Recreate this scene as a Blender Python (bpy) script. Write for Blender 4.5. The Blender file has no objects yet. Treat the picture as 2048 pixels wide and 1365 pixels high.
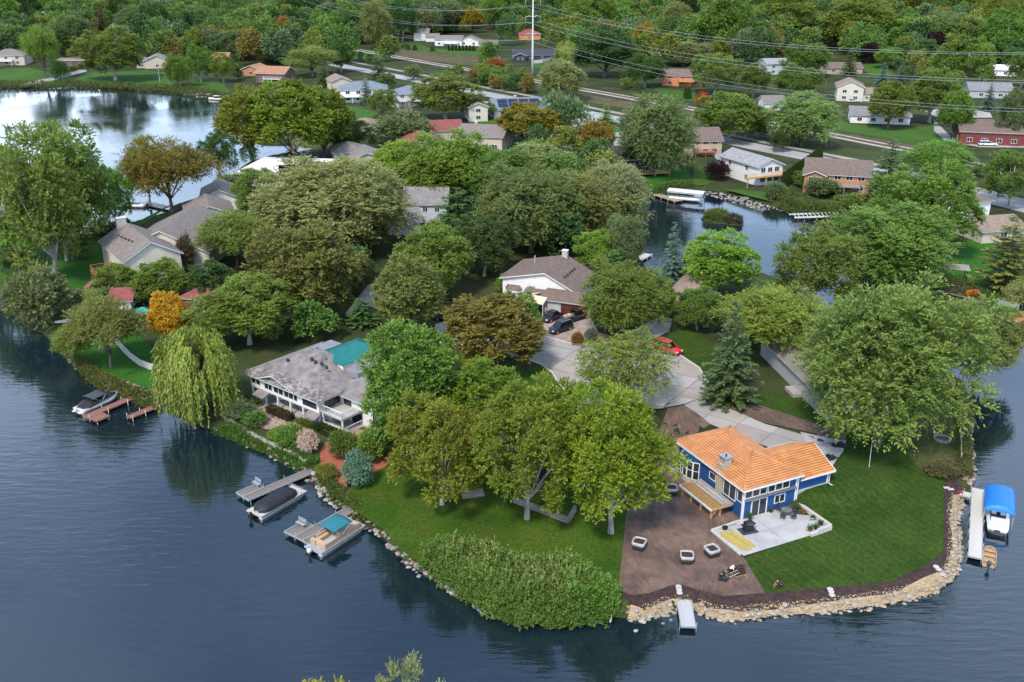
import bpy, bmesh, math, random
import numpy as np
from mathutils import Vector, Matrix
from mathutils.geometry import tessellate_polygon
R = math.radians
rnd = random.Random(7)

# ------------------------------------------------------------------ camera
S = bpy.context.scene
FPX, TH, CAMH, CX, CY = 1950.0, R(21.7), 60.0, 1024.0, 682.5
cth, sth = math.cos(TH), math.sin(TH)
cd = bpy.data.cameras.new('camera'); cam = bpy.data.objects.new('camera', cd)
S.collection.objects.link(cam); S.camera = cam
cd.sensor_width = 36; cd.lens = FPX / 2048 * 36; cd.clip_start = 1; cd.clip_end = 20000
cam.location = (0, 0, CAMH); cam.rotation_euler = (math.pi / 2 - TH, 0, 0)

# ------------------------------------------------------------------ sky and sun
CLOUD_SHIFT = (.9, 0, .3)
SUN_EL, SUN_AZ = 52, 205          # azimuth: compass direction the light comes from, 180 = behind the camera
wd = bpy.data.worlds.new('World'); S.world = wd; wd.use_nodes = True
nt = wd.node_tree; nt.nodes.clear()
n = nt.nodes.new
out = n('ShaderNodeOutputWorld'); bg = n('ShaderNodeBackground'); sky = n('ShaderNodeTexSky')
sky.sky_type = 'NISHITA'; sky.sun_disc = False
sky.sun_elevation = R(SUN_EL); sky.sun_rotation = R(SUN_AZ)
sky.air_density = 1.0; sky.dust_density = .6; sky.ozone_density = 3.0
tc = n('ShaderNodeTexCoord'); mp = n('ShaderNodeMapping'); mp.inputs['Scale'].default_value = (1, 1, 2.6)
no = n('ShaderNodeTexNoise'); no.inputs['Scale'].default_value = 1.7; no.inputs['Detail'].default_value = 5
rp = n('ShaderNodeValToRGB'); rp.color_ramp.elements[0].position = .36; rp.color_ramp.elements[1].position = .66
rp.color_ramp.elements[0].color = (.1, .1, .1, 1); rp.color_ramp.elements[1].color = (1, 1, 1, 1)
mx = n('ShaderNodeMix'); mx.data_type = 'RGBA'
mx.inputs[7].default_value = (8.4, 10.2, 12.8, 1)      # pale cloud, in the sky texture's own units
mp.inputs['Location'].default_value = CLOUD_SHIFT
sx = n('ShaderNodeSeparateXYZ'); mr = n('ShaderNodeMapRange'); mr.inputs[1].default_value = .04; mr.inputs[2].default_value = .62; mr.inputs[3].default_value = 1.35; mr.inputs[4].default_value = .30
mm = n('ShaderNodeMath'); mm.operation = 'MULTIPLY'; mm.use_clamp = True
L = nt.links.new
L(tc.outputs['Generated'], mp.inputs[0]); L(mp.outputs[0], no.inputs[0]); L(no.outputs[0], rp.inputs[0])
L(tc.outputs['Generated'], sx.inputs[0]); L(sx.outputs[2], mr.inputs[0]); L(rp.outputs[0], mm.inputs[0]); L(mr.outputs[0], mm.inputs[1])
L(mm.outputs[0], mx.inputs[0]); L(sky.outputs[0], mx.inputs[6]); L(mx.outputs[2], bg.inputs[0])
bg.inputs[1].default_value = .088; L(bg.outputs[0], out.inputs[0])
sl = bpy.data.lights.new('sun', 'SUN'); so = bpy.data.objects.new('sun', sl); S.collection.objects.link(so)
sl.energy = 1.5; sl.angle = R(10); sl.color = (1, .89, .76)
_d = Vector((math.sin(R(SUN_AZ)) * math.cos(R(SUN_EL)), math.cos(R(SUN_AZ)) * math.cos(R(SUN_EL)), math.sin(R(SUN_EL))))
so.rotation_euler = (-_d).to_track_quat('-Z', 'Y').to_euler()
S.view_settings.view_transform = 'Standard'; S.view_settings.look = 'None'
S.view_settings.exposure = 1.6; S.view_settings.gamma = 1
cy = S.cycles
cy.max_bounces = 5; cy.diffuse_bounces = 2; cy.glossy_bounces = 3; cy.transmission_bounces = 2; cy.transparent_max_bounces = 4
cy.caustics_reflective = False; cy.caustics_refractive = False

# ------------------------------------------------------------------ helpers
GZ = 1.0
_sm = lambda t: (lambda q: q*q*(3-2*q))(np.clip(t, 0, 1))
HB = (25.75, 94.15, R(25.5))      # the orange roofed house: wall corner and turn; the ground behind it is a storey higher
def rise(x, y):
    dx, dy = x-HB[0], y-HB[1]; lx = dx*math.cos(HB[2])+dy*math.sin(HB[2]); ly = -dx*math.sin(HB[2])+dy*math.cos(HB[2])
    return 1.35*_sm((lx-5.9)/3.2)*_sm((ly+3.4)/3.6)*_sm((26-lx)/12)*_sm((34-ly)/14)
def gh(x, y): return GZ + float(rise(x, y))
def G(px, py, z=None):
    u = (px - CX) / FPX; v = (py - CY) / FPX; zz = GZ if z is None else z
    for _ in range(1 if z is not None else 5):
        t = (zz - CAMH) / (-sth - v * cth); X, Y = u * t, (cth - v * sth) * t
        if z is None: zz = gh(X, Y)
    return (X, Y, zz)
def XY(px, py, z=None): return G(px, py, z)[:2]
def HT(px, pyb, pyt, zb=GZ):
    y = G(px, pyb, zb)[1]; v = (pyt - CY) / FPX
    return CAMH - y * (sth + v * cth) / (cth - v * sth) - zb
def MPP(px, py, z=GZ):
    y = G(px, py, z)[1]; return (y * cth + (CAMH - z) * sth) / FPX

def link(o, parent=None):
    S.collection.objects.link(o)
    if parent is not None: o.parent = parent
    return o
def tag(o, label=None, cat=None, group=None, kind=None):
    if label: o['label'] = label
    if cat: o['category'] = cat
    if group: o['group'] = group
    if kind: o['kind'] = kind
    return o
def empty(name, loc, rz=0.0, label=None, cat=None, group=None):
    o = bpy.data.objects.new(name, None); link(o); o.empty_display_size = .5
    o.location = loc; o.rotation_euler = (0, 0, rz)
    return tag(o, label, cat, group)
def mesh_obj(name, verts, faces, mat, parent=None, smooth=False, loc=None, rz=None):
    me = bpy.data.meshes.new(name); me.from_pydata([tuple(v) for v in verts], [], [tuple(f) for f in faces])
    if mat is not None: me.materials.append(mat)
    if smooth: me.polygons.foreach_set('use_smooth', [True] * len(me.polygons))
    o = link(bpy.data.objects.new(name, me), parent)
    if loc is not None: o.location = loc
    if rz is not None: o.rotation_euler = (0, 0, rz)
    return o
class MB:
    """collects boxes, prisms, tubes into one mesh"""
    def __init__(s): s.v = []; s.f = []
    def add(s, vs, fs):
        b = len(s.v); s.v += [tuple(v) for v in vs]; s.f += [tuple(b + i for i in f) for f in fs]; return s
    def box(s, x0, y0, z0, x1, y1, z1):
        return s.add([(x0,y0,z0),(x1,y0,z0),(x1,y1,z0),(x0,y1,z0),(x0,y0,z1),(x1,y0,z1),(x1,y1,z1),(x0,y1,z1)],
                     [(0,3,2,1),(4,5,6,7),(0,1,5,4),(1,2,6,5),(2,3,7,6),(3,0,4,7)])
    def prism(s, poly, z0, z1):
        k = len(poly)
        if sum(poly[i][0]*poly[(i+1)%k][1]-poly[(i+1)%k][0]*poly[i][1] for i in range(k)) < 0: poly = poly[::-1]
        vs = [(p[0],p[1],z0) for p in poly] + [(p[0],p[1],z1) for p in poly]
        fs = [tuple(range(k))[::-1], tuple(range(k, 2*k))] + [(i,(i+1)%k,k+(i+1)%k,k+i) for i in range(k)]
        return s.add(vs, fs)
    def slab(s, quad, t):
        """polygon in space thickened along its normal, downwards"""
        q = [Vector(p) for p in quad]; nn = (q[1]-q[0]).cross(q[2]-q[0]).normalized()
        if nn.z < 0: q = q[::-1]; nn = -nn
        k = len(q); vs = q + [p - nn*t for p in q]
        return s.add(vs, [tuple(range(k)), tuple(range(k,2*k))[::-1]] + [(i,k+i,k+(i+1)%k,(i+1)%k) for i in range(k)])
    def tube(s, pts, rad, k=6, cap=True):
        pts = [Vector(p) for p in pts]; m = len(pts)
        if not hasattr(rad, '__len__'): rad = [rad]*m
        vs = []; up = Vector((0,0,1))
        for i, p in enumerate(pts):
            d = (pts[min(i+1,m-1)] - pts[max(i-1,0)]).normalized()
            a = d.cross(up if abs(d.z) < .95 else Vector((1,0,0))).normalized(); b = a.cross(d)
            vs += [p + (a*math.cos(2*math.pi*j/k) + b*math.sin(2*math.pi*j/k))*rad[i] for j in range(k)]
        fs = [(i*k+j, (i+1)*k+j, (i+1)*k+(j+1)%k, i*k+(j+1)%k) for i in range(m-1) for j in range(k)]
        if cap: fs += [tuple(range(k)), tuple(range((m-1)*k, m*k))[::-1]]
        return s.add(vs, fs)
    def loft(s, rings, close=True, cap=True):
        k = len(rings[0]); vs = [p for r in rings for p in r]; fs = []
        for i in range(len(rings)-1):
            for j in range(k if close else k-1):
                fs.append((i*k+j, i*k+(j+1)%k, (i+1)*k+(j+1)%k, (i+1)*k+j))
        if cap: fs += [tuple(range(k))[::-1], tuple(range((len(rings)-1)*k, len(rings)*k))]
        return s.add(vs, fs)
    def blob(s, c, r, seg=8, rings=6, jit=0, rg=rnd):
        vs = []; 
        for i in range(rings+1):
            t = math.pi*i/rings
            for j in range(seg):
                p = 2*math.pi*j/seg; q = 1+rg.uniform(-jit,jit)
                vs.append((c[0]+r[0]*q*math.sin(t)*math.cos(p), c[1]+r[1]*q*math.sin(t)*math.sin(p), c[2]+r[2]*q*math.cos(t)))
        fs = [(i*seg+j, (i+1)*seg+j, (i+1)*seg+(j+1)%seg, i*seg+(j+1)%seg) for i in range(rings) for j in range(seg)]
        return s.add(vs, fs)
    def obj(s, name, mat, parent=None, smooth=False, loc=None, rz=None):
        return mesh_obj(name, s.v, s.f, mat, parent, smooth, loc, rz)
def bevel(o, w=.02, seg=2):
    m = o.modifiers.new('bevel', 'BEVEL'); m.width = w; m.segments = seg; m.limit_method = 'ANGLE'; return o

# ------------------------------------------------------------------ materials
MATS = {}
def mat(name, col, col2=None, scale=1.0, rough=.8, bump=0.0, bscale=None, metal=0.0, spec=.4, stretch=None, detail=4, contrast=(.35,.65)):
    """Principled surface with a noise mix of two colours and noise relief, in object space"""
    if name in MATS: return MATS[name]
    m = bpy.data.materials.new(name); m.use_nodes = True; t = m.node_tree; b = t.nodes['Principled BSDF']
    b.inputs['Roughness'].default_value = rough; b.inputs['Metallic'].default_value = metal
    b.inputs['Specular IOR Level'].default_value = spec
    co = t.nodes.new('ShaderNodeTexCoord'); src = co.outputs['Object']
    if stretch:
        q = t.nodes.new('ShaderNodeMapping'); q.inputs['Scale'].default_value = stretch; t.links.new(src, q.inputs[0]); src = q.outputs[0]
    if col2 is None: col2 = tuple(c*.8 for c in col)
    nz = t.nodes.new('ShaderNodeTexNoise'); nz.inputs['Scale'].default_value = scale; nz.inputs['Detail'].default_value = detail
    cr = t.nodes.new('ShaderNodeValToRGB'); e = cr.color_ramp.elements
    e[0].position, e[1].position = contrast; e[0].color = (*col2, 1); e[1].color = (*col, 1)
    t.links.new(src, nz.inputs[0]); t.links.new(nz.outputs[0], cr.inputs[0]); t.links.new(cr.outputs[0], b.inputs['Base Color'])
    if bump:
        n2 = t.nodes.new('ShaderNodeTexNoise'); n2.inputs['Scale'].default_value = bscale or scale*4; n2.inputs['Detail'].default_value = 3
        bp = t.nodes.new('ShaderNodeBump'); bp.inputs['Strength'].default_value = bump; bp.inputs['Distance'].default_value = .1
        t.links.new(src, n2.inputs[0]); t.links.new(n2.outputs[0], bp.inputs['Height']); t.links.new(bp.outputs[0], b.inputs['Normal'])
    MATS[name] = m; return m
def shingle(name, col, col2, row=.28, brick=.5):
    """roof covering: brick pattern in object space gives each shingle its own tone"""
    if name in MATS: return MATS[name]
    m = mat(name, col, col2, 3.0, .9, .3, 9)
    return m
def leafmat(name, trans=.42):
    m = bpy.data.materials.new(name); m.use_nodes = True; t = m.node_tree; t.nodes.remove(t.nodes['Principled BSDF'])
    o = t.nodes['Material Output']; nn = t.nodes.new; l = t.links.new
    oi = nn('ShaderNodeObjectInfo'); at = nn('ShaderNodeAttribute'); at.attribute_name = 'tint'
    cr = nn('ShaderNodeValToRGB'); e = cr.color_ramp.elements
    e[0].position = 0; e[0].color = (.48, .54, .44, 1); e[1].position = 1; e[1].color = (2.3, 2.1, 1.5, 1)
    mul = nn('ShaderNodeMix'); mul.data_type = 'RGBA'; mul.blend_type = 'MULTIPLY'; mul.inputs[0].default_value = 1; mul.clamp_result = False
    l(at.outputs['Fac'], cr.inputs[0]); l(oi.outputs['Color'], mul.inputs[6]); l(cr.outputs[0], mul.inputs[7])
    p = nn('ShaderNodeBsdfPrincipled'); p.inputs['Roughness'].default_value = .55; p.inputs['Specular IOR Level'].default_value = .25
    tr = nn('ShaderNodeBsdfTranslucent'); ms = nn('ShaderNodeMixShader'); ms.inputs[0].default_value = trans
    l(mul.outputs[2], p.inputs['Base Color']); l(mul.outputs[2], tr.inputs[0])
    l(p.outputs[0], ms.inputs[1]); l(tr.outputs[0], ms.inputs[2]); l(ms.outputs[0], o.inputs[0])
    return m
M_LEAF = leafmat('leaves')
M_BARK = mat('bark', (.17,.145,.12), (.08,.065,.05), 2, .95, .6, 8, stretch=(1,1,.25))
M_PALEBARK = mat('pale_bark', (.42,.39,.35), (.22,.2,.18), 2, .95, .5, 8, stretch=(1,1,.25))
WHITE = mat('white_paint', (.66,.66,.64), (.58,.58,.56), .6, .55)
GLASS = mat('window_glass', (.015,.018,.022), (.03,.035,.04), .4, .06, spec=.6)
# ------------------------------------------------------------------ water and ground
WATER_NEAR = [(-400,540),(-150,562),(0,578),(25,594),(38,640),(60,660),(85,664),(112,687),(140,720),(170,750),(205,775),(225,786),(270,797),(292,808),(312,815),
 (410,853),(430,860),(490,885),(540,907),(590,933),(612,944),(625,962),(650,990),(680,1012),(712,1034),(735,1051),(757,1064),(782,1088),(800,1110),(835,1138),
 (870,1153),(905,1176),(940,1198),(970,1220),(1005,1236),(1080,1245),(1170,1242),(1215,1231),(1250,1233),(1282,1236),(1320,1226),(1350,1213),(1385,1214),(1415,1229),
 (1470,1237),(1550,1227),(1625,1222),(1712,1212),(1790,1200),(1868,1182),(1911,1149),(1920,1097),(1914,1035),(1924,1000),(1946,978),(1948,935),(1945,897),(1942,860),(1937,797),
 (1928,765),(1870,728),(1780,695),(1700,668),(1655,650),(1628,625),(1600,590),(1560,560),(1500,542),(1440,537),(1390,546),(1320,552),(1296,546),(1280,512),(1277,470),
 (1284,430),(1281,403),(1300,392),(1330,388),(1385,383),(1405,378),(1450,385),(1500,399),(1545,411),(1600,430),(1668,437),(1684,446),(1692,470),(1684,510),(1695,545),
 (1708,575),(1735,600),(1790,602),(1860,592),(1930,602),(1990,622),(2048,630),(2300,660)]
WATER_FAR = [(-500,168),(0,174),(150,173),(240,176),(330,182),(400,189),(445,201),(468,228),(480,262),(505,286),(600,291),(640,297),(600,306),(545,312),(490,330),(445,362),(415,392),
 (340,416),(332,428),(280,443),(240,456),(190,470),(120,480),(40,474),(0,472),(-300,470),(-700,455)]
wn = [XY(a, b, .15) for a, b in WATER_NEAR] + [(260,150),(260,52),(60,57.5),(20,56.5),(-20,57),(-60,56.5),(-260,54),(-330,150)]
wf = [XY(a, b, .15) for a, b in WATER_FAR]
ISLE = XY(1432, 440, .1), XY(1468, 446, .1)
def sdist(P, poly):
    """signed distance, negative inside"""
    q = np.array(poly); a = q; b = np.roll(q, -1, 0)
    dm = np.full(len(P), 1e9); ins = np.zeros(len(P), bool)
    for (ax, ay), (bx, by) in zip(a, b):
        dx, dy = bx-ax, by-ay; t = np.clip(((P[:,0]-ax)*dx + (P[:,1]-ay)*dy) / (dx*dx+dy*dy+1e-9), 0, 1)
        dm = np.minimum(dm, np.hypot(P[:,0]-ax-t*dx, P[:,1]-ay-t*dy))
        c = ((ay > P[:,1]) != (by > P[:,1])) & (P[:,0] < dx*(P[:,1]-ay)/(dy if dy else 1e-9) + ax); ins ^= c
    return np.where(ins, -dm, dm)
def land_dist(P):
    d = np.minimum(sdist(P, wn), sdist(P, wf))
    for (ix, iy), r in zip(ISLE, (3.6, 2.2)):
        d = np.maximum(d, r - np.hypot(P[:,0]-ix, (P[:,1]-iy)*1.0))
    return d
def graded(lo, a, b, hi, fine, grow):
    xs = list(np.arange(a, b, fine)); st = fine; x = xs[-1]
    while x < hi: st *= grow; x += st; xs.append(x)
    st = fine; x = a; pre = []
    while x > lo: st *= grow; x -= st; pre.append(x)
    return np.array(pre[::-1] + xs)
xs = graded(-3200, -150, 110, 3200, 1.15, 1.07); ys = graded(30, 50, 250, 5200, 1.15, 1.035)
XX, YY = np.meshgrid(xs, ys); PP = np.stack([XX.ravel(), YY.ravel()], 1)
dd = land_dist(PP); t = np.clip((dd + 1.6) / 3.0, 0, 1); zz = -1.0 + 2.0 * t*t*(3-2*t) + rise(PP[:,0], PP[:,1])*np.clip(dd/6,0,1)
nx, ny = len(xs), len(ys)
idx = np.arange(nx*ny).reshape(ny, nx)
fq = np.stack([idx[:-1,:-1].ravel(), idx[:-1,1:].ravel(), idx[1:,1:].ravel(), idx[1:,:-1].ravel()], 1)
def np_mesh(name, v, f, mats, smooth=False):
    me = bpy.data.meshes.new(name); k = f.shape[1]
    me.vertices.add(len(v)); me.vertices.foreach_set('co', np.asarray(v, np.float32).ravel())
    me.loops.add(f.size); me.loops.foreach_set('vertex_index', f.astype(np.int32).ravel())
    me.polygons.add(len(f)); me.polygons.foreach_set('loop_start', np.arange(0, f.size, k, dtype=np.int32))
    me.polygons.foreach_set('loop_total', np.full(len(f), k, np.int32))
    if smooth: me.polygons.foreach_set('use_smooth', np.ones(len(f), bool))
    me.update(calc_edges=True)
    for m_ in (mats if isinstance(mats, (list, tuple)) else [mats]): me.materials.append(m_)
    return me
def grass(name, a, b, c, big=.05, mid=.6, stripe=None, yellow=.5):
    """lawn: broad patches, tufts and mowing lines"""
    m = bpy.data.materials.new(name); m.use_nodes = True; t = m.node_tree; nn = t.nodes.new; l = t.links.new
    bs = t.nodes['Principled BSDF']; bs.inputs['Roughness'].default_value = .95; bs.inputs['Specular IOR Level'].default_value = .1
    co = nn('ShaderNodeTexCoord')
    def noise(sc, det=4, dist=0):
        q = nn('ShaderNodeTexNoise'); q.inputs['Scale'].default_value = sc; q.inputs['Detail'].default_value = det; q.inputs['Distortion'].default_value = dist
        l(co.outputs['Object'], q.inputs[0]); return q.outputs[0]
    def ramp(src, p0, c0, p1, c1):
        q = nn('ShaderNodeValToRGB'); q.color_ramp.elements[0].position = p0; q.color_ramp.elements[1].position = p1
        q.color_ramp.elements[0].color = (*c0, 1); q.color_ramp.elements[1].color = (*c1, 1); l(src, q.inputs[0]); return q.outputs[0]
    def mix(f, x, y, mode='MIX'):
        q = nn('ShaderNodeMix'); q.data_type = 'RGBA'; q.blend_type = mode
        if isinstance(f, float): q.inputs[0].default_value = f
        else: l(f, q.inputs[0])
        l(x, q.inputs[6]); l(y, q.inputs[7]); return q.outputs[2]
    base = ramp(noise(big, 5, .6), .38, a, .64, b)
    tuft = ramp(noise(mid, 6), .42, (0,0,0), .7, (1,1,1))
    dry = nn('ShaderNodeRGB'); dry.outputs[0].default_value = (*c, 1)
    sc = nn('ShaderNodeMath'); sc.operation = 'MULTIPLY'; sc.inputs[1].default_value = yellow; l(tuft, sc.inputs[0])
    colr = mix(sc.outputs[0], base, dry.outputs[0])
    fine = ramp(noise(3.2, 5), .3, (.62,.62,.62), .72, (1.25,1.25,1.25))
    colr = mix(1.0, colr, fine, 'MULTIPLY')
    if stripe:
        ang, wl, amt = stripe
        mpn = nn('ShaderNodeMapping'); mpn.inputs['Rotation'].default_value = (0, 0, ang); l(co.outputs['Object'], mpn.inputs[0])
        wv = nn('ShaderNodeTexWave'); wv.inputs['Scale'].default_value = 1/wl*.5*2*math.pi/ (2*math.pi); wv.inputs['Distortion'].default_value = 2.6; wv.inputs['Detail Scale'].default_value = .35; wv.inputs['Detail'].default_value = 3
        l(mpn.outputs[0], wv.inputs[0])
        st_ = ramp(wv.outputs['Fac'], .2, (1-amt,)*3, .8, (1+amt,)*3); colr = mix(1.0, colr, st_, 'MULTIPLY')
    l(colr, bs.inputs['Base Color'])
    bp = nn('ShaderNodeBump'); bp.inputs['Strength'].default_value = .7; bp.inputs['Distance'].default_value = .12; l(noise(5, 5), bp.inputs['Height']); l(bp.outputs[0], bs.inputs['Normal'])
    MATS[name] = m; return m
M_GROUND = grass('woodland_ground', (.022,.036,.012), (.05,.075,.022), (.07,.055,.032), .07, .35, None, .55)
ground = bpy.data.objects.new('ground', np_mesh('ground', np.column_stack([PP, zz]), fq, M_GROUND, True)); link(ground); tag(ground, kind='structure')

def watermat():
    m = bpy.data.materials.new('lake_water'); m.use_nodes = True; t = m.node_tree; nn = t.nodes.new; l = t.links.new
    b = t.nodes['Principled BSDF']; b.inputs['Base Color'].default_value = (.005,.013,.020,1)
    b.inputs['Roughness'].default_value = .02; b.inputs['IOR'].default_value = 1.85; b.inputs['Specular IOR Level'].default_value = .5
    co = nn('ShaderNodeTexCoord')
    def noise(sc, det, st, rot=0):
        q = nn('ShaderNodeMapping'); q.inputs['Scale'].default_value = st; q.inputs['Rotation'].default_value = (0,0,rot); l(co.outputs['Object'], q.inputs[0])
        z = nn('ShaderNodeTexNoise'); z.inputs['Scale'].default_value = sc; z.inputs['Detail'].default_value = det; z.inputs['Distortion'].default_value = .5; l(q.outputs[0], z.inputs[0]); return z.outputs[0]
    a = noise(.85, 3, (.33, 1.5, 1), .32); c = noise(2.6, 3, (.6, 1.4, 1), .1); big = noise(.03, 3, (1, 1, 1))
    rr = nn('ShaderNodeMapRange'); rr.inputs[1].default_value = .40; rr.inputs[2].default_value = .62; rr.inputs[3].default_value = .12; rr.inputs[4].default_value = 1.25; l(big, rr.inputs[0])
    m1 = nn('ShaderNodeMath'); m1.operation = 'MULTIPLY'; l(a, m1.inputs[0]); l(rr.outputs[0], m1.inputs[1])
    m2 = nn('ShaderNodeMath'); m2.operation = 'MULTIPLY_ADD'; m2.inputs[1].default_value = .06; l(c, m2.inputs[0]); l(m1.outputs[0], m2.inputs[2])
    bp = nn('ShaderNodeBump'); bp.inputs['Strength'].default_value = .42; bp.inputs['Distance'].default_value = .10
    l(m2.outputs[0], bp.inputs['Height']); l(bp.outputs[0], b.inputs['Normal'])
    return m
lake = mesh_obj('lake_water', [(-3000,20,0),(3000,20,0),(3000,900,0),(-3000,900,0)], [(0,1,2,3)], watermat()); tag(lake, kind='structure')

from mathutils.geometry import delaunay_2d_cdt
def flat(name, P, mat_, dz, parent=None):
    """sheet that follows the ground; P in world metres"""
    B = []
    for i, p in enumerate(P):
        q = P[(i+1) % len(P)]; k = max(1, int(math.hypot(q[0]-p[0], q[1]-p[1])/1.5)) if len(P) < 400 else 1
        B += [(p[0]+(q[0]-p[0])*j/k, p[1]+(q[1]-p[1])*j/k) for j in range(k)]
    A = np.array(B); lo, hi = A.min(0), A.max(0); pts = [Vector(p) for p in B]
    ctr = (lo+hi)/2
    if max(rise(A[:,0], A[:,1]).max(), rise(*ctr)) > .01:
        gx, gy = np.meshgrid(np.arange(lo[0], hi[0], 1.15), np.arange(lo[1], hi[1], 1.15)); g = np.stack([gx.ravel(), gy.ravel()], 1)
        pts += [Vector(p) for p in g[sdist(g, B) < -.35]]
    n0 = len(B)
    v2, e2, f2, *_ = delaunay_2d_cdt(pts, [], [list(range(n0))], 1, 1e-4)
    V = [(p.x, p.y, gh(p.x, p.y) + dz + (.06 if rise(p.x, p.y) > .004 else 0)) for p in v2]
    o = mesh_obj(name, V, f2, mat_, parent)
    for p_ in o.data.polygons:
        if p_.normal.z < 0: p_.flip()
    return o
def sheet(name, pts, mat_, dz, px=True, parent=None, kind='structure'):
    o = flat(name, [XY(a, b) for a, b in pts] if px else list(pts), mat_, dz, parent)
    if kind and parent is None: tag(o, kind=kind)
    return o
def strip(name, pts, w, mat_, dz, px=True, kind='structure', parent=None, ends=None):
    P = [Vector(XY(a, b)) for a, b in pts] if px else [Vector(p) for p in pts]
    vs = []; fs = []
    for i, p in enumerate(P):
        d = (P[min(i+1, len(P)-1)] - P[max(i-1, 0)]).normalized(); nr = Vector((-d.y, d.x)) * w/2
        vs += [(p.x+nr.x, p.y+nr.y, gh(p.x+nr.x, p.y+nr.y)+dz), (p.x-nr.x, p.y-nr.y, gh(p.x-nr.x, p.y-nr.y)+dz)]
        if i: k = 2*i; fs.append((k-2, k-1, k+1, k))
    o = mesh_obj(name, vs, fs, mat_, parent)
    if kind and parent is None: tag(o, kind=kind)
    return o
# ------------------------------------------------------------------ trees
def unit(a): return a / (np.linalg.norm(a, axis=-1, keepdims=True) + 1e-9)
def leaves(o, d, nrm, ln, wd):
    """rhombic leaves: base o, axis d, face normal ~nrm"""
    d = unit(d); s = unit(np.cross(d, nrm)); ln = np.reshape(ln, (-1,1)); wd = np.reshape(wd, (-1,1))
    mid = o + d*ln*.45
    v = np.stack([o, mid + s*wd*.5, o + d*ln, mid - s*wd*.5], 1).reshape(-1, 3)
    f = np.arange(len(v)).reshape(-1, 4); return v, f
def leaf_mesh(name, o, d, nrm, ln, wd, tint):
    v, f = leaves(o, d, nrm, ln, wd); me = np_mesh(name, v, f, M_LEAF)
    at = me.attributes.new('tint', 'FLOAT', 'FACE'); at.data.foreach_set('value', np.clip(tint, 0, 1).astype(np.float32)); return me
def sprays(rg, c, D, length, K, leaf, spread=.8, droop=.0, upn=.8):
    """K leaves along each twig from c in direction D"""
    n_ = len(c); length = np.broadcast_to(length, (n_,))
    t = (np.arange(K)+.5)/K; t = np.tile(t, (n_,1)) + rg.uniform(-.06,.06,(n_,K))
    side = unit(np.cross(D, np.array([0,0,1.]) + rg.normal(0,.35,(n_,3))))
    sg = np.where(np.arange(K)%2==0, 1., -1.); sg[-1] = 0
    o = c[:,None,:] + D[:,None,:]*(t*length[:,None])[...,None]
    o[...,2] -= droop*(t**2)*length[:,None]
    d = D[:,None,:]*.7 + side[:,None,:]*(sg*spread)[None,:,None] + rg.normal(0,.25,(n_,K,3)); d[...,2] -= droop*t
    nr = rg.normal(0,.45,(n_,K,3)); nr[...,2] += upn; nr += D[:,None,:]*.35
    ln = leaf*rg.uniform(.7,1.25,(n_,K))
    return o.reshape(-1,3), d.reshape(-1,3), nr.reshape(-1,3), ln.ravel()
def fib(n_, rg, zmin=-.6):
    i = np.arange(n_)+.5; z = 1 - i/n_*(1-zmin); ph = i*2.39996 + rg.uniform(0,6.28)
    r = np.sqrt(np.clip(1-z*z,0,1)); v = np.stack([r*np.cos(ph), r*np.sin(ph), z],1); return unit(v + rg.normal(0,.16,v.shape))
def broad(name, seed, H=16., Rr=6.5, trunk=.22, nclump=60, cr=.27, nspray=46, slen=1.1, leaf=.52, lw=.55, K=7, droop=0., up=.35, flat=1., zmin=-.55, gap=0., squash=(1,1), lump=.25, topy=0.):
    rg = np.random.default_rng(seed)
    zc = H*(trunk + (1-trunk)*.45); Rz = H - zc
    D = fib(nclump, rg, zmin); rad = rg.uniform(.74,1.0,nclump)*(1 + lump*np.sin(D[:,0]*3.1+seed)*np.cos(D[:,1]*2.7+seed*.7))
    inner = rg.random(nclump) < .2; rad = np.where(inner, rad*.6, rad)
    if gap: keep = rg.random(nclump) > gap; D, rad = D[keep], rad[keep]
    C = D*rad[:,None]*np.array([Rr*squash[0],Rr*squash[1],Rz])*(1-cr*.75); C[:,2] += zc
    C[:,2] = np.maximum(C[:,2], H*trunk*.75)
    nc = len(C); ci = np.repeat(np.arange(nc), nspray)
    rr = Rr*cr*rg.uniform(.75,1.25,nc)
    sd = unit(rg.normal(0,1,(len(ci),3)) + D[ci]*.55 + np.array([0,0,up]))
    o = C[ci] + sd*(rr[ci]*rg.uniform(.35,.95,len(ci)))[:,None]*np.array([1,1,flat])
    dirn = unit(sd + rg.normal(0,.3,sd.shape) + np.array([0,0,up*.5]))
    lo, ld, ln_, ll = sprays(rg, o, dirn, slen*rg.uniform(.6,1.2,len(ci)), K, leaf, droop=droop)
    ct = rg.uniform(0,1,nc)
    hz = (lo[:,2]/H)
    tint = .22 + .30*np.repeat(ct[ci],K) + .42*rg.random(len(lo)) + topy*np.clip(hz-.6,0,1)
    me = leaf_mesh(name+'_crown', lo, ld, ln_, ll, ll*lw, tint)
    # trunk and limbs
    mb = MB(); r0 = .019*H; fork = H*trunk*.95
    lean = rg.uniform(-.03,.03,2)*H
    mb.tube([(0,0,-.4),(0,0,0),(lean[0]*.3,lean[1]*.3,fork*.5),(lean[0],lean[1],fork),(lean[0]*1.2,lean[1]*1.2,zc+Rz*.3)], [r0*1.6,r0*1.3,r0,r0*.85,r0*.25], 7)
    pick = rg.choice(nc, min(13,nc), replace=False)
    for j in pick:
        e = C[j]; b0 = Vector((lean[0],lean[1],fork*rg.uniform(.85,1.25))); e = Vector(e); mdl = b0.lerp(e,.5) + Vector((0,0,.06*H*rg.uniform(-.3,1)))
        mb.tube([b0, mdl, e], [r0*.45, r0*.27, r0*.06], 5, False)
    return dict(crown=me, H=H, R=Rr, mb=mb)
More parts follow.
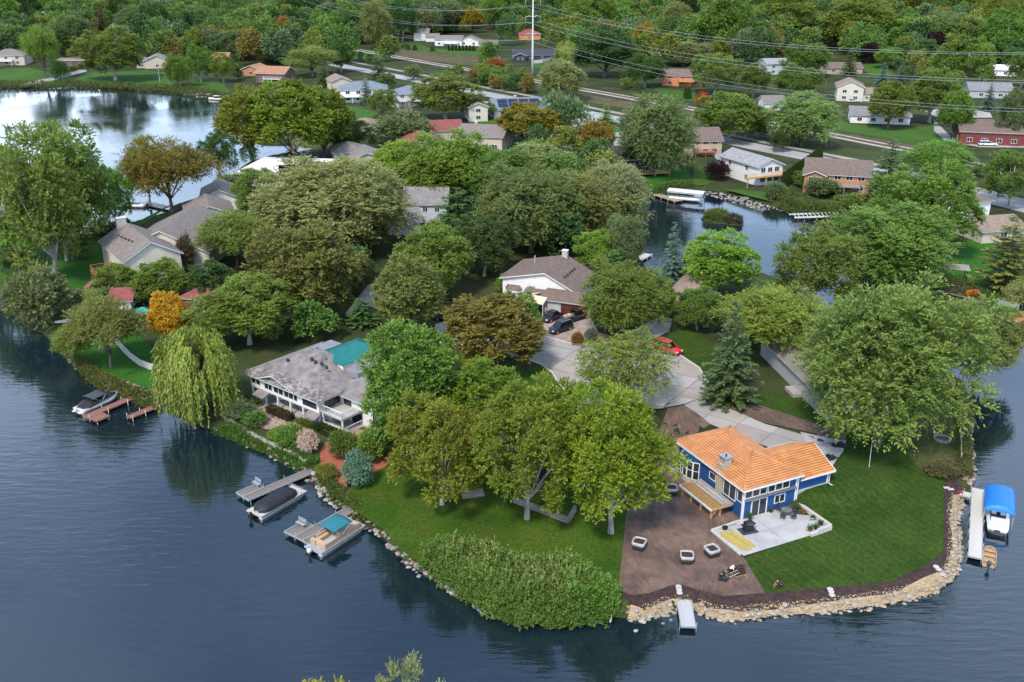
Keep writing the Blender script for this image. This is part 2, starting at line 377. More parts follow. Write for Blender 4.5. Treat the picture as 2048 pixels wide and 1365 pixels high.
def conifer(name, seed, H=15., Rr=3.4, bare=.05, power=.85, levels=34, per=10, leaf=.62, droopb=.25, wide=.42, sparse=0.):
    rg = np.random.default_rng(seed); O=[];Dn=[];N=[];Ln=[];T=[]
    for i in range(levels):
        f = i/levels; z = H*(bare + (1-bare)*f*.985); L0 = Rr*(1-f)**power*rg.uniform(.82,1.1)+.15
        for j in range(max(4,int(per*(1-f*.55)))):
            if rg.random() < sparse: continue
            a = 2*math.pi*(j+rg.random())/per + i*1.7; ln = L0*rg.uniform(.7,1.1); k = max(2,int(ln/.27)); bt = rg.random()
            t = (np.arange(k)+.6)/k; dx = np.array([math.cos(a), math.sin(a), 0]); sd = np.array([-dx[1],dx[0],0])
            p = dx[None]*(t*ln)[:,None]; p[:,2] = z + ln*(.12*t - droopb*t*t + .1*t**4) 
            for sgn in (-1,1,0,.5,-.5):
                dr = dx[None]*.75 + sd[None]*(sgn*.9) + rg.normal(0,.18,(k,3)); dr[:,2] -= .22 - .3*(sgn==0)
                O.append(p + rg.normal(0,.05,p.shape)); Dn.append(dr); nr = rg.normal(0,.35,(k,3)); nr[:,2] += 1; N.append(nr)
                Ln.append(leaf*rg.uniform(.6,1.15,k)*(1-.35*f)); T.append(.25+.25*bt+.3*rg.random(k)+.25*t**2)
    O,Dn,N,Ln,T = map(np.concatenate,(O,Dn,N,Ln,T))
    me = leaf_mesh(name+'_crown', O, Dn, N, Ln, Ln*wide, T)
    mb = MB().tube([(0,0,-.4),(0,0,H*.5),(0,0,H*.97)], [.017*H,.011*H,.002*H], 7)
    return dict(crown=me, H=H, R=Rr, mb=mb)
def willow(name, seed, H=13., Rr=6., strands=980):
    rg = np.random.default_rng(seed); O=[];Dn=[];N=[];Ln=[];T=[]
    D = fib(strands, rg, -.15)
    lob = fib(13, rg, -.1); lobl = rg.uniform(.55,1.15,13)
    for dv in D:
        im = np.argmax(lob@dv); m_ = lob[im]; dv = unit(dv*.42 + m_*.58 + rg.normal(0,.13,3)); q = rg.uniform(.5,1.0)*(.75+.25*lobl[im]); bt = .5*rg.random()+.5*(im%3)/2
        p0 = np.array([dv[0]*Rr*.85*q, dv[1]*Rr*.85*q, H*.50 + max(dv[2],0)*H*.47*q])
        ln = min(p0[2]-.3, H*rg.uniform(.22,.60)*lobl[im]); k = max(6,int(ln/.2)); t = (np.arange(k)+.5)/k
        outv = unit(np.array([dv[0],dv[1],0])+1e-6)
        p = p0 + outv[None]*(np.sqrt(t)*Rr*.16)[:,None]; p[:,2] = p0[2] + .5*np.sin(t*2)*.6 - ln*t**1.25
        p += rg.normal(0,.07,p.shape); dr = np.zeros((k,3)); dr[:,2] = -1; dr += rg.normal(0,.33,(k,3)); dr += outv*.25*(1-t)[:,None]
        nr = outv[None] + rg.normal(0,.4,(k,3)); nr[:,2] += .5
        O.append(p);Dn.append(dr);N.append(nr);Ln.append(rg.uniform(.4,.7,k));T.append(.25+.35*bt+.25*rg.random(k)+.12*(1-t))
    O,Dn,N,Ln,T = map(np.concatenate,(O,Dn,N,Ln,T))
    me = leaf_mesh(name+'_crown', O, Dn, N, Ln, np.full(len(Ln),.2), T)
    mb = MB().tube([(0,0,-.4),(0,0,1.5),(.3,.1,H*.38)], [.5,.4,.3], 8)
    for d_ in lob[::2]: mb.tube([(.3,.1,H*.3),(d_[0]*Rr*.4,d_[1]*Rr*.4,H*.7),(d_[0]*Rr*.7,d_[1]*Rr*.7,H*(.55+.25*d_[2]))],[.22,.13,.04],5,False)
    return dict(crown=me, H=H, R=Rr, mb=mb)
def column(name, seed, H=4., Rr=.8, n_=2600):
    rg = np.random.default_rng(seed); h = rg.random(n_)**.8; a = rg.uniform(0,6.283,n_); prof = Rr*np.clip((1-h)**.55*(.75+.5*np.minimum(h*5,1)),.05,1.1)*rg.uniform(.75,1.02,n_)
    o = np.stack([prof*np.cos(a),prof*np.sin(a),h*H*.97],1); d = np.stack([np.cos(a)*.5,np.sin(a)*.5,np.ones(n_)],1)+rg.normal(0,.25,(n_,3))
    nr = np.stack([np.cos(a),np.sin(a),np.full(n_,.5)],1)+rg.normal(0,.3,(n_,3)); ln=rg.uniform(.22,.42,n_)
    return dict(crown=leaf_mesh(name+'_crown',o,d,nr,ln,ln*.5,.3+.45*rg.random(n_)), H=H, R=Rr, mb=MB().tube([(0,0,-.2),(0,0,H*.7)],[.09,.03],5))
def bare(name, seed, H=9., Rr=3.):
    rg = random.Random(seed); mb = MB(); tw = []
    def grow(p, d, ln, r, lev):
        q = p + d*ln; mb.tube([p, p.lerp(q,.5)+Vector((rg.uniform(-1,1),rg.uniform(-1,1),0))*ln*.07, q],[r,r*.8,r*.55],5,False)
        if lev == 0: return
        for _ in range(3): 
            nd = (d + Vector((rg.uniform(-1,1),rg.uniform(-1,1),rg.uniform(-.2,.7)))*.62).normalized(); grow(q, nd, ln*rg.uniform(.6,.8), r*.55, lev-1)
    grow(Vector((0,0,-.2)), Vector((.05,0,1)), H*.3, .16, 4)
    r2 = np.random.default_rng(seed); D = fib(60,r2,0); o = D*np.array([Rr*.6,Rr*.6,H*.3])+np.array([0,0,H*.6])
    lo,ld,ln_,ll = sprays(r2,o,D,1.,6,.3)
    return dict(crown=leaf_mesh(name+'_crown',lo,ld,ln_,ll,ll*.4,.4+.3*r2.random(len(lo))),H=H,R=Rr,mb=mb)

PROTO = {}
def proto(k):
    if k in PROTO: return PROTO[k]
    base, v = k[:-1], int(k[-1]); s = v*17+3
    if base == 'maple':   P = broad(k, s, trunk=.17, nclump=100, cr=.16, nspray=50, slen=.8, leaf=.32, lw=.62, K=8, up=.5, lump=.32, zmin=-.7)
    elif base == 'silver':P = broad(k, s+100, trunk=.16, nclump=122, cr=.165, nspray=42, slen=1.5, leaf=.31, lw=.5, K=13, droop=.25, up=.6, lump=.36, zmin=-.75)
    elif base == 'upright':P = broad(k, s+50, H=17., Rr=5.6, trunk=.3, nclump=92, cr=.18, nspray=42, slen=.9, leaf=.38, lw=.62, K=8, up=.5, lump=.32, zmin=-.8)
    elif base == 'oak':   P = broad(k, s+200, trunk=.12, nclump=96, cr=.175, nspray=40, slen=.7, leaf=.42, lw=.6, up=.3, lump=.2)
    elif base == 'locust':P = broad(k, s+300, H=13., Rr=7., trunk=.2, nclump=84, cr=.19, nspray=42, slen=1.3, leaf=.36, lw=.4, K=9, flat=.45, up=.15, zmin=-.25, lump=.25, topy=.25)
    elif base == 'cotton':P = broad(k, s+400, H=22., Rr=6.5, trunk=.14, nclump=105, cr=.2, nspray=34, slen=1.1, leaf=.5, lw=.6, up=.2, zmin=-.9, gap=.15, lump=.5)
    elif base == 'birch': P = broad(k, s+500, H=12., Rr=5.5, trunk=.15, nclump=66, cr=.24, nspray=30, slen=1.3, leaf=.36, lw=.45, K=9, droop=.5, gap=.15, lump=.4)
    elif base == 'bush':  P = broad(k, s+600, H=3., Rr=2.2, trunk=.05, nclump=34, cr=.32, nspray=34, slen=.5, leaf=.28, lw=.5, K=5, zmin=-.2, lump=.3)
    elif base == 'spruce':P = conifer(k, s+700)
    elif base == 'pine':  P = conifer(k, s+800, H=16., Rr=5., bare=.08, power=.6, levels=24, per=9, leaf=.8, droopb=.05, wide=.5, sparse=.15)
    elif base == 'column':P = column(k, s+900)
    elif base == 'willow':P = willow(k, s+1000)
    elif base == 'bare':  P = bare(k, s+1100)
    bark = M_PALEBARK if base in ('cotton','birch','bare','maple','upright') else M_BARK
    me = bpy.data.meshes.new(k+'_trunk'); me.from_pydata(P['mb'].v, [], P['mb'].f); me.materials.append(bark)
    me.polygons.foreach_set('use_smooth', [True]*len(me.polygons)); P['trunk'] = me; PROTO[k] = P; return P
COL = dict(g=(0.108, 0.184, 0.045), d=(0.053, 0.102, 0.034), y=(0.179, 0.209, 0.036), s=(0.179, 0.237, 0.114), o=(0.15, 0.143, 0.034), r=(0.494, 0.208, 0.026), b=(0.1, 0.16, 0.16), p=(0.026, 0.014, 0.02), l=(0.146, 0.24, 0.047), v=(0.123, 0.178, 0.039), w=(0.163, 0.221, 0.058), n=(0.221, 0.143, 0.052), k=(0.098, 0.145, 0.073), e=(0.32, 0.06, 0.035), a=(0.26, 0.247, 0.195), c=(0.132, 0.181, 0.059))
NAME = dict(upright='maple_tree', maple='maple_tree', silver='silver_maple_tree', oak='oak_tree', locust='locust_tree', cotton='cottonwood_tree', birch='birch_tree', bush='shrub', spruce='spruce_tree', pine='pine_tree', column='arborvitae', willow='weeping_willow', bare='bare_tree')
CAT = dict(bush='shrub', column='evergreen')
trng = random.Random(11)
def tree(kind, x, yb, yt, w, col, label, group=None, rot=None, zb=None, world=None):
    P = proto(kind); base = kind[:-1]
    c = COL[col] if isinstance(col, str) else tuple(q*(1.65,1.6,1.5)[i] for i, q in enumerate(col))
    if world: X, Y, h, wm = world; zb = gh(X, Y)
    else:
        X, Y, zb = G(x, yb, zb); h = HT(x, yb, yt, zb); wm = w*MPP(x, yb - (yb-yt)*.5*0, zb)
    root = empty(NAME[base], (X, Y, zb), 0, label, CAT.get(base, 'tree'), group)
    rz = trng.uniform(0, 6.28) if rot is None else rot
    sx = wm/2/P['R']; sz = h/P['H']
    for part in ('trunk', 'crown'):
        o = bpy.data.objects.new(part, P[part]); link(o, root); o.rotation_euler = (0,0,rz); o.scale = (sx, sx, sz)
        if part == 'crown': j = [trng.uniform(.88,1.12) for _ in range(3)]; o.color = (c[0]*j[0], c[1]*j[1], c[2]*j[2], 1)
    return root
TREES = '''
upright1 822 905 648 185 g|tall maple with pale forked trunk beside the shake roofed house
maple2 884 1009 792 195 (.082,.112,.018)|yellow green maple, leftmost of the lawn's front row
maple3 1054 1038 764 215 (.068,.115,.018)|bright maple with thick pale trunk before the stone terrace wall
maple4 1222 1066 784 232 (.076,.116,.017)|yellow green maple at the edge of the bare soil yard
maple1 950 915 714 190 (.066,.118,.018)|bright maple crown rising behind the front row of lawn maples
maple2 1125 930 776 165 (.072,.115,.018)|maple crown squeezed behind the two right lawn maples
silver1 1752 892 558 315 (.080,.130,.036)|huge spreading maple on the lawn behind the orange roofed house
silver2 1950 770 606 165 c|maple overhanging the channel right of the huge lawn maple
spruce1 1455 806 594 122 (.045,.076,.045)|tall grey green spruce at the driveway entrance
locust1 1545 742 583 235 v|broad yellow topped locust behind the tall driveway spruce
maple3 1394 672 572 92 g|bright green maple beside the red car
maple4 1432 612 470 165 l|upright maple with yellow tips at the pond's near shore
maple2 1622 648 455 165 g|dark green maple with yellow tips beside the channel boat
silver3 1772 606 412 235 (.07,.11,.035)|large feathery maple on the far bank of the channel
maple1 1845 505 325 190 g|big green maple left of the white two storey house
locust2 1868 385 288 140 g|flat topped tree along the railway above the big bank maple
maple3 2018 428 298 118 g|shade tree by the road at the right edge
spruce2 1768 418 274 112 k|dark open spruce right of the orange brick house
pine1 2005 596 424 125 c|tall dense pine on the lawn near the pergola
birch1 1250 812 665 178 v|drooping birch standing in the road circle
oak1 985 768 592 205 (.078,.082,.022)|bronze oak left of the road circle
maple2 1034 720 585 88 g|green maple close behind the bronze oak
silver2 1240 692 530 152 g|round green tree right of the garage house
maple1 1312 640 556 85 g|green tree between the garage house and the side drive
oak2 818 694 518 152 c|dense oval oak above the shake roofed house
oak3 615 664 446 212 (.075,.075,.03)|large brownish oak left of the gravel drive
silver1 664 540 322 275 s|huge silvery maple in the middle of the point
maple4 872 616 456 160 g|dark rounded maple below the grey garage
pine2 915 528 372 140 (.035,.085,.025)|tall green pine behind the grey garage
pine1 882 505 424 62 (.05,.12,.035)|small bright pine beside the grey garage
maple1 968 570 430 135 d|dark maple left of the garage house
maple3 522 456 332 100 g|green tree below the flat white roof
locust1 475 556 426 162 g|spreading tree right of the dormered house
maple4 800 430 288 160 l|bright green maple crown left in the central woods
silver3 898 440 262 165 l|bright spiky maple at the top of the central woods
silver2 1005 450 296 150 g|green maple in the middle of the central woods
oak1 965 420 318 92 o|brownish oak inside the central woods
silver1 1082 405 286 130 s|pale green maple at the upper right of the central woods
silver2 1062 530 338 190 c|olive maple above the garage house roof
silver3 1150 505 350 150 c|olive maple between the garage house and the pond
silver1 1215 490 326 140 s|grey green maple leaning over the pond's left shore
maple2 700 430 320 110 g|green maple below the grey hipped roofs
maple1 745 470 345 120 g|dark tree filling the gap behind the huge silvery maple
maple3 1192 550 458 88 l|lime green tree behind the garage house chimney
silver2 1245 548 430 80 (.07,.10,.06)|grey leaved tree overhanging the small pond jetty
pine2 1225 580 500 72 (.045,.09,.035)|bushy pine at the pond's lower left corner
spruce1 1342 580 440 66 b|blue spruce on the near shore of the pond
bush1 1385 585 530 60 s|silvery shrub below the blue spruce
pine1 725 660 594 74 (.04,.10,.035)|low spreading pine beside the gravel drive
willow1 400 846 636 190 w|weeping willow trailing into the lake
maple4 500 715 560 200 v|yellow green tree behind the weeping willow
birch2 435 700 590 110 w|pale thin crown above the weeping willow
oak2 345 694 588 85 (.26,.15,.02)|golden orange tree above the curved white wall
locust2 222 756 598 160 (.07,.095,.03)|leaning tree over the shore by the curved white wall
locust1 150 742 655 80 v|small shoreline tree left of the curved white wall
maple1 330 616 522 120 v|tree in front of the cream gable wall
maple3 237 596 528 80 v|small tree at the foot of the red deck
bush2 82 664 556 128 k|large dark shrub overhanging the lake at the left edge
bush1 185 628 582 90 k|dark shrub by the upturned canoe
cotton1 110 564 252 150 v|tall cottonwood with pale trunk on the left lawn
cotton2 165 502 246 165 g|twin trunked cottonwood left of the red deck
cotton3 30 545 268 150 v|cottonwood at the left edge of the picture
cotton2 134 522 300 100 g|slender cottonwood between the two larger cottonwoods
maple2 235 470 330 80 g|small tree beside the cottonwoods at the water
bush3 22 545 495 50 d|dark shrub on the left lawn
locust2 345 424 284 195 (.072,.064,.015)|orange brown locust above the moored white boat
maple4 300 420 280 90 g|green tree close behind the orange brown locust
maple2 440 366 262 75 d|dark tree at the left of the flat white roof
bush1 460 402 355 62 k|dark shrub below the flat white roof's left end
oak3 505 322 172 150 (.078,.100,.018)|yellow green cottonwood by the upper lake, left of three
oak1 592 330 158 175 (.082,.102,.018)|yellow green cottonwood by the upper lake, middle of three
oak2 650 316 178 130 (.076,.10,.02)|yellow green cottonwood by the upper lake, right of three
bare1 605 352 272 40 a|bare white limbed tree behind the flat white roof
maple1 690 316 230 110 d|dark tree above the grey hipped roof
bush2 805 300 235 120 k|dense thicket tree behind the red roof
bare2 806 262 196 60 a|bare pale tree with forked limbs above the red roof
maple3 765 240 178 58 g|green tree with orange top below the white houses
maple4 892 252 152 150 v|wide spreading tree left of the beige two storey house
spruce2 733 210 148 34 b|blue spruce in front of the white lake house
maple2 772 184 146 40 k|small dark tree between the two white lake houses
spruce1 648 176 120 38 k|blue grey spruce left of the white lake house
locust1 625 156 94 110 c|broad olive tree above the yellow cottonwoods
maple1 682 146 82 60 d|dark green round tree beside the upper road
pine1 757 160 104 44 k|dark evergreen at the upper road's bend
oak3 1052 306 206 142 (.10,.088,.016)|round golden brown oak in the centre
bush3 1126 286 198 92 k|grey green rounded tree right of the golden brown oak
bush1 1118 250 215 60 g|green shrub behind the grey green rounded tree
pine2 1211 254 206 36 l|bright lime cone shaped tree by the road
oak1 1190 320 243 85 (.13,.085,.025)|thin russet oak above the dark blue house
oak2 1240 342 298 55 (.11,.08,.022)|low russet tree beside the dark blue house
silver3 1308 352 192 150 (.08,.105,.05)|large pale cottonwood like tree behind the deck of the dark house
silver1 1345 330 230 60 s|pale tree between the dark blue house and the brown house
maple4 1458 298 190 155 v|wide green tree behind the brown roofed house
maple1 1490 285 205 85 g|green tree right of the brown roofed house
silver2 1602 306 192 135 s|pale green maple above the arborvitae hedge
oak3 1580 296 238 60 y|yellowing low tree in front of the pale maple
maple2 1558 308 262 40 d|dark small tree behind the grey roofed lake house
silver3 1122 206 120 102 s|pale round tree in front of the tall steel pole
willow1 1135 130 74 60 w|willow beside the white garden fence
oak1 1208 158 62 125 d|large dark tree right of the white garden fence
maple3 1140 88 38 76 g|green tree behind the white garden fence
oak2 1283 118 47 60 (.15,.10,.012)|golden tree behind the wires in the upper middle
maple1 1318 105 42 45 g|green tree touching the golden tree's right side
maple2 1290 178 110 80 d|dark round tree left of the orange house
silver1 1366 132 82 92 s|pale crown behind the orange house
maple3 1428 194 106 95 c|green tree right of the orange house
maple4 1505 198 128 66 g|tree left of the bluish grey house
oak3 1405 218 184 30 e|small red maple beside the railway
maple1 1590 205 130 92 g|green tree below the bluish grey house
maple2 1612 158 84 88 g|domed tree above the cream house
spruce1 1697 152 88 38 k|tall spruce left of the brown roofed ranch
spruce2 1762 180 122 38 b|big blue spruce right of the cream house
spruce1 1800 168 130 24 b|middle blue spruce behind the cream house
spruce2 1822 156 128 18 b|smallest blue spruce behind the cream house
maple3 1775 138 94 55 l|bright lime crown above the blue spruces
maple4 1858 246 142 115 g|dark maple beside the long white house
oak1 1776 258 162 92 v|olive tree in front of the long white house
oak2 1905 280 182 75 v|tree beside the parked black car at the top right
maple1 1925 176 72 118 g|big shade tree at the upper right
spruce2 1975 220 164 36 b|blue spruce left of the red barn like house
maple2 2028 294 176 82 k|grey green tree at the right edge by the red barn like house
oak1 1868 132 62 58 p|tall purple leaved tree at the upper right
oak2 1735 128 86 36 p|small purple leaved tree at the upper right
spruce1 1863 70 30 24 b|distant blue spruce above the purple leaved tree
maple3 1822 104 34 90 l|bright tree left of the tall purple leaved tree
silver2 1922 120 28 115 (.075,.12,.05)|pale green crown above the tall purple leaved tree
maple4 1715 100 -8 150 v|large crown at the top right of centre
cotton1 1570 92 -30 115 v|tall feathery tree at the top, right of centre
cotton2 1442 116 -32 110 v|tall olive tree above the orange house
maple1 1640 70 10 60 d|dark crown between the two tallest far trees
oak3 1655 64 20 30 (.4,.1,.06)|small coral red tree near the top right
maple2 1185 82 -15 105 v|large olive crown right of the tall steel pole
maple3 1255 70 0 70 g|green crown near the top, left of the golden tree
silver3 1350 90 5 75 c|tall crown near the top middle right
maple4 1520 100 30 60 d|dark crown behind the wires right of centre
maple1 2005 130 20 100 g|green crown at the upper right corner
silver1 1985 90 -10 90 v|olive crown at the top right corner
maple2 2040 180 100 60 g|tree at the right edge beneath the wires
oak1 944 66 15 50 (.16,.12,.015)|yellow tree above the white ranch house
silver2 872 66 0 100 k|wide grey green crown behind the white garage
maple3 805 82 -5 66 d|dark tree left of the white garage
silver3 756 98 0 62 (.08,.11,.05)|tall pale tree left of the white garage
maple4 700 88 25 85 d|dark tree left of the tall pale tree
bush2 762 98 74 28 g|round shrub at the foot of the tall pale tree
maple1 650 92 20 70 g|green crown behind the wires at upper left centre
oak3 570 94 30 42 (.15,.08,.03)|rust coloured tree below the large cream house
oak1 528 94 33 50 c|olive tree left of the rust coloured tree
bare1 616 62 12 26 a|pale leafless tree behind the wires
silver1 548 124 82 60 k|grey tree above the orange tiled roof
maple2 590 128 95 60 g|green tree beside the broad olive tree
maple3 470 122 60 78 k|grey green tree left of the orange tiled roof
pine1 477 160 94 26 d|thin dark evergreen by the upper lake
maple4 448 168 108 56 v|low green tree on the upper lake shore
oak2 392 120 58 52 y|yellow topped tree near the upper lake
maple1 402 164 90 58 g|green tree with pale trunk in front of the yellow topped tree
silver2 358 176 110 54 g|dense rounded tree at the upper lake's edge
maple2 350 86 26 72 d|dark crown above the grey shore house
spruce1 345 124 72 26 d|dark spruce beside the grey shore house
silver3 402 78 12 58 k|grey crown left of the two small blue spruces
spruce2 437 80 40 20 b|left of two small blue spruces at the upper left
spruce1 473 76 48 16 b|right of two small blue spruces at the upper left
maple3 470 62 10 60 d|dark tree left of the large cream house
maple1 230 166 56 138 g|large round maple at the upper lake's far shore
silver1 268 90 12 60 k|grey green crown behind the large round maple
maple2 310 92 5 60 d|dark crown right of the white gabled house
locust1 92 158 52 76 v|honey coloured tree on the far left lawn
oak3 126 112 54 46 o|brown tree beside the honey coloured tree
bush3 123 168 124 34 d|dark round evergreen at the upper lake's edge
silver2 150 104 26 74 k|grey maple behind the dark flat roofed house
pine2 172 74 0 40 d|dark pine near the upper left
spruce2 207 70 2 30 (.06,.05,.03)|dying brown spruce near the white gabled house
silver3 18 100 36 60 k|grey green tree at the upper left edge
maple4 8 60 -25 62 l|bright green crown in the upper left corner
spruce1 87 58 16 24 b|blue grey spruce near the upper left corner
maple1 60 52 -20 60 d|dark crown at the top left
maple3 118 48 -25 60 g|green crown at the top left, right of the dark one
maple2 240 46 -25 60 g|crown at the top between the far left houses
maple4 385 36 -30 60 d|dark crown along the top left edge
silver1 440 42 -25 60 g|pale crown along the top, left of the large cream house
maple1 600 50 -30 80 d|dark crown along the top, right of the large cream house
maple3 690 40 -40 80 g|green crown along the top left of centre
silver2 760 30 -40 70 c|crown along the top above the tall pale tree
maple2 850 24 -45 80 g|crown along the top above the white garage
maple4 930 28 -40 80 d|dark crown along the top above the yellow tree
silver3 1000 60 -20 70 g|crown behind the tan house at top centre
maple1 1040 60 -10 70 d|dark crown behind the tall steel pole
maple2 1110 50 -40 80 g|crown along the top, right of the tall steel pole
maple3 1280 40 -40 80 g|crown along the top above the golden tree
maple4 1370 50 -40 80 d|dark crown along the top right of centre
maple1 1500 55 -40 90 g|green crown along the top between the tall feathery trees
silver1 1620 40 -40 80 c|crown along the top beside the coral red tree
maple2 1800 40 -40 100 y|yellow green crown along the top right
maple3 1890 38 -40 90 g|green crown along the top right behind the blue spruce
maple4 1960 45 -40 90 l|bright crown along the top right edge
maple2 975 240 205 40 g|green shrub like tree beside the beige two storey house
bush2 972 128 92 32 g|rounded green shrub beside the railway embankment
bush1 990 145 118 40 (.12,.07,.03)|rusty shrub beside the railway embankment
bush3 826 162 134 38 k|greyish shrub by the upper road
bush1 1885 955 930 66 (.055,.06,.03)|round brownish shrub on the shore bank by the blue canopy
bush2 1433 366 328 50 p|dark purple rounded shrub by the pond's stony bank
bush3 1640 402 360 62 (.06,.085,.045)|shrub in front of the orange brick house
bush1 1552 402 368 46 k|dark shrub on the pond bank below the grey roofed lake house
maple3 1605 380 342 38 g|small tree between the arborvitae hedge and the brick house
bush2 1700 425 392 60 g|low green shrub right of the brick house lawn
bush3 2030 625 570 60 (.10,.12,.06)|pale leaved shrub behind the green boat canopy
bush1 778 905 848 84 d|dark evergreen shrub at the shake roofed house corner
bush3 748 928 866 66 v|small leafy tree before the shake roofed house corner
bush2 1010 590 555 40 g|shrub at the garage house's left corner
maple4 1330 640 590 50 g|small tree hiding the house by the side drive
maple3 1690 640 560 50 g|young tree at the channel's edge
maple1 560 560 470 90 g|green tree between the dormered house and the huge silvery maple
maple2 700 600 500 100 d|dark tree between the huge silvery maple and the gravel drive
oak1 430 620 520 100 d|dark tree right of the red roofed garden house
'''
EXACT = {822,884,1054,1222,1752,505,592,650,1760,1455,110,165,134,345,402,1308,1845,1858,1776,1905,92,1250}     # trees whose trunk foot shows
for ln in TREES.strip().split('\n'):
    a, lab = ln.split('|'); q = a.split(' ', 5)
    c = eval(q[5]) if q[5].startswith('(') else q[5]
    if not q[0].startswith(('spruce','column','bare')) and int(q[1]) not in EXACT: q[2] = float(q[2]) - .13*float(q[4])*min(1, max(0, (float(q[2])-100)/250))
    tree(q[0], float(q[1]), float(q[2]), float(q[3]), float(q[4]), c, lab, 'trees and shrubs of the neighbourhood')
# ------------------------------------------------------------------ house building
def siding(name, col, step=.22, vertical=False, amt=.5):
    if name in MATS: return MATS[name]
    m = mat(name, col, tuple(c*.9 for c in col), .8, .6); t = m.node_tree; b = t.nodes['Principled BSDF']
    co = t.nodes.new('ShaderNodeTexCoord'); sp = t.nodes.new('ShaderNodeSeparateXYZ'); t.links.new(co.outputs['Object'], sp.inputs[0])
    ax = t.nodes.new('ShaderNodeMath'); ax.operation = 'ADD'
    if vertical: t.links.new(sp.outputs[0], ax.inputs[0]); t.links.new(sp.outputs[1], ax.inputs[1])
    else: t.links.new(sp.outputs[2], ax.inputs[0]); ax.inputs[1].default_value = 0
    md = t.nodes.new('ShaderNodeMath'); md.operation = 'PINGPONG'; md.inputs[1].default_value = step; t.links.new(ax.outputs[0], md.inputs[0])
    bp = t.nodes.new('ShaderNodeBump'); bp.inputs['Strength'].default_value = amt; bp.inputs['Distance'].default_value = .06
    t.links.new(md.outputs[0], bp.inputs['Height']); t.links.new(bp.outputs[0], b.inputs['Normal']); return m
def roofmat(name, c):
    if name in MATS: return MATS[name]
    m = mat(name, tuple(x*1.12 for x in c), tuple(x*.72 for x in c), 1.3, .9, .0, detail=8, contrast=(.3,.7)); t = m.node_tree; b = t.nodes['Principled BSDF']
    co = t.nodes.new('ShaderNodeTexCoord'); vo = t.nodes.new('ShaderNodeTexVoronoi'); vo.inputs['Scale'].default_value = 2.6
    t.links.new(co.outputs['Object'], vo.inputs[0]); bp = t.nodes.new('ShaderNodeBump'); bp.inputs['Strength'].default_value = .5; bp.inputs['Distance'].default_value = .05
    t.links.new(vo.outputs['Distance'], bp.inputs['Height']); t.links.new(bp.outputs[0], b.inputs['Normal']); return m
RC = dict(grey=(.20,.195,.20), lgrey=(.27,.275,.29), brown=(.155,.115,.095), tan=(.24,.18,.14), red=(.23,.065,.06), dark=(.045,.05,.062), orange=(.34,.17,.10), taupe=(.19,.165,.15), white=(.72,.72,.71), blue=(.16,.19,.23))
WC = dict(white=(.70,.70,.68), cream=(.56,.53,.43), beige=(.50,.43,.35), grey=(.36,.37,.38), navy=(.035,.045,.065), orange=(.58,.22,.08), brick=(.42,.20,.10), brown=(.12,.07,.05), redbrown=(.16,.035,.03), lblue=(.45,.50,.54), tan=(.45,.34,.24))
def wm(c): return siding('siding_'+c, WC[c])
def rm(c): return roofmat('roof_'+c, RC[c])
TRIM = mat('trim_white', (.68,.68,.66), (.62,.62,.60), 1, .5)
DARKTRIM = mat('trim_dark', (.05,.05,.05), None, 1, .5)
_wc = {}
def window(root, loc, rz, w, h, mull=1, trim=None, hm=0, name='window', fw=.09):
    """frame with a recessed glass pane; face looks along -y of its own frame"""
    trim = trim or TRIM; key = (round(w,2), round(h,2), mull, trim.name, hm, fw)
    if key not in _wc:
        mb = MB(); t = fw
        mb.box(-w/2-t,-.07,-t,w/2+t,.03,0).box(-w/2-t,-.07,h,w/2+t,.03,h+t).box(-w/2-t,-.07,0,-w/2,.03,h).box(w/2,-.07,0,w/2+t,.03,h)
        for i in range(1, mull): x = -w/2+w*i/mull; mb.box(x-.04,-.06,0,x+.04,.02,h)
        for i in range(1, hm+1): z = h*i/(hm+1); mb.box(-w/2,-.055,z-.03,w/2,.015,z+.03)
        me = bpy.data.meshes.new('window'); me.from_pydata(mb.v,[],mb.f); me.materials.append(trim)
        pb = MB().box(-w/2,-.025,0,w/2,.01,h); pm = bpy.data.meshes.new('pane'); pm.from_pydata(pb.v,[],pb.f); pm.materials.append(GLASS)
        _wc[key] = (me, pm)
    me, pm = _wc[key]
    o = link(bpy.data.objects.new(name, me), root); o.location = loc; o.rotation_euler = (0,0,rz)
    link(bpy.data.objects.new('pane', pm), o); return o
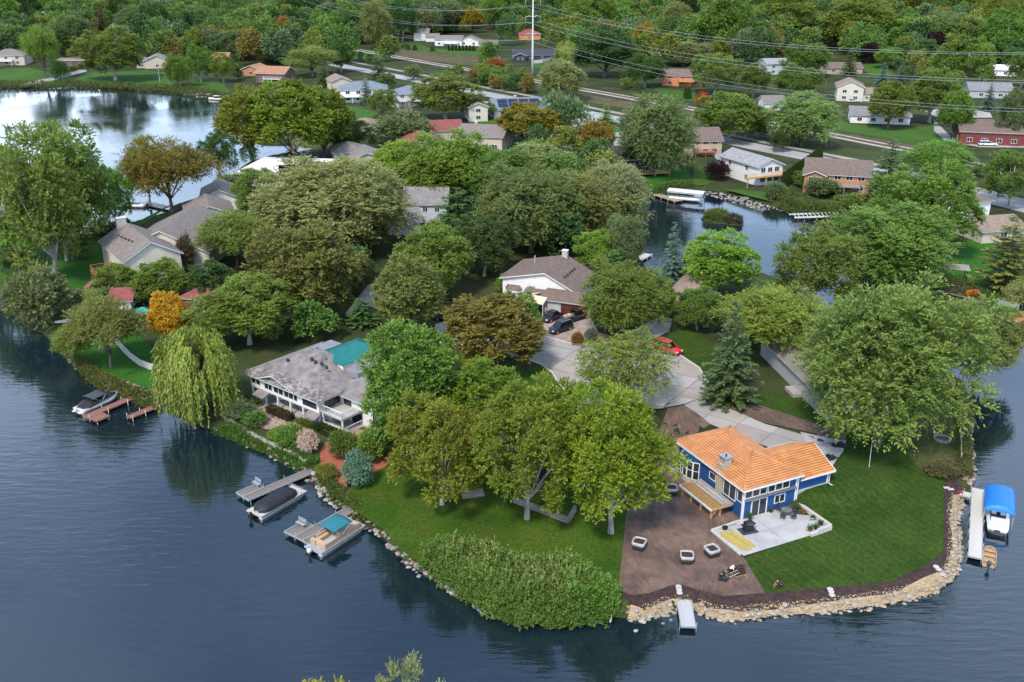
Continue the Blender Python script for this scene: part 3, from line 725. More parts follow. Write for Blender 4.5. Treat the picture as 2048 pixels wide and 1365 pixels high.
class Vol:
    """a box of the house: walls, roof with fascia; local metres, z from the ground"""
    def __init__(s, root, x0, y0, x1, y1, h, roof=('gable','y',.42), wall=None, rmat=None, over=.5, off=(0,0), rot=0., z0=-.3, trim=None, rt=.16):
        s.__dict__.update(root=root, x0=x0, y0=y0, x1=x1, y1=y1, h=h, off=off, rot=rot)
        T = Matrix.Translation((off[0], off[1], 0)) @ Matrix.Rotation(rot, 4, 'Z'); s.T = T
        tr = trim or TRIM; kind = roof[0]; mb = MB(); o = over; slabs = []
        if kind == 'gable':
            ax, pit = roof[1], roof[2]
            if ax == 'y':   # ridge along y, gable faces front
                xm = roof[3] if len(roof) > 3 else (x0+x1)/2; zp = h + pit*(x1-x0)/2; zl = roof[4] if len(roof) > 4 else h; zr = roof[5] if len(roof) > 5 else h
                mb.loft([[(x0,y,z0),(x1,y,z0),(x1,y,zr),(xm,y,zp),(x0,y,zl)] for y in (y0,y1)])
                sl, sr = (zp-zl)/(xm-x0), (zp-zr)/(x1-xm); e = .10
                slabs = [[(x0-o,y0-o,zl-sl*o+e),(xm,y0-o,zp+e),(xm,y1+o,zp+e),(x0-o,y1+o,zl-sl*o+e)], [(xm,y0-o,zp+e),(x1+o,y0-o,zr-sr*o+e),(x1+o,y1+o,zr-sr*o+e),(xm,y1+o,zp+e)]]
            else:
                ym = (y0+y1)/2; zp = h + pit*(y1-y0)/2; sl = (zp-h)/(ym-y0); e = .10
                mb.loft([[(x,y1,z0),(x,y0,z0),(x,y0,h),(x,ym,zp),(x,y1,h)] for x in (x0,x1)])
                slabs = [[(x0-o,y0-o,h-sl*o+e),(x1+o,y0-o,h-sl*o+e),(x1+o,ym,zp+e),(x0-o,ym,zp+e)], [(x0-o,ym,zp+e),(x1+o,ym,zp+e),(x1+o,y1+o,h-sl*o+e),(x0-o,y1+o,h-sl*o+e)]]
        elif kind == 'hip':
            pit = roof[1]; mb.box(x0,y0,z0,x1,y1,h); e = .08
            a0,b0,a1,b1 = x0-o,y0-o,x1+o,y1+o; run = min(a1-a0,b1-b0)/2; zp = h+e+pit*run; ze = h+e
            if a1-a0 >= b1-b0: A,B = (a0+run,(b0+b1)/2,zp),(a1-run,(b0+b1)/2,zp); slabs = [[(a0,b0,ze),(a1,b0,ze),B,A],[(a1,b0,ze),(a1,b1,ze),B],[(a1,b1,ze),(a0,b1,ze),A,B],[(a0,b1,ze),(a0,b0,ze),A]]
            else: A,B = ((a0+a1)/2,b0+run,zp),((a0+a1)/2,b1-run,zp); slabs = [[(a0,b0,ze),(a1,b0,ze),A],[(a1,b0,ze),(a1,b1,ze),B,A],[(a1,b1,ze),(a0,b1,ze),B],[(a0,b1,ze),(a0,b0,ze),A,B]]
        else:
            mb.box(x0,y0,z0,x1,y1,h); slabs = [[(x0-o,y0-o,h+.25),(x1+o,y0-o,h+.25),(x1+o,y1+o,h+.25),(x0-o,y1+o,h+.25)]]
        s.slabs = slabs; s.zp = locals().get('zp', h)
        s._put(mb, 'wall', wall)
        if rmat:
            rb = MB(); fb = MB()
            for q in slabs:
                rb.slab([(p[0],p[1],p[2]+rt) for p in q], rt*.55); c = Vector((0,0,0))
                for p in q: c += Vector(p)
                c /= len(q); fb.slab([Vector(p)+(c-Vector(p)).normalized()*.015+Vector((0,0,rt*.44)) for p in q], .2)
            s._put(rb, 'roof', rmat); s._put(fb, 'fascia', tr)
    def _put(s, mb, name, m):
        o = mb.obj(name, m, s.root); o.location = (s.off[0], s.off[1], 0); o.rotation_euler = (0,0,s.rot); return o
    def at(s, side, u, z=0):
        p = {'F':(s.x0+u,s.y0), 'B':(s.x0+u,s.y1), 'L':(s.x0,s.y0+u), 'R':(s.x1,s.y0+u)}[side]
        v = s.T @ Vector((p[0],p[1],z)); return v, {'F':0,'B':math.pi,'L':-math.pi/2,'R':math.pi/2}[side] + s.rot
    def win(s, side, u, z, w, h, mull=1, trim=None, hm=0, **k):
        v, rz = s.at(side, u, z); return window(s.root, v, rz, w, h, mull, trim, hm, **k)
    def wins(s, side, n_, z, w, h, mull=2, m0=.8, **k):
        if not n_: return
        L_ = (s.x1-s.x0) if side in 'FB' else (s.y1-s.y0)
        for i in range(n_): s.win(side, m0+(L_-2*m0)*(i+.5)/n_, z, w, h, mull, **k)
    def door(s, side, u, w, h, m, z=0):
        v, rz = s.at(side, u, z); mb = MB().box(-w/2,-.06,0,w/2,.05,h); o = mb.obj('door', m, s.root); o.location = v; o.rotation_euler = (0,0,rz)
        tb = MB().box(-w/2-.1,-.08,0,-w/2,.03,h+.1).box(w/2,-.08,0,w/2+.1,.03,h+.1).box(-w/2,-.08,h,w/2,.03,h+.1); tb.obj('door_frame', TRIM, o); return o
    def garage(s, side, u, w, h, m, n_=4, z=0):
        v, rz = s.at(side, u, z); root = MB().box(-w/2,-.02,0,w/2,.05,h).obj('garage_door', m, s.root); root.location = v; root.rotation_euler = (0,0,rz)
        pb = MB().box(-w/2+.03,-.07,.03,w/2-.03,-.02,h/n_-.03)
        for i in range(n_): p = pb.obj('panel', m, root) if i == 0 else link(bpy.data.objects.new('panel', p.data), root); p.location = (0,0,h/n_*i)
        return root
    def chimney(s, x, y, z0, z1, w=.9, d=.7, m=None):
        m = m or mat('chimney_brick', (.36,.24,.18), (.5,.38,.3), 6, .9, .4)
        o = s._put(MB().box(x-w/2,y-d/2,z0,x+w/2,y+d/2,z1), 'chimney', m); MB().box(x-w/2-.08,y-d/2-.08,z1,x+w/2+.08,y+d/2+.08,z1+.12).obj('chimney_cap', TRIM, o); return o
    def vent(s, x, y, z, m=None): return s._put(MB().box(x-.15,y-.15,z,x+.15,y+.15,z+.4), 'roof_vent', m or DARKTRIM)
def railing(root, pts, z, h=.95, m=None, n_=None, name='railing'):
    mb = MB()
    for a, b in zip(pts[:-1], pts[1:]):
        a, b = Vector((*a, z)), Vector((*b, z)); L_ = (b-a).length; k = max(2, int(L_/.28))
        mb.tube([a+Vector((0,0,h)), b+Vector((0,0,h))], .055, 4).tube([a+Vector((0,0,.12)), b+Vector((0,0,.12))], .04, 4)
        for i in range(k+1): p = a.lerp(b, i/k); mb.tube([p, p+Vector((0,0,h))], .06 if i in (0,k) else .022, 4, False)
    return mb.obj(name, m or TRIM, root)
def planks(root, x0, y0, x1, y1, z, w, m, axis='x', t=.05, name='plank', gap=.012, flatten=None):
    """boards laid side by side; axis is the direction the boards run"""
    L_ = (y1-y0) if axis == 'x' else (x1-x0); n_ = max(1, round(L_/w)); w = L_/n_; out = []
    d = None
    for i in range(n_):
        if axis == 'x': p = (x0, y0+i*w, z)
        else: p = (x0+i*w, y0, z)
        if d is None:
            mb = MB().box(0,gap/2,-t,x1-x0,w-gap/2,0) if axis == 'x' else MB().box(gap/2,0,-t,w-gap/2,y1-y0,0); o = mb.obj(name, m, root); d = o.data
        else: o = link(bpy.data.objects.new(name, d), root)
        o.location = p; out.append(o)
    return out
def courses(root, e0, e1, r0, r1, n_, m, name='tile_course', lift=.06, t=.05):
    """roof plane from eave e0-e1 to ridge r0-r1 in n overlapping courses"""
    e0,e1,r0,r1 = map(Vector,(e0,e1,r0,r1)); nn = (e1-e0).cross((r0+r1)/2-e0).normalized(); 
    if nn.z < 0: nn = -nn
    for i in range(n_):
        a,b = i/n_,(i+1-.10)/n_
        p = [e0.lerp(r0,a)+nn*lift, e1.lerp(r1,a)+nn*lift, e1.lerp(r1,b)+nn*.004, e0.lerp(r0,b)+nn*.004]
        if (p[2]-p[3]).length < .03: p = p[:3]
        vs = p + [q-nn*t for q in p]; k = len(p); fs = [tuple(range(k)), tuple(range(k,2*k))[::-1]] + [(j,k+j,k+(j+1)%k,(j+1)%k) for j in range(k)]
        o = mesh_obj(name, vs, fs, m, root)
        if o.data.polygons[0].normal.dot(nn) < 0:
            for q in o.data.polygons: q.flip()
def house(name, label, px, py, rot, cat='house', world=None):
    x, y, z = (world[0], world[1], gh(*world[:2])) if world else G(px, py); return empty(name, (x,y,z), R(rot), label, cat)
# ------------------------------------------------------------------ the blue house with the orange roof
BLUE = siding('blue_board_siding', (.010,.068,.205), .2, True, .8)
ORANGE = mat('orange_roof_tile', (.56,.245,.088), (.43,.175,.058), 1.1, .5, .35, 7, spec=.6, detail=8)
STONE = mat('stacked_stone', (.46,.40,.31), (.25,.21,.16), 4, .9, .6, 7)
CONC = mat('concrete', (.34,.325,.31), (.25,.235,.22), .35, .92, .2, 8, detail=8)
CONCW = mat('pale_concrete', (.40,.40,.405), (.29,.29,.295), .5, .9, .2, 9, detail=8, contrast=(.3,.6))
LUMBER = mat('new_lumber', (.50,.31,.13), (.38,.22,.09), 2, .8, .2, 8, stretch=(1,6,1))
LUMBERY = mat('treated_lumber', (.46,.36,.09), (.34,.26,.06), 2, .8, .2, 8, stretch=(1,6,1))
GREYDECK = mat('grey_decking', (.30,.26,.235), (.23,.20,.18), 1.5, .85)
hb = house('blue_house', 'blue house with bright orange tiled hip roof under renovation', 0, 0, 25.5, world=HB[:2]); hb.location.z = GZ
W, D_, EH = 7.45, 12.5, 4.0
v = Vol(hb, 0, 0, W, D_, EH, ('hip', .474), BLUE, None)
a0,b0,a1,b1,ze,zp,rn = -.5,-.5,W+.5,D_+.5,EH+.08,EH+.08+2.0,(W+1)/2
A,B = (a0+rn,b0+rn,zp),(a0+rn,b1-rn,zp)
c4 = [(a0,b0,ze),(a1,b0,ze),(a1,b1,ze),(a0,b1,ze)]
ub = MB()
for q in ([c4[0],c4[1],A],[c4[1],c4[2],B,A],[c4[2],c4[3],B],[c4[3],c4[0],A,B]): ub.slab([(p[0],p[1],p[2]-.02) for p in q], .06)
ub.obj('roof', mat('roof_underlay', (.16,.05,.02), None, 1, .9), hb)  # dark layer below the tiles, colour stands in for shadow between courses
courses(hb, c4[0], c4[1], A, A, 15, ORANGE); courses(hb, c4[1], c4[2], A, B, 15, ORANGE); courses(hb, c4[2], c4[3], B, B, 15, ORANGE); courses(hb, c4[3], c4[0], B, A, 15, ORANGE)
for p, q in ((c4[0],A),(c4[1],A),(c4[2],B),(c4[3],B),(A,B)):
    up = Vector((0,0,.05)); MB().tube([Vector(p)+up, Vector(q)+up], .075, 6).obj('ridge_cap', ORANGE, hb, True)
MB().box(a0-.06,a0-.06,ze-.26,a1+.06,a0+.0,ze-.03).obj('gutter', TRIM, hb); MB().box(a0-.06,b0,ze-.26,a0,b1,ze-.03).obj('gutter', TRIM, hb)
MB().box(a0,b1,ze-.26,a1+.06,b1+.06,ze-.03).obj('gutter', TRIM, hb); MB().box(a1,4.2,ze-.26,a1+.06,b1,ze-.03).obj('gutter', TRIM, hb)
MB().box(a0+.02,b0+.02,ze-.2,a1-.02,b1-.02,ze-.14).obj('soffit', TRIM, hb)
# wing
wv = Vol(hb, W+.02, .35, 12.4, 7.0, 3.3, ('gable','x',.47), BLUE, None, z0=.2)
e0, e1 = (W+.55,-.2,3.2),(12.95,-.2,3.2); r0, r1 = (W-1.2,3.68,5.18),(12.95,3.68,5.0); q0, q1 = (W+.55,7.55,3.2),(12.95,7.55,3.2)
e0v = (W+.45, -.2, 3.28); 
courses(hb, e0, e1, (W-1.3,3.68,5.0), r1, 13, ORANGE); courses(hb, q1, q0, r1, (W-1.3,3.68,5.0), 13, ORANGE)
MB().slab([(W+.5,-.15,3.17),(12.9,-.15,3.17),(12.9,3.68,4.94),(W-.9,3.68,4.94)], .08).slab([(12.9,7.5,3.17),(W+.5,7.5,3.17),(W-.9,3.68,4.94),(12.9,3.68,4.94)], .08).obj('roof', mat('roof_underlay', (.16,.05,.02), None, 1, .9), hb)  # wing roof base, shadow lines of the course gaps put in as dark colour
MB().tube([(W-1.2,3.68,5.06),(12.95,3.68,5.06)], .08, 6).obj('ridge_cap', ORANGE, hb, True)
MB().box(W+.4,-.27,3.06,13,-.2,3.26).obj('gutter', TRIM, hb); MB().box(W+.4,7.55,3.06,13,7.62,3.26).obj('gutter', TRIM, hb)
MB().slab([(12.95,-.2,3.28),(13.02,-.2,3.28),(13.02,3.68,5.0),(12.95,3.68,5.0)], .24).slab([(12.95,7.55,3.28),(13.02,7.55,3.28),(13.02,3.68,5.0),(12.95,3.68,5.0)], .24).obj('rake_board', TRIM, hb)
MB().box(W+.02,.28,-.3,12.46,.34,1.55).obj('foundation', CONCW, hb)
for x in (12.28,): MB().box(x,.27,1.5,x+.2,.345,3.1).obj('corner_board', TRIM, hb)
MB().box(W+.1,.27,2.85,12.3,.34,3.1).obj('frieze', TRIM, hb)
MB().tube([(12.75,-.25,3.1),(12.6,.2,2.7),(12.6,.22,1.4),(12.8,-.2,1.3)], .06, 6).obj('downspout', TRIM, hb)
# trim on the main body
for x0_, x1_ in ((-.06,.14),(W-.14,W+.06)): MB().box(x0_,-.06,-.1,x1_,-.003,EH-.2).obj('corner_board', TRIM, hb)
MB().box(-.06,-.003,-.1,-.003,.2,EH-.2).obj('corner_board', TRIM, hb)
MB().box(.14,-.07,2.22,W-.14,-.003,2.34).obj('belt_board', TRIM, hb); MB().slab([(.1,-.32,2.36),(W-.1,-.32,2.36),(W-.1,-.003,2.52),(.1,-.003,2.52)], .06).obj('pent_roof', mat('dark_flashing',(.10,.11,.13),None,1,.5), hb)
MB().tube([(W+.2,-.3,3.9),(W+.16,-.1,3.5),(W+.16,-.1,.35),(W+.3,-.5,.15)], .06, 6).obj('downspout', TRIM, hb)
MB().tube([(-.2,-.3,3.9),(-.12,-.12,3.5),(-.12,-.12,.15),(-.4,-.5,.08)], .06, 6).obj('downspout', TRIM, hb)
for g_ in (0, 1):
    for i in range(3): window(hb, (.62+g_*3.2+i*1.02, 0, 2.66), 0, .86, 1.0)
sd = v.win('F', 2.25, .05, 2.0, 2.0, 2, name='sliding_door', fw=.13)
v.win('F', 5.15, .95, 1.35, .95, 2)
# lake side
pi2 = -math.pi/2
window(hb, (0,.62,2.05), pi2, .8, 1.45); window(hb, (0,2.5,1.62), pi2, 2.1, 1.95, 2, name='sliding_door')
MB().box(-.28,3.75,-.2,.35,4.75,5.0).obj('chimney_breast', STONE, hb); ch = MB().box(-.05,3.7,3.9,.95,4.75,5.75).obj('chimney', STONE, hb); MB().box(-.15,3.6,5.75,1.05,4.85,5.9).obj('chimney_cap', mat('metal_cap',(.55,.56,.58),None,1,.3,metal=.8), ch); MB().tube([(.45,4.2,5.9),(.45,4.2,6.15)],.11,8).obj('flue', DARKTRIM, ch)
MB().box(-.1,3.3,4.32,1.25,3.68,4.46).obj('flashing', ORANGE, hb)
window(hb, (0,5.7,2.2), pi2, 1.1, .8)
pw = [(0,11.75),(-.55,11.2),(-.82,10.4),(-.82,9.6),(-.55,8.8),(0,8.25)]
MB().prism(pw+[(.05,8.25),(.05,11.75)], -.2, .7).obj('bay_base', CONCW, hb); MB().prism([(x*1.0,y) for x,y in pw]+[(.05,8.25),(.05,11.75)], 3.0, 3.85).obj('bay_head', BLUE, hb)
for a_, b_ in zip(pw[:-1], pw[1:]):
    m_ = ((a_[0]+b_[0])/2,(a_[1]+b_[1])/2); L_ = math.hypot(a_[0]-b_[0],a_[1]-b_[1]); window(hb, (m_[0],m_[1],.78), math.atan2(b_[1]-a_[1],b_[0]-a_[0]), L_-.16, 2.15, 1, None, 1)
for (x_,y_) in ((5.6,10.5),(6.5,8.2)): MB().tube([(x_,y_,ze+.3),(x_,y_,ze+1.5-abs(x_-3.7)*.3)],.06,6).obj('roof_vent', ORANGE, hb)
MB().tube([(1.6,5.0,5.0),(1.6,5.0,5.55)],.06,6).obj('roof_vent', ORANGE, hb); MB().tube([(1.3,3.4,4.8),(1.3,3.4,5.5)],.09,6).obj('roof_vent', ORANGE, hb)
for i in range(9): MB().box(.15+.12*i,1.0+i*.9,4.43+.06*i,.23+.12*i,1.08+i*.9,4.55+.06*i).obj('snow_guard', ORANGE, hb)
# deck in progress, a thing of its own
dk = empty('unfinished_deck', hb.location, R(25.5), 'half built deck with open joists beside the blue house', 'deck')
MB().box(-3.4,1.25,1.22,-3.32,7.45,1.47).obj('rim_joist', TRIM, dk); MB().box(-3.32,1.25,1.22,-.35,1.33,1.47).obj('rim_joist', LUMBER, dk); MB().box(-3.32,7.37,1.22,-.35,7.45,1.47).obj('rim_joist', LUMBER, dk)
jm = None
for i in range(15):
    y_ = 1.62+i*.4
    o = MB().box(-3.3,0,1.22,-.4,.06,1.44).obj('joist', LUMBER, dk) if jm is None else link(bpy.data.objects.new('joist', jm), dk); jm = o.data; o.location.y = y_
for x_ in (-3.1,-1.9): MB().box(x_,1.4,.98,x_+.1,7.3,1.21).obj('beam', LUMBER, dk)
for y_ in (1.55,3.5,5.4,7.1): MB().box(-3.12,y_,-.25,-2.96,y_+.16,1.2).obj('post', LUMBER, dk)
for y_ in (1.55,4.4,7.1): MB().box(-1.92,y_,-.25,-1.76,y_+.16,.98).obj('post', LUMBER, dk)
planks(dk, -1.75, 1.2, -.32, 7.4, 1.5, .16, GREYDECK, 'y')
for i,(x_,y_,a_) in enumerate(((-1.55,1.6,2),(-1.2,2.2,-1.5),(-.95,1.4,1))): o = MB().box(0,0,0,.14,4.8,.04).obj('loose_board', CONCW, dk); o.location = (x_,y_,1.52); o.rotation_euler = (0,0,R(a_))
MB().tube([(-3.0,1.6,.2),(-2.6,1.3,1.2)],.05,4).obj('brace', LUMBER, dk)

# ------------------------------------------------------------------ white house with the wood shake roof
SHAKE = mat('weathered_shake', (.27,.245,.235), (.13,.115,.11), .9, .95, .3, 6, detail=8, contrast=(.28,.72))
GREEN = mat('green_metal_roof', (.022,.20,.19), (.018,.17,.165), 1, .38, metal=.3)
PORCH = mat('porch_grey', (.40,.39,.37), None, 1, .7)
hw = house('shake_roof_house', 'white two storey lake house with grey wood shake roof', 0, 0, -39, world=(-36.9,125.9))
EH = 4.35
wallw = wm('white')
up = Vol(hw, 0, 0, 14.5, 13, EH, ('hip',.42), wallw, None, z0=2.2)
lo = Vol(hw, .3, 2.2, 14.4, 12.9, 2.2, ('flat',), wallw, None)
MB().box(.1,.05,2.02,14.4,2.2,2.2).obj('porch_ceiling', PORCH, hw); MB().box(-.1,-.3,-.2,14.6,2.2,.12).obj('porch_floor', PORCH, hw)
wing = Vol(hw, 14.52, 4.0, 20.6, 13, 4.0, ('hip',.42), wallw, None)
for x_ in (0.05, 2.9, 5.6, 8.3, 11.0, 14.25): MB().box(x_,.02,.1,x_+.22,.24,2.2).obj('porch_post', TRIM, hw)
for x_ in (.5, 11.3): 
    MB().slab([(x_+1.2,-1.3,1.75),(x_+3.6,-1.3,1.75),(x_+3.6,.0,2.15),(x_+1.2,.0,2.15)], .08).obj('porch_canopy', SHAKE, hw)
railing(hw, [(.2,.1),(2.9,.1)], .1, .7); railing(hw, [(11.2,.1),(14.3,.1)], .1, .7)
# upper windows of the lake front
fr = DARKTRIM
for x_, w_, z_, h_ in ((1.25,1.9,2.75,1.25),(4.0,1.6,2.65,1.45),(6.2,2.0,2.65,1.6),(8.4,1.9,2.65,1.45),(9.85,.7,2.65,1.3),(12.7,2.6,2.7,1.3)): up.win('F', x_, z_, w_, h_, 2 if w_ > 1.5 and x_ < 12 else 1, TRIM if x_ != 12.7 else fr)
lo.wins('F', 5, .2, 1.5, 1.7, 2)
up.win('R', 1.9, 2.5, 1.6, 1.7, 2, fr, name='balcony_door'); up.win('R', 3.3, 2.6, .7, 1.5, 1, fr)
wing.win('F', 1.2, 2.35, 1.3, 1.3, 2, fr); wing.win('F', 4.2, 2.9, 1.6, .6, 1, fr); wing.win('F', 3.0, .15, 1.9, 1.75, 1, fr); wing.win('R', 2.5, 2.3, 1.0, 1.3, 1, fr); wing.win('R', 5.5, 2.3, 1.0, 1.3, 1, fr)
MB().tube([(20.75,3.9,4.0),(20.7,3.9,.0)], .07, 6).obj('downspout', DARKTRIM, hw)
# balcony in the inner corner
bal = MB().box(14.55,.4,2.1,18.6,3.95,2.3).obj('balcony', PORCH, hw); railing(bal, [(14.6,.45),(18.55,.45),(18.55,3.9)], 2.3, 1.0)
for x_ in (14.6,18.4): MB().box(x_,.42,-.1,x_+.2,.62,2.1).obj('balcony_post', TRIM, hw)
railing(hw, [(14.7,.5),(18.5,.5),(18.5,3.9)], .1, .8)
MB().box(14.5,.3,-.2,18.7,4,.1).obj('porch_floor', PORCH, hw)
# shakes: each one laid, the 300 nearest as parts
SH = []
srg = random.Random(5)
def shakes(poly_eave0, poly_eave1, ridge0, ridge1, rows, cut=None):
    e0,e1,r0,r1 = map(Vector,(poly_eave0,poly_eave1,ridge0,ridge1)); nn = (e1-e0).cross((r0+r1)/2-e0).normalized()
    if nn.z < 0: nn = -nn
    for i in range(rows):
        a = e0.lerp(r0,i/rows); b = e1.lerp(r1,i/rows); a2 = e0.lerp(r0,(i+1)/rows); b2 = e1.lerp(r1,(i+1)/rows); L_ = (b-a).length; L2 = (b2-a2).length; u = (b-a).normalized(); 
        sv = ((a2+b2)/2-(a+b)/2); sv = sv - u*sv.dot(u); hgt = sv.length; sv.normalize(); x = 0.0; st = (a2-a).dot(u)
        while x < L_-.05:
            w_ = min(srg.uniform(.26,.52), L_-x); c0 = a+u*x
            if not (cut and cut(c0)): SH.append((c0+nn*srg.uniform(.03,.06), u, sv, nn, w_-.02, hgt*1.12*srg.uniform(.96,1.04)))
            x += w_
def hipquads(x0,y0,x1,y1,ze,pit,o=.8):
    a0,b0,a1,b1 = x0-o,y0-o,x1+o,y1+o; rn = min(a1-a0,b1-b0)/2; zp = ze+pit*rn
    if a1-a0 >= b1-b0: A,B = (a0+rn,(b0+b1)/2,zp),(a1-rn,(b0+b1)/2,zp); return [((a0,b0,ze),(a1,b0,ze),A,B),((a1,b0,ze),(a1,b1,ze),B,B),((a1,b1,ze),(a0,b1,ze),B,A),((a0,b1,ze),(a0,b0,ze),A,A)]
    A,B = ((a0+a1)/2,b0+rn,zp),((a0+a1)/2,b1-rn,zp); return [((a0,b0,ze),(a1,b0,ze),A,A),((a1,b0,ze),(a1,b1,ze),A,B),((a1,b1,ze),(a0,b1,ze),B,B),((a0,b1,ze),(a0,b0,ze),B,A)]
ub = MB(); fb = MB()
mainq = hipquads(0,0,14.5,13,EH-.1,.42); wq = hipquads(13.0,4.0,20.6,13,3.9,.42)
for q in mainq+wq:
    pl = [q[0],q[1],q[3],q[2]] if q[2]!=q[3] else [q[0],q[1],q[2]]
    ub.slab(pl, .08); fb.slab([(p[0],p[1],p[2]-.1) for p in pl], .14)
# cross gable over the lake front
gx0,gx1,gxm,gz0,gz1 = 2.6,10.6,6.0,EH+.1,EH+1.35
gq = [((gx0,-.95,gz0),(gx0+.0,4.5,gz0+.35),(gxm,-.95,gz1),(gxm,5.0,gz1+.35)), ((gx1,4.5,gz0+.35),(gx1,-.95,gz0),(gxm,5.0,gz1+.35),(gxm,-.95,gz1))]
for q in gq: ub.slab([q[0],q[1],q[3],q[2]], .08); fb.slab([(p[0],p[1]+.03,p[2]-.1) for p in (q[0],q[1],q[3],q[2])], .16)
MB().add([(gx0,-.02,EH-.3),(gx1,-.02,EH-.3),(gx1,-.02,gz0),(gxm,-.02,gz1),(gx0,-.02,gz0),(gx0,1,EH-.3),(gx1,1,EH-.3),(gx1,1,gz0),(gxm,1,gz1),(gx0,1,gz0)],[(0,1,2,3,4),(9,8,7,6,5),(0,5,6,1),(1,6,7,2),(2,7,8,3),(3,8,9,4),(4,9,5,0)]).obj('gable_wall', wallw, hw)
arc = [(-1.3+2.6*i/10, .45*math.sin(math.pi*i/10)) for i in range(11)]
MB().loft([[(6.2+x,y,EH+.02+z) for x,z in arc]+[(6.2+1.3,y,EH-.03),(6.2-1.3,y,EH-.03)] for y in (-.06,-.03)]).obj('arched_window', GLASS, hw)
ub.obj('roof', SHAKE, hw); fb.obj('fascia', TRIM, hw)
shakes(*mainq[0], 20); shakes(*mainq[3], 20); shakes(*mainq[1], 20, lambda p: False); shakes(*wq[0], 14); shakes(*wq[1], 14)
for q in gq: shakes(*q, 9)
SH.sort(key=lambda s_: s_[0].y - .0*s_[0].x)
sm = {}
allb = MB()
def shake_verts(s_): c,u,sv,nn,w_,h_ = s_; p = [c,c+u*w_,c+u*w_+sv*h_-nn*.035,c+sv*h_-nn*.035]; return p+[q-nn*.035 for q in p]
SHM = [SHAKE, mat('dark_shake', (.19,.17,.16), (.09,.08,.075), .9, .95, .3, 6), mat('pale_shake', (.33,.305,.295), (.2,.18,.175), .9, .95, .3, 6)]
SF = [(0,1,2,3),(7,6,5,4),(0,4,5,1),(1,5,6,2),(2,6,7,3),(3,7,4,0)]
for i, s_ in enumerate(SH):
    vv = shake_verts(s_)
    if i < 300: mesh_obj('shake', vv, SF, SHM[i % 3 if srg.random() < .8 else srg.randrange(3)], hw)
    else: allb.add(vv, SF)
tag(allb.obj('shakes', SHAKE, hw), kind='stuff')
gr = MB(); gx0,gy0,gx1,gy1,gz,gt = 6.6,6.6,12.2,14.6,6.35,7.75
for q in hipquads(gx0,gy0,gx1,gy1,gz,.42,.2): gr.slab([q[0],q[1],q[3],q[2]] if q[2]!=q[3] else [q[0],q[1],q[2]], .1)
go = gr.obj('metal_roof', GREEN, hw); MB().box(gx0,gy0,5.2,gx1,gy1,gz-.02).obj('clerestory_wall', wallw, hw)
for q in hipquads(gx0,gy0,gx1,gy1,gz,.42,.2):
    a_,b_,c_,d_ = map(Vector,q); n_ = int((b_-a_).length/.5)
    for i in range(n_+1):
        t_ = i/n_; p = a_.lerp(b_,t_); L_=(b_-a_).length; rl=(d_-c_).length; run=(L_-rl)/2; x = t_*L_; k = min(1,x/run if run>0 else 1,(L_-x)/run if run>0 else 1); ridge = c_.lerp(d_, min(1,max(0,(x-run)/rl)) if rl>.01 else 0)
        tgt = p.lerp(ridge,1) if k>=1 else None
        inn = (c_.lerp(d_,.5)-(a_+b_)/2); inn -= (b_-a_).normalized()*inn.dot((b_-a_).normalized()); q2 = p+inn*max(.02,k)
        MB().tube([p+Vector((0,0,.05)), q2+Vector((0,0,.05))],.035,4).obj('seam', GREEN, go)
MB().box(12.3,6.6,5.0,15.2,12.0,5.9).obj('flat_roof', mat('grey_membrane',(.22,.22,.24),None,1,.7), hw); MB().box(4.2,7.6,5.6,6.5,11.5,6.6).obj('flat_roof', mat('grey_membrane',(.22,.22,.24),None,1,.7), hw)
for (x_,y_) in ((8.0,4.4),(9.0,4.2),(10.2,4.3),(11.5,4.0),(4.5,3.0)): MB().box(x_,y_,EH+.3+.42*(y_+.3),x_+.35,y_+.3,EH+.75+.42*(y_+.3)).obj('roof_vent', DARKTRIM, hw)
MB().tube([(9.6,5.6,6.2),(9.6,5.6,7.6)],.14,8).obj('flue_pipe', mat('metal_cap',(.55,.56,.58),None,1,.3,metal=.8), hw)
# ------------------------------------------------------------------ other houses
# garage house in the middle of the point
hg = house('garage_house', 'white house with brown roof, tan sun sails and brown garage door', 0, 0, -22, world=(-1.7,168.4))
m1 = Vol(hg, 0, 0, 14, 11, 4.0, ('gable','y',.31,8.2,4.4,3.3), wm('white'), rm('brown'))
DT = mat('window_surround', (.12,.11,.11), None, 1, .6)
for x_, z_ in ((5.6,2.2),(10.4,1.9)): m1.win('F', x_, z_, 1.25, 1.15, 2, DT); m1.win('F', x_, z_+.06, 1.1, 1.0, 2)
bw = MB().prism([(1.2,-.9),(3.2,-.9),(3.8,0),(.6,0)],.1,2.6).obj('bay', wm('white'), hg); MB().loft([[(.5,-.05,2.6),(1.1,-1.05,2.6),(3.3,-1.05,2.6),(3.9,-.05,2.6)],[(1.0,-.05,3.3),(1.5,-.4,3.3),(2.9,-.4,3.3),(3.4,-.05,3.3)]]).obj('bay_roof', rm('brown'), hg)
window(hg, (2.2,-.9,.9), 0, 1.5, 1.2, 2); window(hg, (3.5,-.45,.9), R(56), .6, 1.2)
m2 = Vol(hg, 9.2, -3.2, 17.5, 2.5, 2.5, ('gable','x',.3), siding('grey_batten', (.42,.43,.44), .25, True), rm('brown'))
m2.garage('F', 5.6, 4.9, 2.05, mat('garage_brown', (.11,.035,.02), (.08,.025,.015), 2, .5))
MB().slab([(4.6,-2.4,2.5),(9.2,-2.4,2.5),(9.2,0,3.1),(4.6,0,3.1)], .15).obj('porch_roof', rm('brown'), hg); m1.chimney(8.4, 10.2, 5, 7.6, 1.0, .8, mat('pale_brick',(.5,.46,.42),(.35,.3,.27),6,.9,.4)); MB().tube([(3.4,7.5,5.0),(3.4,7.5,6.8)],.12,8).obj('flue_pipe', CONCW, hg)
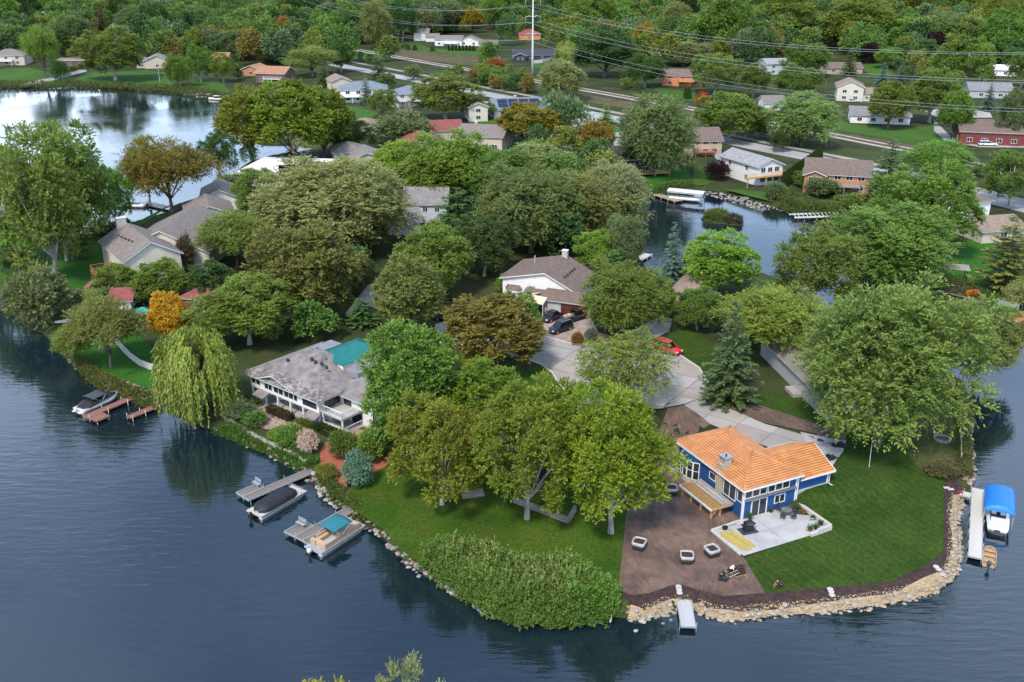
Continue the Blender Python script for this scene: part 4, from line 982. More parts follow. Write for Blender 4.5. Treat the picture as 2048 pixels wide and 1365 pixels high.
for i in range(5): m1.vent(11.2+.0*i, 2.2+1.3*i, 5.0)
SAIL = mat('tan_sail_cloth', (.62,.52,.36), (.55,.45,.31), .8, .8)
MB().slab([(4.3,-3.2,2.6),(7.2,-4.8,3.3),(8.0,-1.2,3.0)], .03).obj('sun_sail', SAIL, hg); MB().slab([(6.2,-5.2,2.5),(9.8,-5.4,2.2),(9.9,-3.4,2.9),(7.2,-3.6,3.2)], .03).obj('sun_sail', SAIL, hg)
for p in ((4.3,-3.2),(6.2,-5.2),(9.8,-5.4)): MB().tube([(*p,-.1),(*p,2.6)],.06,6).obj('sail_pole', TRIM, hg)
# pale dormered house
hp = house('dormer_house', 'cream gabled house with grey roof, dormers and red deck', 0, 0, 35, world=(-72.3,174.2))
p1 = Vol(hp, 0, 0, 10.5, 17, 5.6, ('gable','y',.55), wm('cream'), rm('taupe'))
for x_ in (3.0,7.8): p1.win('F', x_, 3.4, .7, 1.4); p1.win('F', x_, .7, .7, 1.2)
p1.chimney(4.2, 16.2, 6.5, 9.9, 1.8, 1.0, mat('pale_brick',(.5,.46,.42),(.35,.3,.27),6,.9,.4))
for i in range(5): p1.vent(3.2-.25*i, 5+1.5*i, 7.6)
p2 = Vol(hp, -9, 0, 9.5, 21, 3.6, ('gable','y',.46), wm('cream'), rm('taupe'), off=(9.5,9.5), rot=R(-37))
for y_ in (7.5,12.5):
    d_ = Vol(hp, 4.2, y_, 7.4, y_+2.3, 5.2, ('gable','x',.55), wm('cream'), rm('taupe'), over=.2, off=(9.5,9.5), rot=R(-37), z0=3.9); d_.win('R', 1.15, 4.4, .7, .75)
RED = mat('red_deck', (.34,.14,.10), (.25,.09,.065), 1.5, .8)
dh = MB().box(-4.2,3.5,1.9,-.05,10,2.1).obj('deck', RED, hp); railing(dh, [(-.1,3.55),(-4.1,3.55),(-4.1,9.9),(-.1,9.9)], 2.1, 1.0, RED); 
for y_ in (3.7,9.7): MB().box(-4.1,y_,-.2,-3.9,y_+.2,1.9).obj('deck_post', RED, hp)
for i in range(8): MB().box(-4.5-.33*i,4.2,1.75-.22*i,-4.15-.33*i,5.8,1.85-.22*i).obj('deck_stair', RED, hp)
# grey house right of the spruce
hr = house('grey_roof_house', 'pale grey house with steep grey roof behind the huge lawn maple', 0, 0, 8, world=(42.6,118.6))
q1 = Vol(hr, 0, 0, 9.0, 24, 2.9, ('gable','y',.42), wm('grey'), rm('taupe')); q1.win('F', 4.5, .9, 1.4, 1.1, 2); MB().tube([(-.3,-.4,2.9),(-.1,-.2,2.3),(-.1,-.25,0)],.07,6).obj('downspout', TRIM, hr); MB().box(-1.4,8,-.1,-.02,11,.5).obj('entry_step', CONC, hr)
# brown house hidden by the maples
hn = house('brown_lake_house', 'dark brown house almost hidden behind the lawn maples', 0, 0, -21, world=(-3.6,104.8))
n1 = Vol(hn, 0, 0, 10.5, 10, 3.0, ('gable','x',.4), siding('brown_boards',(.17,.065,.04),.2,True), rm('dark'), trim=DARKTRIM); n1.wins('F', 3, .5, 1.5, 1.7, 2, trim=DARKTRIM)
# grey garage house in the central woods
hm = house('grey_wood_house', 'grey roofed house with white garage deep in the central woods', 0, 0, -2, world=(-26.5,220))
g1 = Vol(hm, 1, 4, 11, 12, 4.4, ('gable','x',.75), wm('lblue'), rm('grey')); g2 = Vol(hm, -2.5, -7, 4.5, 4, 2.7, ('gable','x',.35), wm('white'), rm('grey'), rot=R(14)); g2.garage('F', 3.6, 4.4, 2.1, WHITE); g1.wins('F', 3, 2.6, 1.0, 1.1)
# flat white roof
hf = house('flat_roof_house', 'low house with wide flat white roof by the upper lake', 0, 0, -8, world=XY(476,372))
f1 = Vol(hf, 0, 0, 20, 22, 3.0, ('flat',), wm('white'), mat('white_membrane',(.70,.71,.73),(.5,.51,.53),.35,.7,contrast=(.25,.5)), 1.2, trim=DARKTRIM); f2 = Vol(hf, 12, -4, 25, 8, 3.0, ('flat',), wm('white'), mat('white_membrane',(.7,.71,.73)), .8, trim=DARKTRIM, rot=R(22), z0=-.3); f2.wins('F', 5, .8, .7, 1.6, 1, trim=DARKTRIM); f1.wins('F', 3, .8, 1.0, 1.6, 1, trim=DARKTRIM)
def simple(name, label, px, py, rot, wpx, D_, h, roof, wall, rf, wn=3, st=1, over=.6, extra=None, chim=None, side='R', wing=None, trim=None):
    """px,py: near left ground corner; wpx: width of the front in picture pixels of the photograph at that distance"""
    ho = house(name, label, px, py, rot); W_ = wpx*MPP(px, py)
    v_ = Vol(ho, 0, 0, W_, D_, h, roof, wm(wall), rm(rf), over, trim=trim)
    for k in range(st):
        z_ = .9 + k*2.6; v_.wins('F', wn, z_, min(1.6, W_/max(wn,1)*.5), 1.2, 2); v_.wins('L', 2, z_, 1.1, 1.2, 2); v_.wins('R', 2, z_, 1.1, 1.2, 2)
    if wing:
        for (x0,y0,x1,y1,hh,rr) in wing:
            w2 = Vol(ho, x0*W_, y0, x1*W_, y1, hh, rr, wm(wall), rm(rf), over, trim=trim); w2.wins('F', 2, .9 if hh < 4 else 3.2, 1.1, 1.1, 2)
    if chim: v_.chimney(chim*W_, D_*.5, h, v_.zp+.9)
    if extra: extra(ho, v_, W_)
    return ho
Gx = lambda p=.4: ('gable','x',p)
Gy = lambda p=.45: ('gable','y',p)
Hp = lambda p=.4: ('hip',p)
def deck(col, z, dep, x0=.1, x1=.8):
    def f(ho, v_, W_):
        m_ = {'red':RED,'wood':LUMBER,'white':TRIM,'grey':GREYDECK}[col]; d = MB().box(x0*W_,-dep,z-.18,x1*W_,-.03,z).obj('deck', m_, ho); railing(d, [(x0*W_,-.1),(x0*W_,-dep+.05),(x1*W_,-dep+.05),(x1*W_,-.1)], z, 1., m_)
        for x_ in (x0*W_+.1,(x0+x1)/2*W_,x1*W_-.3): MB().box(x_,-dep+.05,-.2,x_+.2,-dep+.25,z-.18).obj('deck_post', m_, ho)
    return f
def solar(ho, v_, W_):
    q = v_.slabs[0]; a,b,c,d = map(Vector, q); n_ = (b-a).cross(d-a).normalized()
    for i in range(4):
        for j in range(2):
            p = [a.lerp(b,.12+.19*(i+k)).lerp(d.lerp(c,.12+.19*(i+k)), .2+.35*(j+l))+n_*.25 for k,l in ((0,0),(.92,0),(.92,.92),(0,.92))]
            MB().slab(p,.05).obj('solar_panel', mat('solar_cell',(.02,.03,.07),None,2,.15), ho)
simple('house','two gabled taupe roofs behind the dormered house, nearer one',378,462,20,88,12,3.2,Gy(.42),'white','taupe',2)
simple('house','small white gable with taupe roof above the other, left of the flat white roof',405,424,14,72,12,3.2,Gy(.45),'white','taupe',1)
simple('house','grey hipped house at the foot of the yellow cottonwoods',668,330,12,62,11,3.4,Hp(.42),'beige','taupe',2)
simple('house','tan gabled house half hidden by bright maples',705,340,12,62,12,3.0,Gy(.4),'beige','grey',2)
simple('house','white house with faded red roof above the central woods',808,312,12,78,16,3.0,Gy(.42),'cream','red',2)
simple('house','upper red roofed house beside the grey ranch',858,284,12,68,12,3.6,Gx(.4),'cream','red',2)
simple('house','grey roofed ranch with chimney left of the golden brown oak',915,300,-14,92,14,4.6,Gx(.36),'beige','taupe',4,1,chim=.3)
simple('house','low brown roofed house beside the yellow cottonwoods',690,268,-8,66,12,2.4,Hp(.35),'cream','tan',2)
simple('house','white lake house with slate grey roof and balcony',682,206,8,92,13,5.2,Hp(.38),'white','blue',4,2,extra=deck('white',2.6,2.5,.0,.5),chim=.55)
simple('house','beige gable behind the white lake house',664,184,20,40,14,4.5,Gy(.4),'beige','tan',1,1)
simple('house','grey house with white balcony behind the spreading tree',788,214,6,62,12,5.0,Hp(.4),'grey','blue',2,2,extra=deck('white',2.6,3,.1,.9))
simple('house','beige two storey house with tan gable by the road',938,244,10,38,12,5.4,Gy(.42),'cream','tan',1,2)
simple('house','blue grey house with solar panels above the golden brown oak',988,238,10,108,13,3.4,Gx(.5),'lblue','blue',3,1,extra=solar,chim=.45)
simple('house','dark blue house with wooden deck behind the pond lawn',1222,352,14,92,13,4.4,Gx(.4),'navy','dark',3,1,extra=deck('wood',.9,4,.55,1.25))
simple('house','tan split level house with brown roof and red deck',1378,312,6,66,12,4.6,Gx(.5),'tan','brown',3,2,extra=deck('red',1.5,3,.1,.75),wing=[(-.2,3,.4,11,5.6,Gy(.5))])
simple('lake_house','white house with grey roof and glazed lower floor by the pond',1512,372,24,62,17,5.2,Gy(.42),'white','lgrey',3,2,extra=deck('wood',2.6,1.6,-.5,1.0))
simple('house','long low wing with grey roof left of the glazed lake house',1440,352,-6,86,14,2.9,Hp(.4),'white','lgrey',1)
simple('brick_house','orange brick house with brown roof and covered deck by the pond',1608,382,-16,122,14,4.8,Gx(.38),'brick','brown',5,2,extra=deck('grey',2.5,4,.35,.85),wing=[(-.02,-2.2,.3,6,4.8,Gy(.4))])
simple('house','white two storey house with brown hip roof at the right',1925,462,24,66,14,6.2,Hp(.42),'white','brown',1,2)
simple('garage','beige garage with tan roof at the right edge',1962,488,14,100,10,2.8,Gx(.35),'beige','tan',1)
simple('house','red roofed garden house half hidden above the orange tree',368,622,-18,70,8,2.4,Hp(.5),'redbrown','red',1)
simple('shed','small red roofed shelter above the curved white wall',226,622,6,36,5,2.0,Gx(.5),'white','red',1)
simple('house','brown roof glimpsed behind trees beside the side drive',1345,612,-24,62,11,2.8,Hp(.42),'tan','tan',1)
simple('house','beige house with white balcony at the far left edge',-22,132,10,68,16,5.2,Hp(.35),'beige','taupe',3,2,extra=deck('white',2.6,4,.0,.7))
simple('house','dark brown flat topped house with patio beyond the upper lake',108,134,4,64,14,3.0,('flat',),'brown','tan',3,1)
simple('house','grey roofed white house beyond the upper lake dock',290,138,14,48,13,4.2,Gy(.42),'beige','grey',1,1,wing=[(-.35,4,.0,13,3.4,Gx(.4))])
simple('house','brick house with orange roof at the upper lake',484,152,-10,38,12,3.2,Gy(.4),'brick','orange',1)
simple('house','dark timber house with orange tiled roof and white balcony',512,166,-12,62,13,4.6,Gx(.4),'brown','orange',3,1,extra=deck('white',2.2,2,.3,.9))
simple('house','pale house with low orange roof among the far left trees',424,128,0,32,12,3.2,Gx(.4),'cream','orange',1)
simple('house','large cream house with steep gables at the top left',490,32,-20,42,16,8.0,Gy(.6),'cream','taupe',2,2)
simple('house','white house with steep gable among the upper left trees',222,66,15,26,14,5.5,Gy(.6),'white','grey',1,2)
simple('house','long white ranch house among the upper left trees',300,86,-5,42,12,3.2,Gx(.35),'white','lgrey',3)
simple('house','brick toned roof near the upper left corner',96,44,0,32,12,3.0,Gx(.4),'beige','tan',1)
simple('house','white roof near the top left among dark crowns',212,14,0,50,14,3.2,Gx(.35),'white','tan',2)
simple('garage','tall white garage at the railway',828,82,4,30,10,5.6,Gx(.5),'white','taupe',0,1)
simple('garage','low white garage joined to the tall garage',852,84,4,26,10,3.2,Gx(.4),'white','taupe',0,1)
simple('house','white ranch house with deck stairs above the arborvitae row',870,92,-6,54,13,4.0,Gx(.35),'white','taupe',4,1,extra=deck('white',1.8,4,.3,.9))
simple('house','white gabled wing right of the white ranch',916,92,-6,44,13,3.2,Gy(.35),'white','taupe',2)
simple('house','brick roofed annex at the end of the white ranch',958,100,-6,36,12,3.6,Gx(.35),'beige','brown',2)
simple('house','tan house with hipped roof at top centre',974,58,-8,60,14,4.0,Hp(.4),'tan','tan',3,1,chim=.3)
simple('house','navy blue house with white fence by the steel pole',1028,122,6,92,13,3.2,Gx(.42),'navy','dark',4,1,wing=[(0,-3,.25,3,3.0,Gy(.45))])
simple('house','house with dull red roof left of the steel pole',1038,80,0,42,12,3.6,Hp(.5),'orange','red',1)
simple('house','bright orange house with brown roof and deck',1324,172,-12,78,12,4.8,Gx(.4),'orange','brown',3,2,extra=deck('wood',2.4,2.5,.4,1.0))
simple('house','white house peeping out between trees right of the golden tree',1312,112,10,42,12,3.8,Gx(.4),'white','grey',2)
simple('house','small pale house near the top right of centre',1290,24,0,20,10,4.0,Gx(.3),'lblue','lgrey',1)
simple('house','grey roof behind the tall olive trees',1330,70,0,58,12,3.0,Gx(.4),'white','grey',2)
simple('house','bluish two storey house behind the wires',1533,150,8,48,12,5.4,Gx(.35),'lblue','lgrey',2,2)
simple('house','white roofed house behind the domed tree',1562,92,0,36,12,4.0,Gx(.3),'white','lgrey',2)
simple('house','brown roofed ranch among the blue spruces',1652,148,0,72,12,3.0,Gx(.35),'tan','brown',3)
simple('house','cream two storey house with tan gable roof',1672,202,-14,50,13,6.0,Gy(.45),'cream','tan',2,2,wing=[(1.0,2,1.5,11,3.2,Gx(.4))])
simple('house','long white house with grey roof beside the railway lawn',1700,246,-14,112,12,3.0,Gx(.38),'white','grey',4)
simple('house','red barn like house with brown roof at the right edge',1918,288,-14,118,15,4.2,Gx(.38),'redbrown','brown',4)
simple('house','pale grey house at the right edge beneath the wires',1938,196,-10,80,12,3.4,Gx(.4),'grey','grey',2)
simple('house','white garage roof near the right edge beneath the wires',1986,152,-18,44,10,3.0,Gx(.4),'white','white',1)
simple('house','low house with pale roof at the left of the pale maple',1530,222,0,40,12,3.0,Gx(.35),'white','taupe',1)
simple('house','pale flat building at the top right edge by the field',1650,14,0,40,16,4.0,('flat',),'tan','tan',2)
# ------------------------------------------------------------------ lawns, roads, soil
EXCL = []      # world polygons where no wild tree grows
def lawn(name, pts, m, dz=.012): EXCL.append([XY(a,b) for a,b in pts]); return sheet(name, pts, m, dz)
L_FRONT = grass('lawn_front', (.028,.070,.006), (.050,.098,.009), (.092,.098,.018), .09, .25, None, .5)
L_SOD = grass('lawn_sod', (.022,.052,.007), (.036,.074,.010), (.056,.078,.014), .12, .5, (R(-28),1.7,.07), .55)
L_ROUGH = grass('lawn_rough', (.05,.07,.02), (.08,.09,.035), (.13,.10,.05), .2, .7, None, .5)
L_BRIGHT = grass('lawn_bright', (.022,.095,.010), (.035,.125,.014), (.045,.12,.02), .06, .4, (R(62),.75,.14), .3)
L_FAR = grass('lawn_far', (.035,.10,.014), (.05,.125,.02), (.09,.11,.03), .04, .12, None, .4)
SCRUB = grass('dry_scrub', (.06,.075,.025), (.10,.085,.045), (.15,.11,.07), .05, .3, None, .8)
lawn('lawn', [(688,985),(720,955),(775,935),(850,905),(930,880),(1010,850),(1150,835),(1260,880),(1290,930),(1252,1030),(1237,1205),(1215,1222),(1080,1232),(1005,1225),(940,1188),(870,1143),(838,1128),(802,1100),(772,1064),(735,1038),(700,1012)], L_FRONT)
lawn('lawn', [(1488,1118),(1530,1187),(1640,1178),(1780,1165),(1850,1130),(1886,1108),(1888,1040),(1888,970),(1900,955),(1895,930),(1902,880),(1908,800),(1895,760),(1840,745),(1760,840),(1690,862),(1690,885),(1675,930),(1655,965),(1592,1005),(1655,1056)], L_SOD)
lawn('lawn', [(1790,868),(1850,815),(1915,785),(1932,800),(1938,860),(1940,930),(1915,952),(1895,955),(1850,950),(1820,915)], L_ROUGH, .02)
lawn('lawn', [(1080,732),(1100,745),(1115,772),(1148,797),(1165,812),(1090,815),(1000,800),(960,770),(1030,745)], L_FRONT)
lawn('lawn', [(1470,815),(1520,790),(1600,790),(1630,800),(1655,858),(1600,848),(1530,822)], L_SOD)
lawn('lawn', [(1302,690),(1345,662),(1390,660),(1440,700),(1450,780),(1424,775),(1400,738),(1368,714),(1330,694)], L_SOD)
lawn('lawn', [(-40,478),(60,480),(130,486),(200,492),(208,520),(192,560),(145,598),(100,585),(50,565),(0,566),(-40,560)], L_BRIGHT)
lawn('lawn', [(112,650),(182,632),(235,640),(300,690),(320,745),(300,790),(240,770),(180,742),(140,700)], L_BRIGHT)
lawn('lawn', [(1262,350),(1330,332),(1378,340),(1380,378),(1320,383),(1282,392)], L_BRIGHT)
lawn('lawn', [(1388,335),(1440,328),(1428,362),(1402,372),(1386,368)], L_FAR)
lawn('lawn', [(1480,380),(1530,385),(1545,404),(1500,393),(1450,380)], L_FAR)
lawn('lawn', [(1575,395),(1640,400),(1700,400),(1690,432),(1640,428),(1590,420)], L_FAR)
lawn('lawn', [(1880,510),(1950,475),(2020,500),(2048,560),(2040,610),(1985,606),(1930,592),(1880,572),(1868,545)], L_BRIGHT)
lawn('lawn', [(340,410),(350,405),(280,452),(262,455),(290,436)], L_BRIGHT)
lawn('lawn', [(-60,142),(60,136),(110,150),(140,168),(60,170),(-60,172)], L_FAR)
lawn('lawn', [(135,168),(175,146),(290,142),(345,146),(345,176),(240,173)], L_FAR)
lawn('lawn', [(370,172),(395,158),(440,158),(460,185),(405,184)], L_FAR)
lawn('lawn', [(1655,228),(1700,248),(1800,258),(1880,250),(1915,290),(1850,294),(1740,272),(1660,258)], L_FAR)
lawn('lawn', [(812,86),(870,98),(965,104),(960,113),(880,106),(820,98)], L_FAR)
lawn('scrubland', [(770,98),(820,98),(880,107),(958,113),(955,132),(900,126),(850,121),(775,108)], SCRUB)
lawn('lawn', [(1062,128),(1112,121),(1116,130),(1072,136)], L_FAR)
lawn('lawn', [(1300,172),(1335,178),(1390,186),(1392,204),(1330,196)], L_FAR)
lawn('scrubland', [(1120,196),(1180,190),(1280,208),(1400,226),(1400,234),(1260,218)], SCRUB)
lawn('scrubland', [(1655,262),(1760,278),(1870,298),(1960,318),(1960,326),(1860,306),(1655,268)], SCRUB)
lawn('lawn', [(1160,256),(1210,246),(1240,256),(1238,278),(1180,270)], L_FAR)
lawn('lawn', [(682,212),(712,214),(756,226),(752,236),(700,240)], L_FAR)
lawn('lawn', [(828,232),(870,240),(885,260),(840,268)], L_FAR)
lawn('sports_field', [(1645,-12),(1780,-12),(1770,4),(1640,4)], L_FAR)
lawn('lawn', [(935,236),(985,232),(1000,250),(950,258)], L_FAR)
lawn('lawn', [(620,100),(720,98),(790,104),(780,120),(700,118)], L_FAR)
lawn('lawn', [(1720,130),(1760,128),(1790,150),(1740,152)], L_FAR)
lawn('lawn', [(1880,150),(1950,158),(1945,180),(1890,172)], L_FAR)
lawn('lawn', [(30,60),(62,50),(75,62),(45,72)], L_FAR)
def soilmat():
    m = mat('bare_soil', (.165,.108,.085), (.085,.056,.044), .35, .95, 0, 3, detail=10, contrast=(.32,.66)); t = m.node_tree; nn = t.nodes.new; l = t.links.new; b = t.nodes['Principled BSDF']
    co = nn('ShaderNodeTexCoord'); mpn = nn('ShaderNodeMapping'); mpn.inputs['Rotation'].default_value = (0,0,R(12)); mpn.inputs['Scale'].default_value = (1,.30,1); l(co.outputs['Object'], mpn.inputs[0])
    ds = nn('ShaderNodeTexNoise'); ds.inputs['Scale'].default_value = .16; ds.inputs['Detail'].default_value = 2; l(co.outputs['Object'], ds.inputs[0])
    ad = nn('ShaderNodeVectorMath'); ad.operation = 'MULTIPLY_ADD'; ad.inputs[1].default_value = (5,2.0,0); l(ds.outputs['Color'], ad.inputs[0]); l(mpn.outputs[0], ad.inputs[2])
    tr = nn('ShaderNodeTexNoise'); tr.inputs['Scale'].default_value = 2.2; tr.inputs['Detail'].default_value = 9; tr.inputs['Roughness'].default_value = .65; l(ad.outputs[0], tr.inputs[0])
    rp_ = nn('ShaderNodeValToRGB'); rp_.color_ramp.elements[0].position = .36; rp_.color_ramp.elements[0].color = (.72,.71,.71,1); rp_.color_ramp.elements[1].position = .66; rp_.color_ramp.elements[1].color = (1.2,1.19,1.18,1); l(tr.outputs[0], rp_.inputs[0])
    src = b.inputs['Base Color'].links[0].from_socket; mu = nn('ShaderNodeMix'); mu.data_type = 'RGBA'; mu.blend_type = 'MULTIPLY'; mu.inputs[0].default_value = 1; l(src, mu.inputs[6]); l(rp_.outputs[0], mu.inputs[7]); l(mu.outputs[2], b.inputs['Base Color'])
    bp = nn('ShaderNodeBump'); bp.inputs['Strength'].default_value = .8; bp.inputs['Distance'].default_value = .2; l(tr.outputs[0], bp.inputs['Height']); l(bp.outputs[0], b.inputs['Normal']); return m
SOIL = soilmat()
MULCH = mat('dark_mulch', (.055,.030,.026), (.022,.012,.011), 2.5, .95, .8, 9, detail=8)
GRAVEL = mat('tan_gravel', (.40,.30,.17), (.27,.2,.115), 3, .9, .6, 9, detail=8)
lawn('soil_yard', [(1335,818),(1370,812),(1420,850),(1390,872),(1370,900),(1400,950),(1440,1000),(1485,1037),(1427,1064),(1490,1119),(1531,1188),(1450,1194),(1400,1182),(1355,1172),(1300,1188),(1240,1192),(1237,1180),(1252,1030),(1290,960),(1310,880)], SOIL, .024)
lawn('soil_strip', [(1452,808),(1520,812),(1600,838),(1690,866),(1692,884),(1610,864),(1530,848),(1450,817)], SOIL, .03)
UPM = [(1238,1184),(1270,1192),(1300,1187),(1345,1171),(1366,1171),(1400,1182),(1450,1193),(1530,1187),(1640,1178),(1780,1165),(1850,1130),(1886,1108),(1888,1040),(1888,968),(1900,956),(1922,966)]
LOM = [(1926,980),(1906,990),(1903,1050),(1907,1100),(1895,1135),(1850,1155),(1790,1180),(1700,1192),(1600,1205),(1480,1216),(1420,1210),(1380,1195),(1345,1192),(1290,1214),(1262,1208)]
def tz(x, y):
    d = land_dist(np.array([[x,y]]))[0]; t_ = min(1,max(0,(d+1.6)/3)); return -1+2*t_*t_*(3-2*t_)+float(rise(x,y))*min(1,max(0,d/6))
def shore(name, pts, m, dz, px=True):
    o = sheet(name, pts, m, dz, px)
    me = o.data; bm_ = bmesh.new(); bm_.from_mesh(me); bmesh.ops.subdivide_edges(bm_, edges=bm_.edges[:], cuts=2, use_grid_fill=True); 
    P_ = np.array([v_.co[:2] for v_ in bm_.verts]); d = land_dist(P_); t_ = np.clip((d+1.6)/3,0,1); Z_ = -1+2*t_*t_*(3-2*t_)+rise(P_[:,0],P_[:,1])*np.clip(d/6,0,1)
    for v_, z_ in zip(bm_.verts, Z_): v_.co.z = z_+dz
    bm_.to_mesh(me); bm_.free(); return o
shore('mulch_bed', UPM+LOM, MULCH, .05)
sl_ = [p for p in WATER_NEAR if 1225 < p[0] < 1950 and p[1] > 970]
shore('gravel_bank', LOM[::-1]+[(1946,978)]+sl_[::-1], GRAVEL, .055)
# roads
ROADM = mat('road_concrete', (.33,.325,.33), (.26,.255,.26), .08, .9, .1, 6, detail=8)
PATHM = mat('path_asphalt', (.30,.28,.25), (.22,.205,.18), .1, .95)
road = [(640,122),(700,136),(820,158),(960,186),(1100,212),(1250,242),(1400,270),(1520,296),(1700,331),(1900,378),(2100,428)]
strip('road', road, 9.5, ROADM, .02); strip('bike_path', [(a+18,b-9) for a,b in road], 3.2, PATHM, .02)
rail = [(560,70),(700,98),(780,112),(850,125),(1010,152),(1180,182),(1275,199),(1374,216),(1500,240),(1661,270),(1761,290),(1821,301),(1921,324),(1976,336),(2100,366)]
strip('railway_ballast', rail, 7, mat('ballast', (.42,.37,.35), (.30,.26,.25), .6, .95, .4, 5), .04); strip('railway_ties', rail, 2.5, mat('rail_ties', (.10,.07,.055), (.16,.12,.10), 1.2, .9), .09)
def rails(off):
    P_ = [Vector(XY(a,b)) for a,b in rail]; pts = []
    for i,p in enumerate(P_): d = (P_[min(i+1,len(P_)-1)]-P_[max(i-1,0)]).normalized(); pts.append((p.x-d.y*off,p.y+d.x*off,GZ+.2))
    tag(MB().tube(pts,.10,4).obj('rail', mat('rail_steel',(.20,.13,.10),None,1,.6,metal=.5)), kind='structure')
rails(.75); rails(-.75)
for pl_ in (road, rail): EXCL.append([ (Vector(XY(a,b))+Vector((0,9))).to_tuple() for a,b in pl_] + [ (Vector(XY(a,b))-Vector((0,9))).to_tuple() for a,b in pl_[::-1]])
lawn('side_street', [(1118,296),(1160,284),(1200,272),(1252,262),(1290,278),(1262,296),(1200,304),(1150,312)], ROADM, .02)
lawn('driveway', [(1130,240),(1190,232),(1196,244),(1150,254)], CONC, .03)
lawn('driveway', [(930,200),(990,205),(1000,222),(975,228)], CONC, .03)
lawn('driveway', [(1868,240),(1890,262),(1905,278),(1960,286),(2048,290),(2048,296),(1960,295),(1890,282),(1868,262)], CONC, .03)
lawn('driveway', [(1850,222),(1910,214),(1980,226),(1985,236),(1870,234)], CONC, .03)
lawn('street', [(0,30),(60,22),(130,24),(130,32),(60,32),(0,40)], ROADM, .02)
lawn('driveway', [(40,80),(60,66),(75,60),(82,64),(60,80),(50,90)], CONC, .03)
lawn('footpath', [(40,170),(80,160),(120,150),(170,138),(174,143),(120,158),(85,166),(50,173)], CONC, .035)
lawn('driveway', [(690,628),(735,572),(775,553),(782,560),(768,604),(735,620),(702,632)], mat('gravel_drive',(.40,.36,.33),(.30,.27,.24),.5,.95,.3,6), .03)
lawn('driveway', [(1080,672),(1086,640),(1135,622),(1180,634),(1196,664),(1145,684),(1110,680)], mat('pink_pavers',(.34,.26,.23),(.25,.19,.165),.7,.9,.3,5), .03)
# the road circle: concrete slabs with open joints
CIRC = [(870,650),(900,640),(1000,655),(1082,672),(1110,681),(1150,691),(1200,690),(1232,685),(1258,684),(1290,686),(1325,692),(1362,714),(1398,738),(1418,770),(1420,782),(1402,797),(1370,809),(1335,817),(1250,815),(1165,808),(1150,796),(1118,770),(1104,745),(1080,728),(1000,702),(880,685)]
BASE = mat('joint_dark', (.10,.09,.08), None, 1, .95)
circ_w = [XY(a,b) for a,b in CIRC]
def clip(poly, nx_, ny_, c_):
    out_ = []
    for i in range(len(poly)):
        a, b = poly[i], poly[(i+1)%len(poly)]; da, db = a[0]*nx_+a[1]*ny_-c_, b[0]*nx_+b[1]*ny_-c_
        if da <= 0: out_.append(a)
        if (da < 0 < db) or (db < 0 < da): t_ = da/(da-db); out_.append((a[0]+(b[0]-a[0])*t_, a[1]+(b[1]-a[1])*t_))
    return out_
def slabs(name, poly, size, ang, m, dz, base_name, joint=.07, mats=None):
    b_ = flat(base_name, poly, BASE, dz); tag(b_, kind='structure'); EXCL.append(poly)
    ca, sa = math.cos(ang), math.sin(ang); us = [p[0]*ca+p[1]*sa for p in poly]; vs = [-p[0]*sa+p[1]*ca for p in poly]; rg = random.Random(3)
    for i in range(int((max(us)-min(us))/size[0])+1):
        for j in range(int((max(vs)-min(vs))/size[1])+1):
            u0, v0 = min(us)+i*size[0]+joint/2, min(vs)+j*size[1]+joint/2; u1, v1 = u0+size[0]-joint, v0+size[1]-joint
            q = clip(clip(clip(clip(poly, ca, sa, u1), -ca, -sa, -u0), -sa, ca, v1), sa, -ca, -v0)
            if len(q) < 3: continue
            ar = abs(sum(q[k][0]*q[(k+1)%len(q)][1]-q[(k+1)%len(q)][0]*q[k][1] for k in range(len(q))))/2
            if ar < .3: continue
            flat(name, q, rg.choice(mats) if mats else m, dz+.03, b_)
    return b_
CS = [mat('slab_%s' % k, c, tuple(x*.74 for x in c), .3, .92, .2, 8, detail=9, contrast=(.25,.7)) for k, c in (('buff',(.35,.32,.285)),('grey',(.32,.305,.29)),('pale',(.39,.37,.345)),('warm',(.335,.295,.26)))]
slabs('concrete_slab', circ_w, (5.2,4.2), R(-32), CONC, .02, 'road', .08, CS)
slabs('concrete_slab', [XY(a,b) for a,b in [(1368,812),(1402,798),(1420,784),(1455,818),(1530,850),(1660,888),(1640,905),(1560,905),(1480,875),(1420,850)]], (4.5,4.0), R(-38), CONC, .034, 'driveway', .06, CS)
slabs('concrete_slab', [XY(a,b) for a,b in [(1258,684),(1265,662),(1325,630),(1345,640),(1338,664),(1290,686)]], (4,4), R(40), CONC, .02, 'driveway', .07, CS)
lawn('concrete_apron', [(1600,866),(1692,884),(1686,905),(1664,935),(1640,940),(1620,900)], CONCW, .075)
# kerbs
def kerb(pts, w=.25, h=.14): 
    P_ = [Vector(XY(a,b)) for a,b in pts]; mb = MB(); 
    for a,b in zip(P_[:-1],P_[1:]): 
        d = (b-a).normalized(); n_ = Vector((-d.y,d.x))*w/2; mb.prism([(a+n_).to_tuple(),(b+n_).to_tuple(),(b-n_).to_tuple(),(a-n_).to_tuple()], GZ-.1, GZ+.03+h)
    tag(mb.obj('kerb', mat('kerb_concrete',(.52,.50,.47),(.42,.40,.38),1,.9)), kind='structure')
kerb([(1082,671),(1110,680),(1150,690),(1200,689),(1232,684),(1258,683)]); kerb([(1290,685),(1325,691),(1362,713),(1398,737),(1418,770)]); kerb([(880,686),(1000,703),(1080,729),(1104,746),(1118,771),(1150,797),(1163,808)])
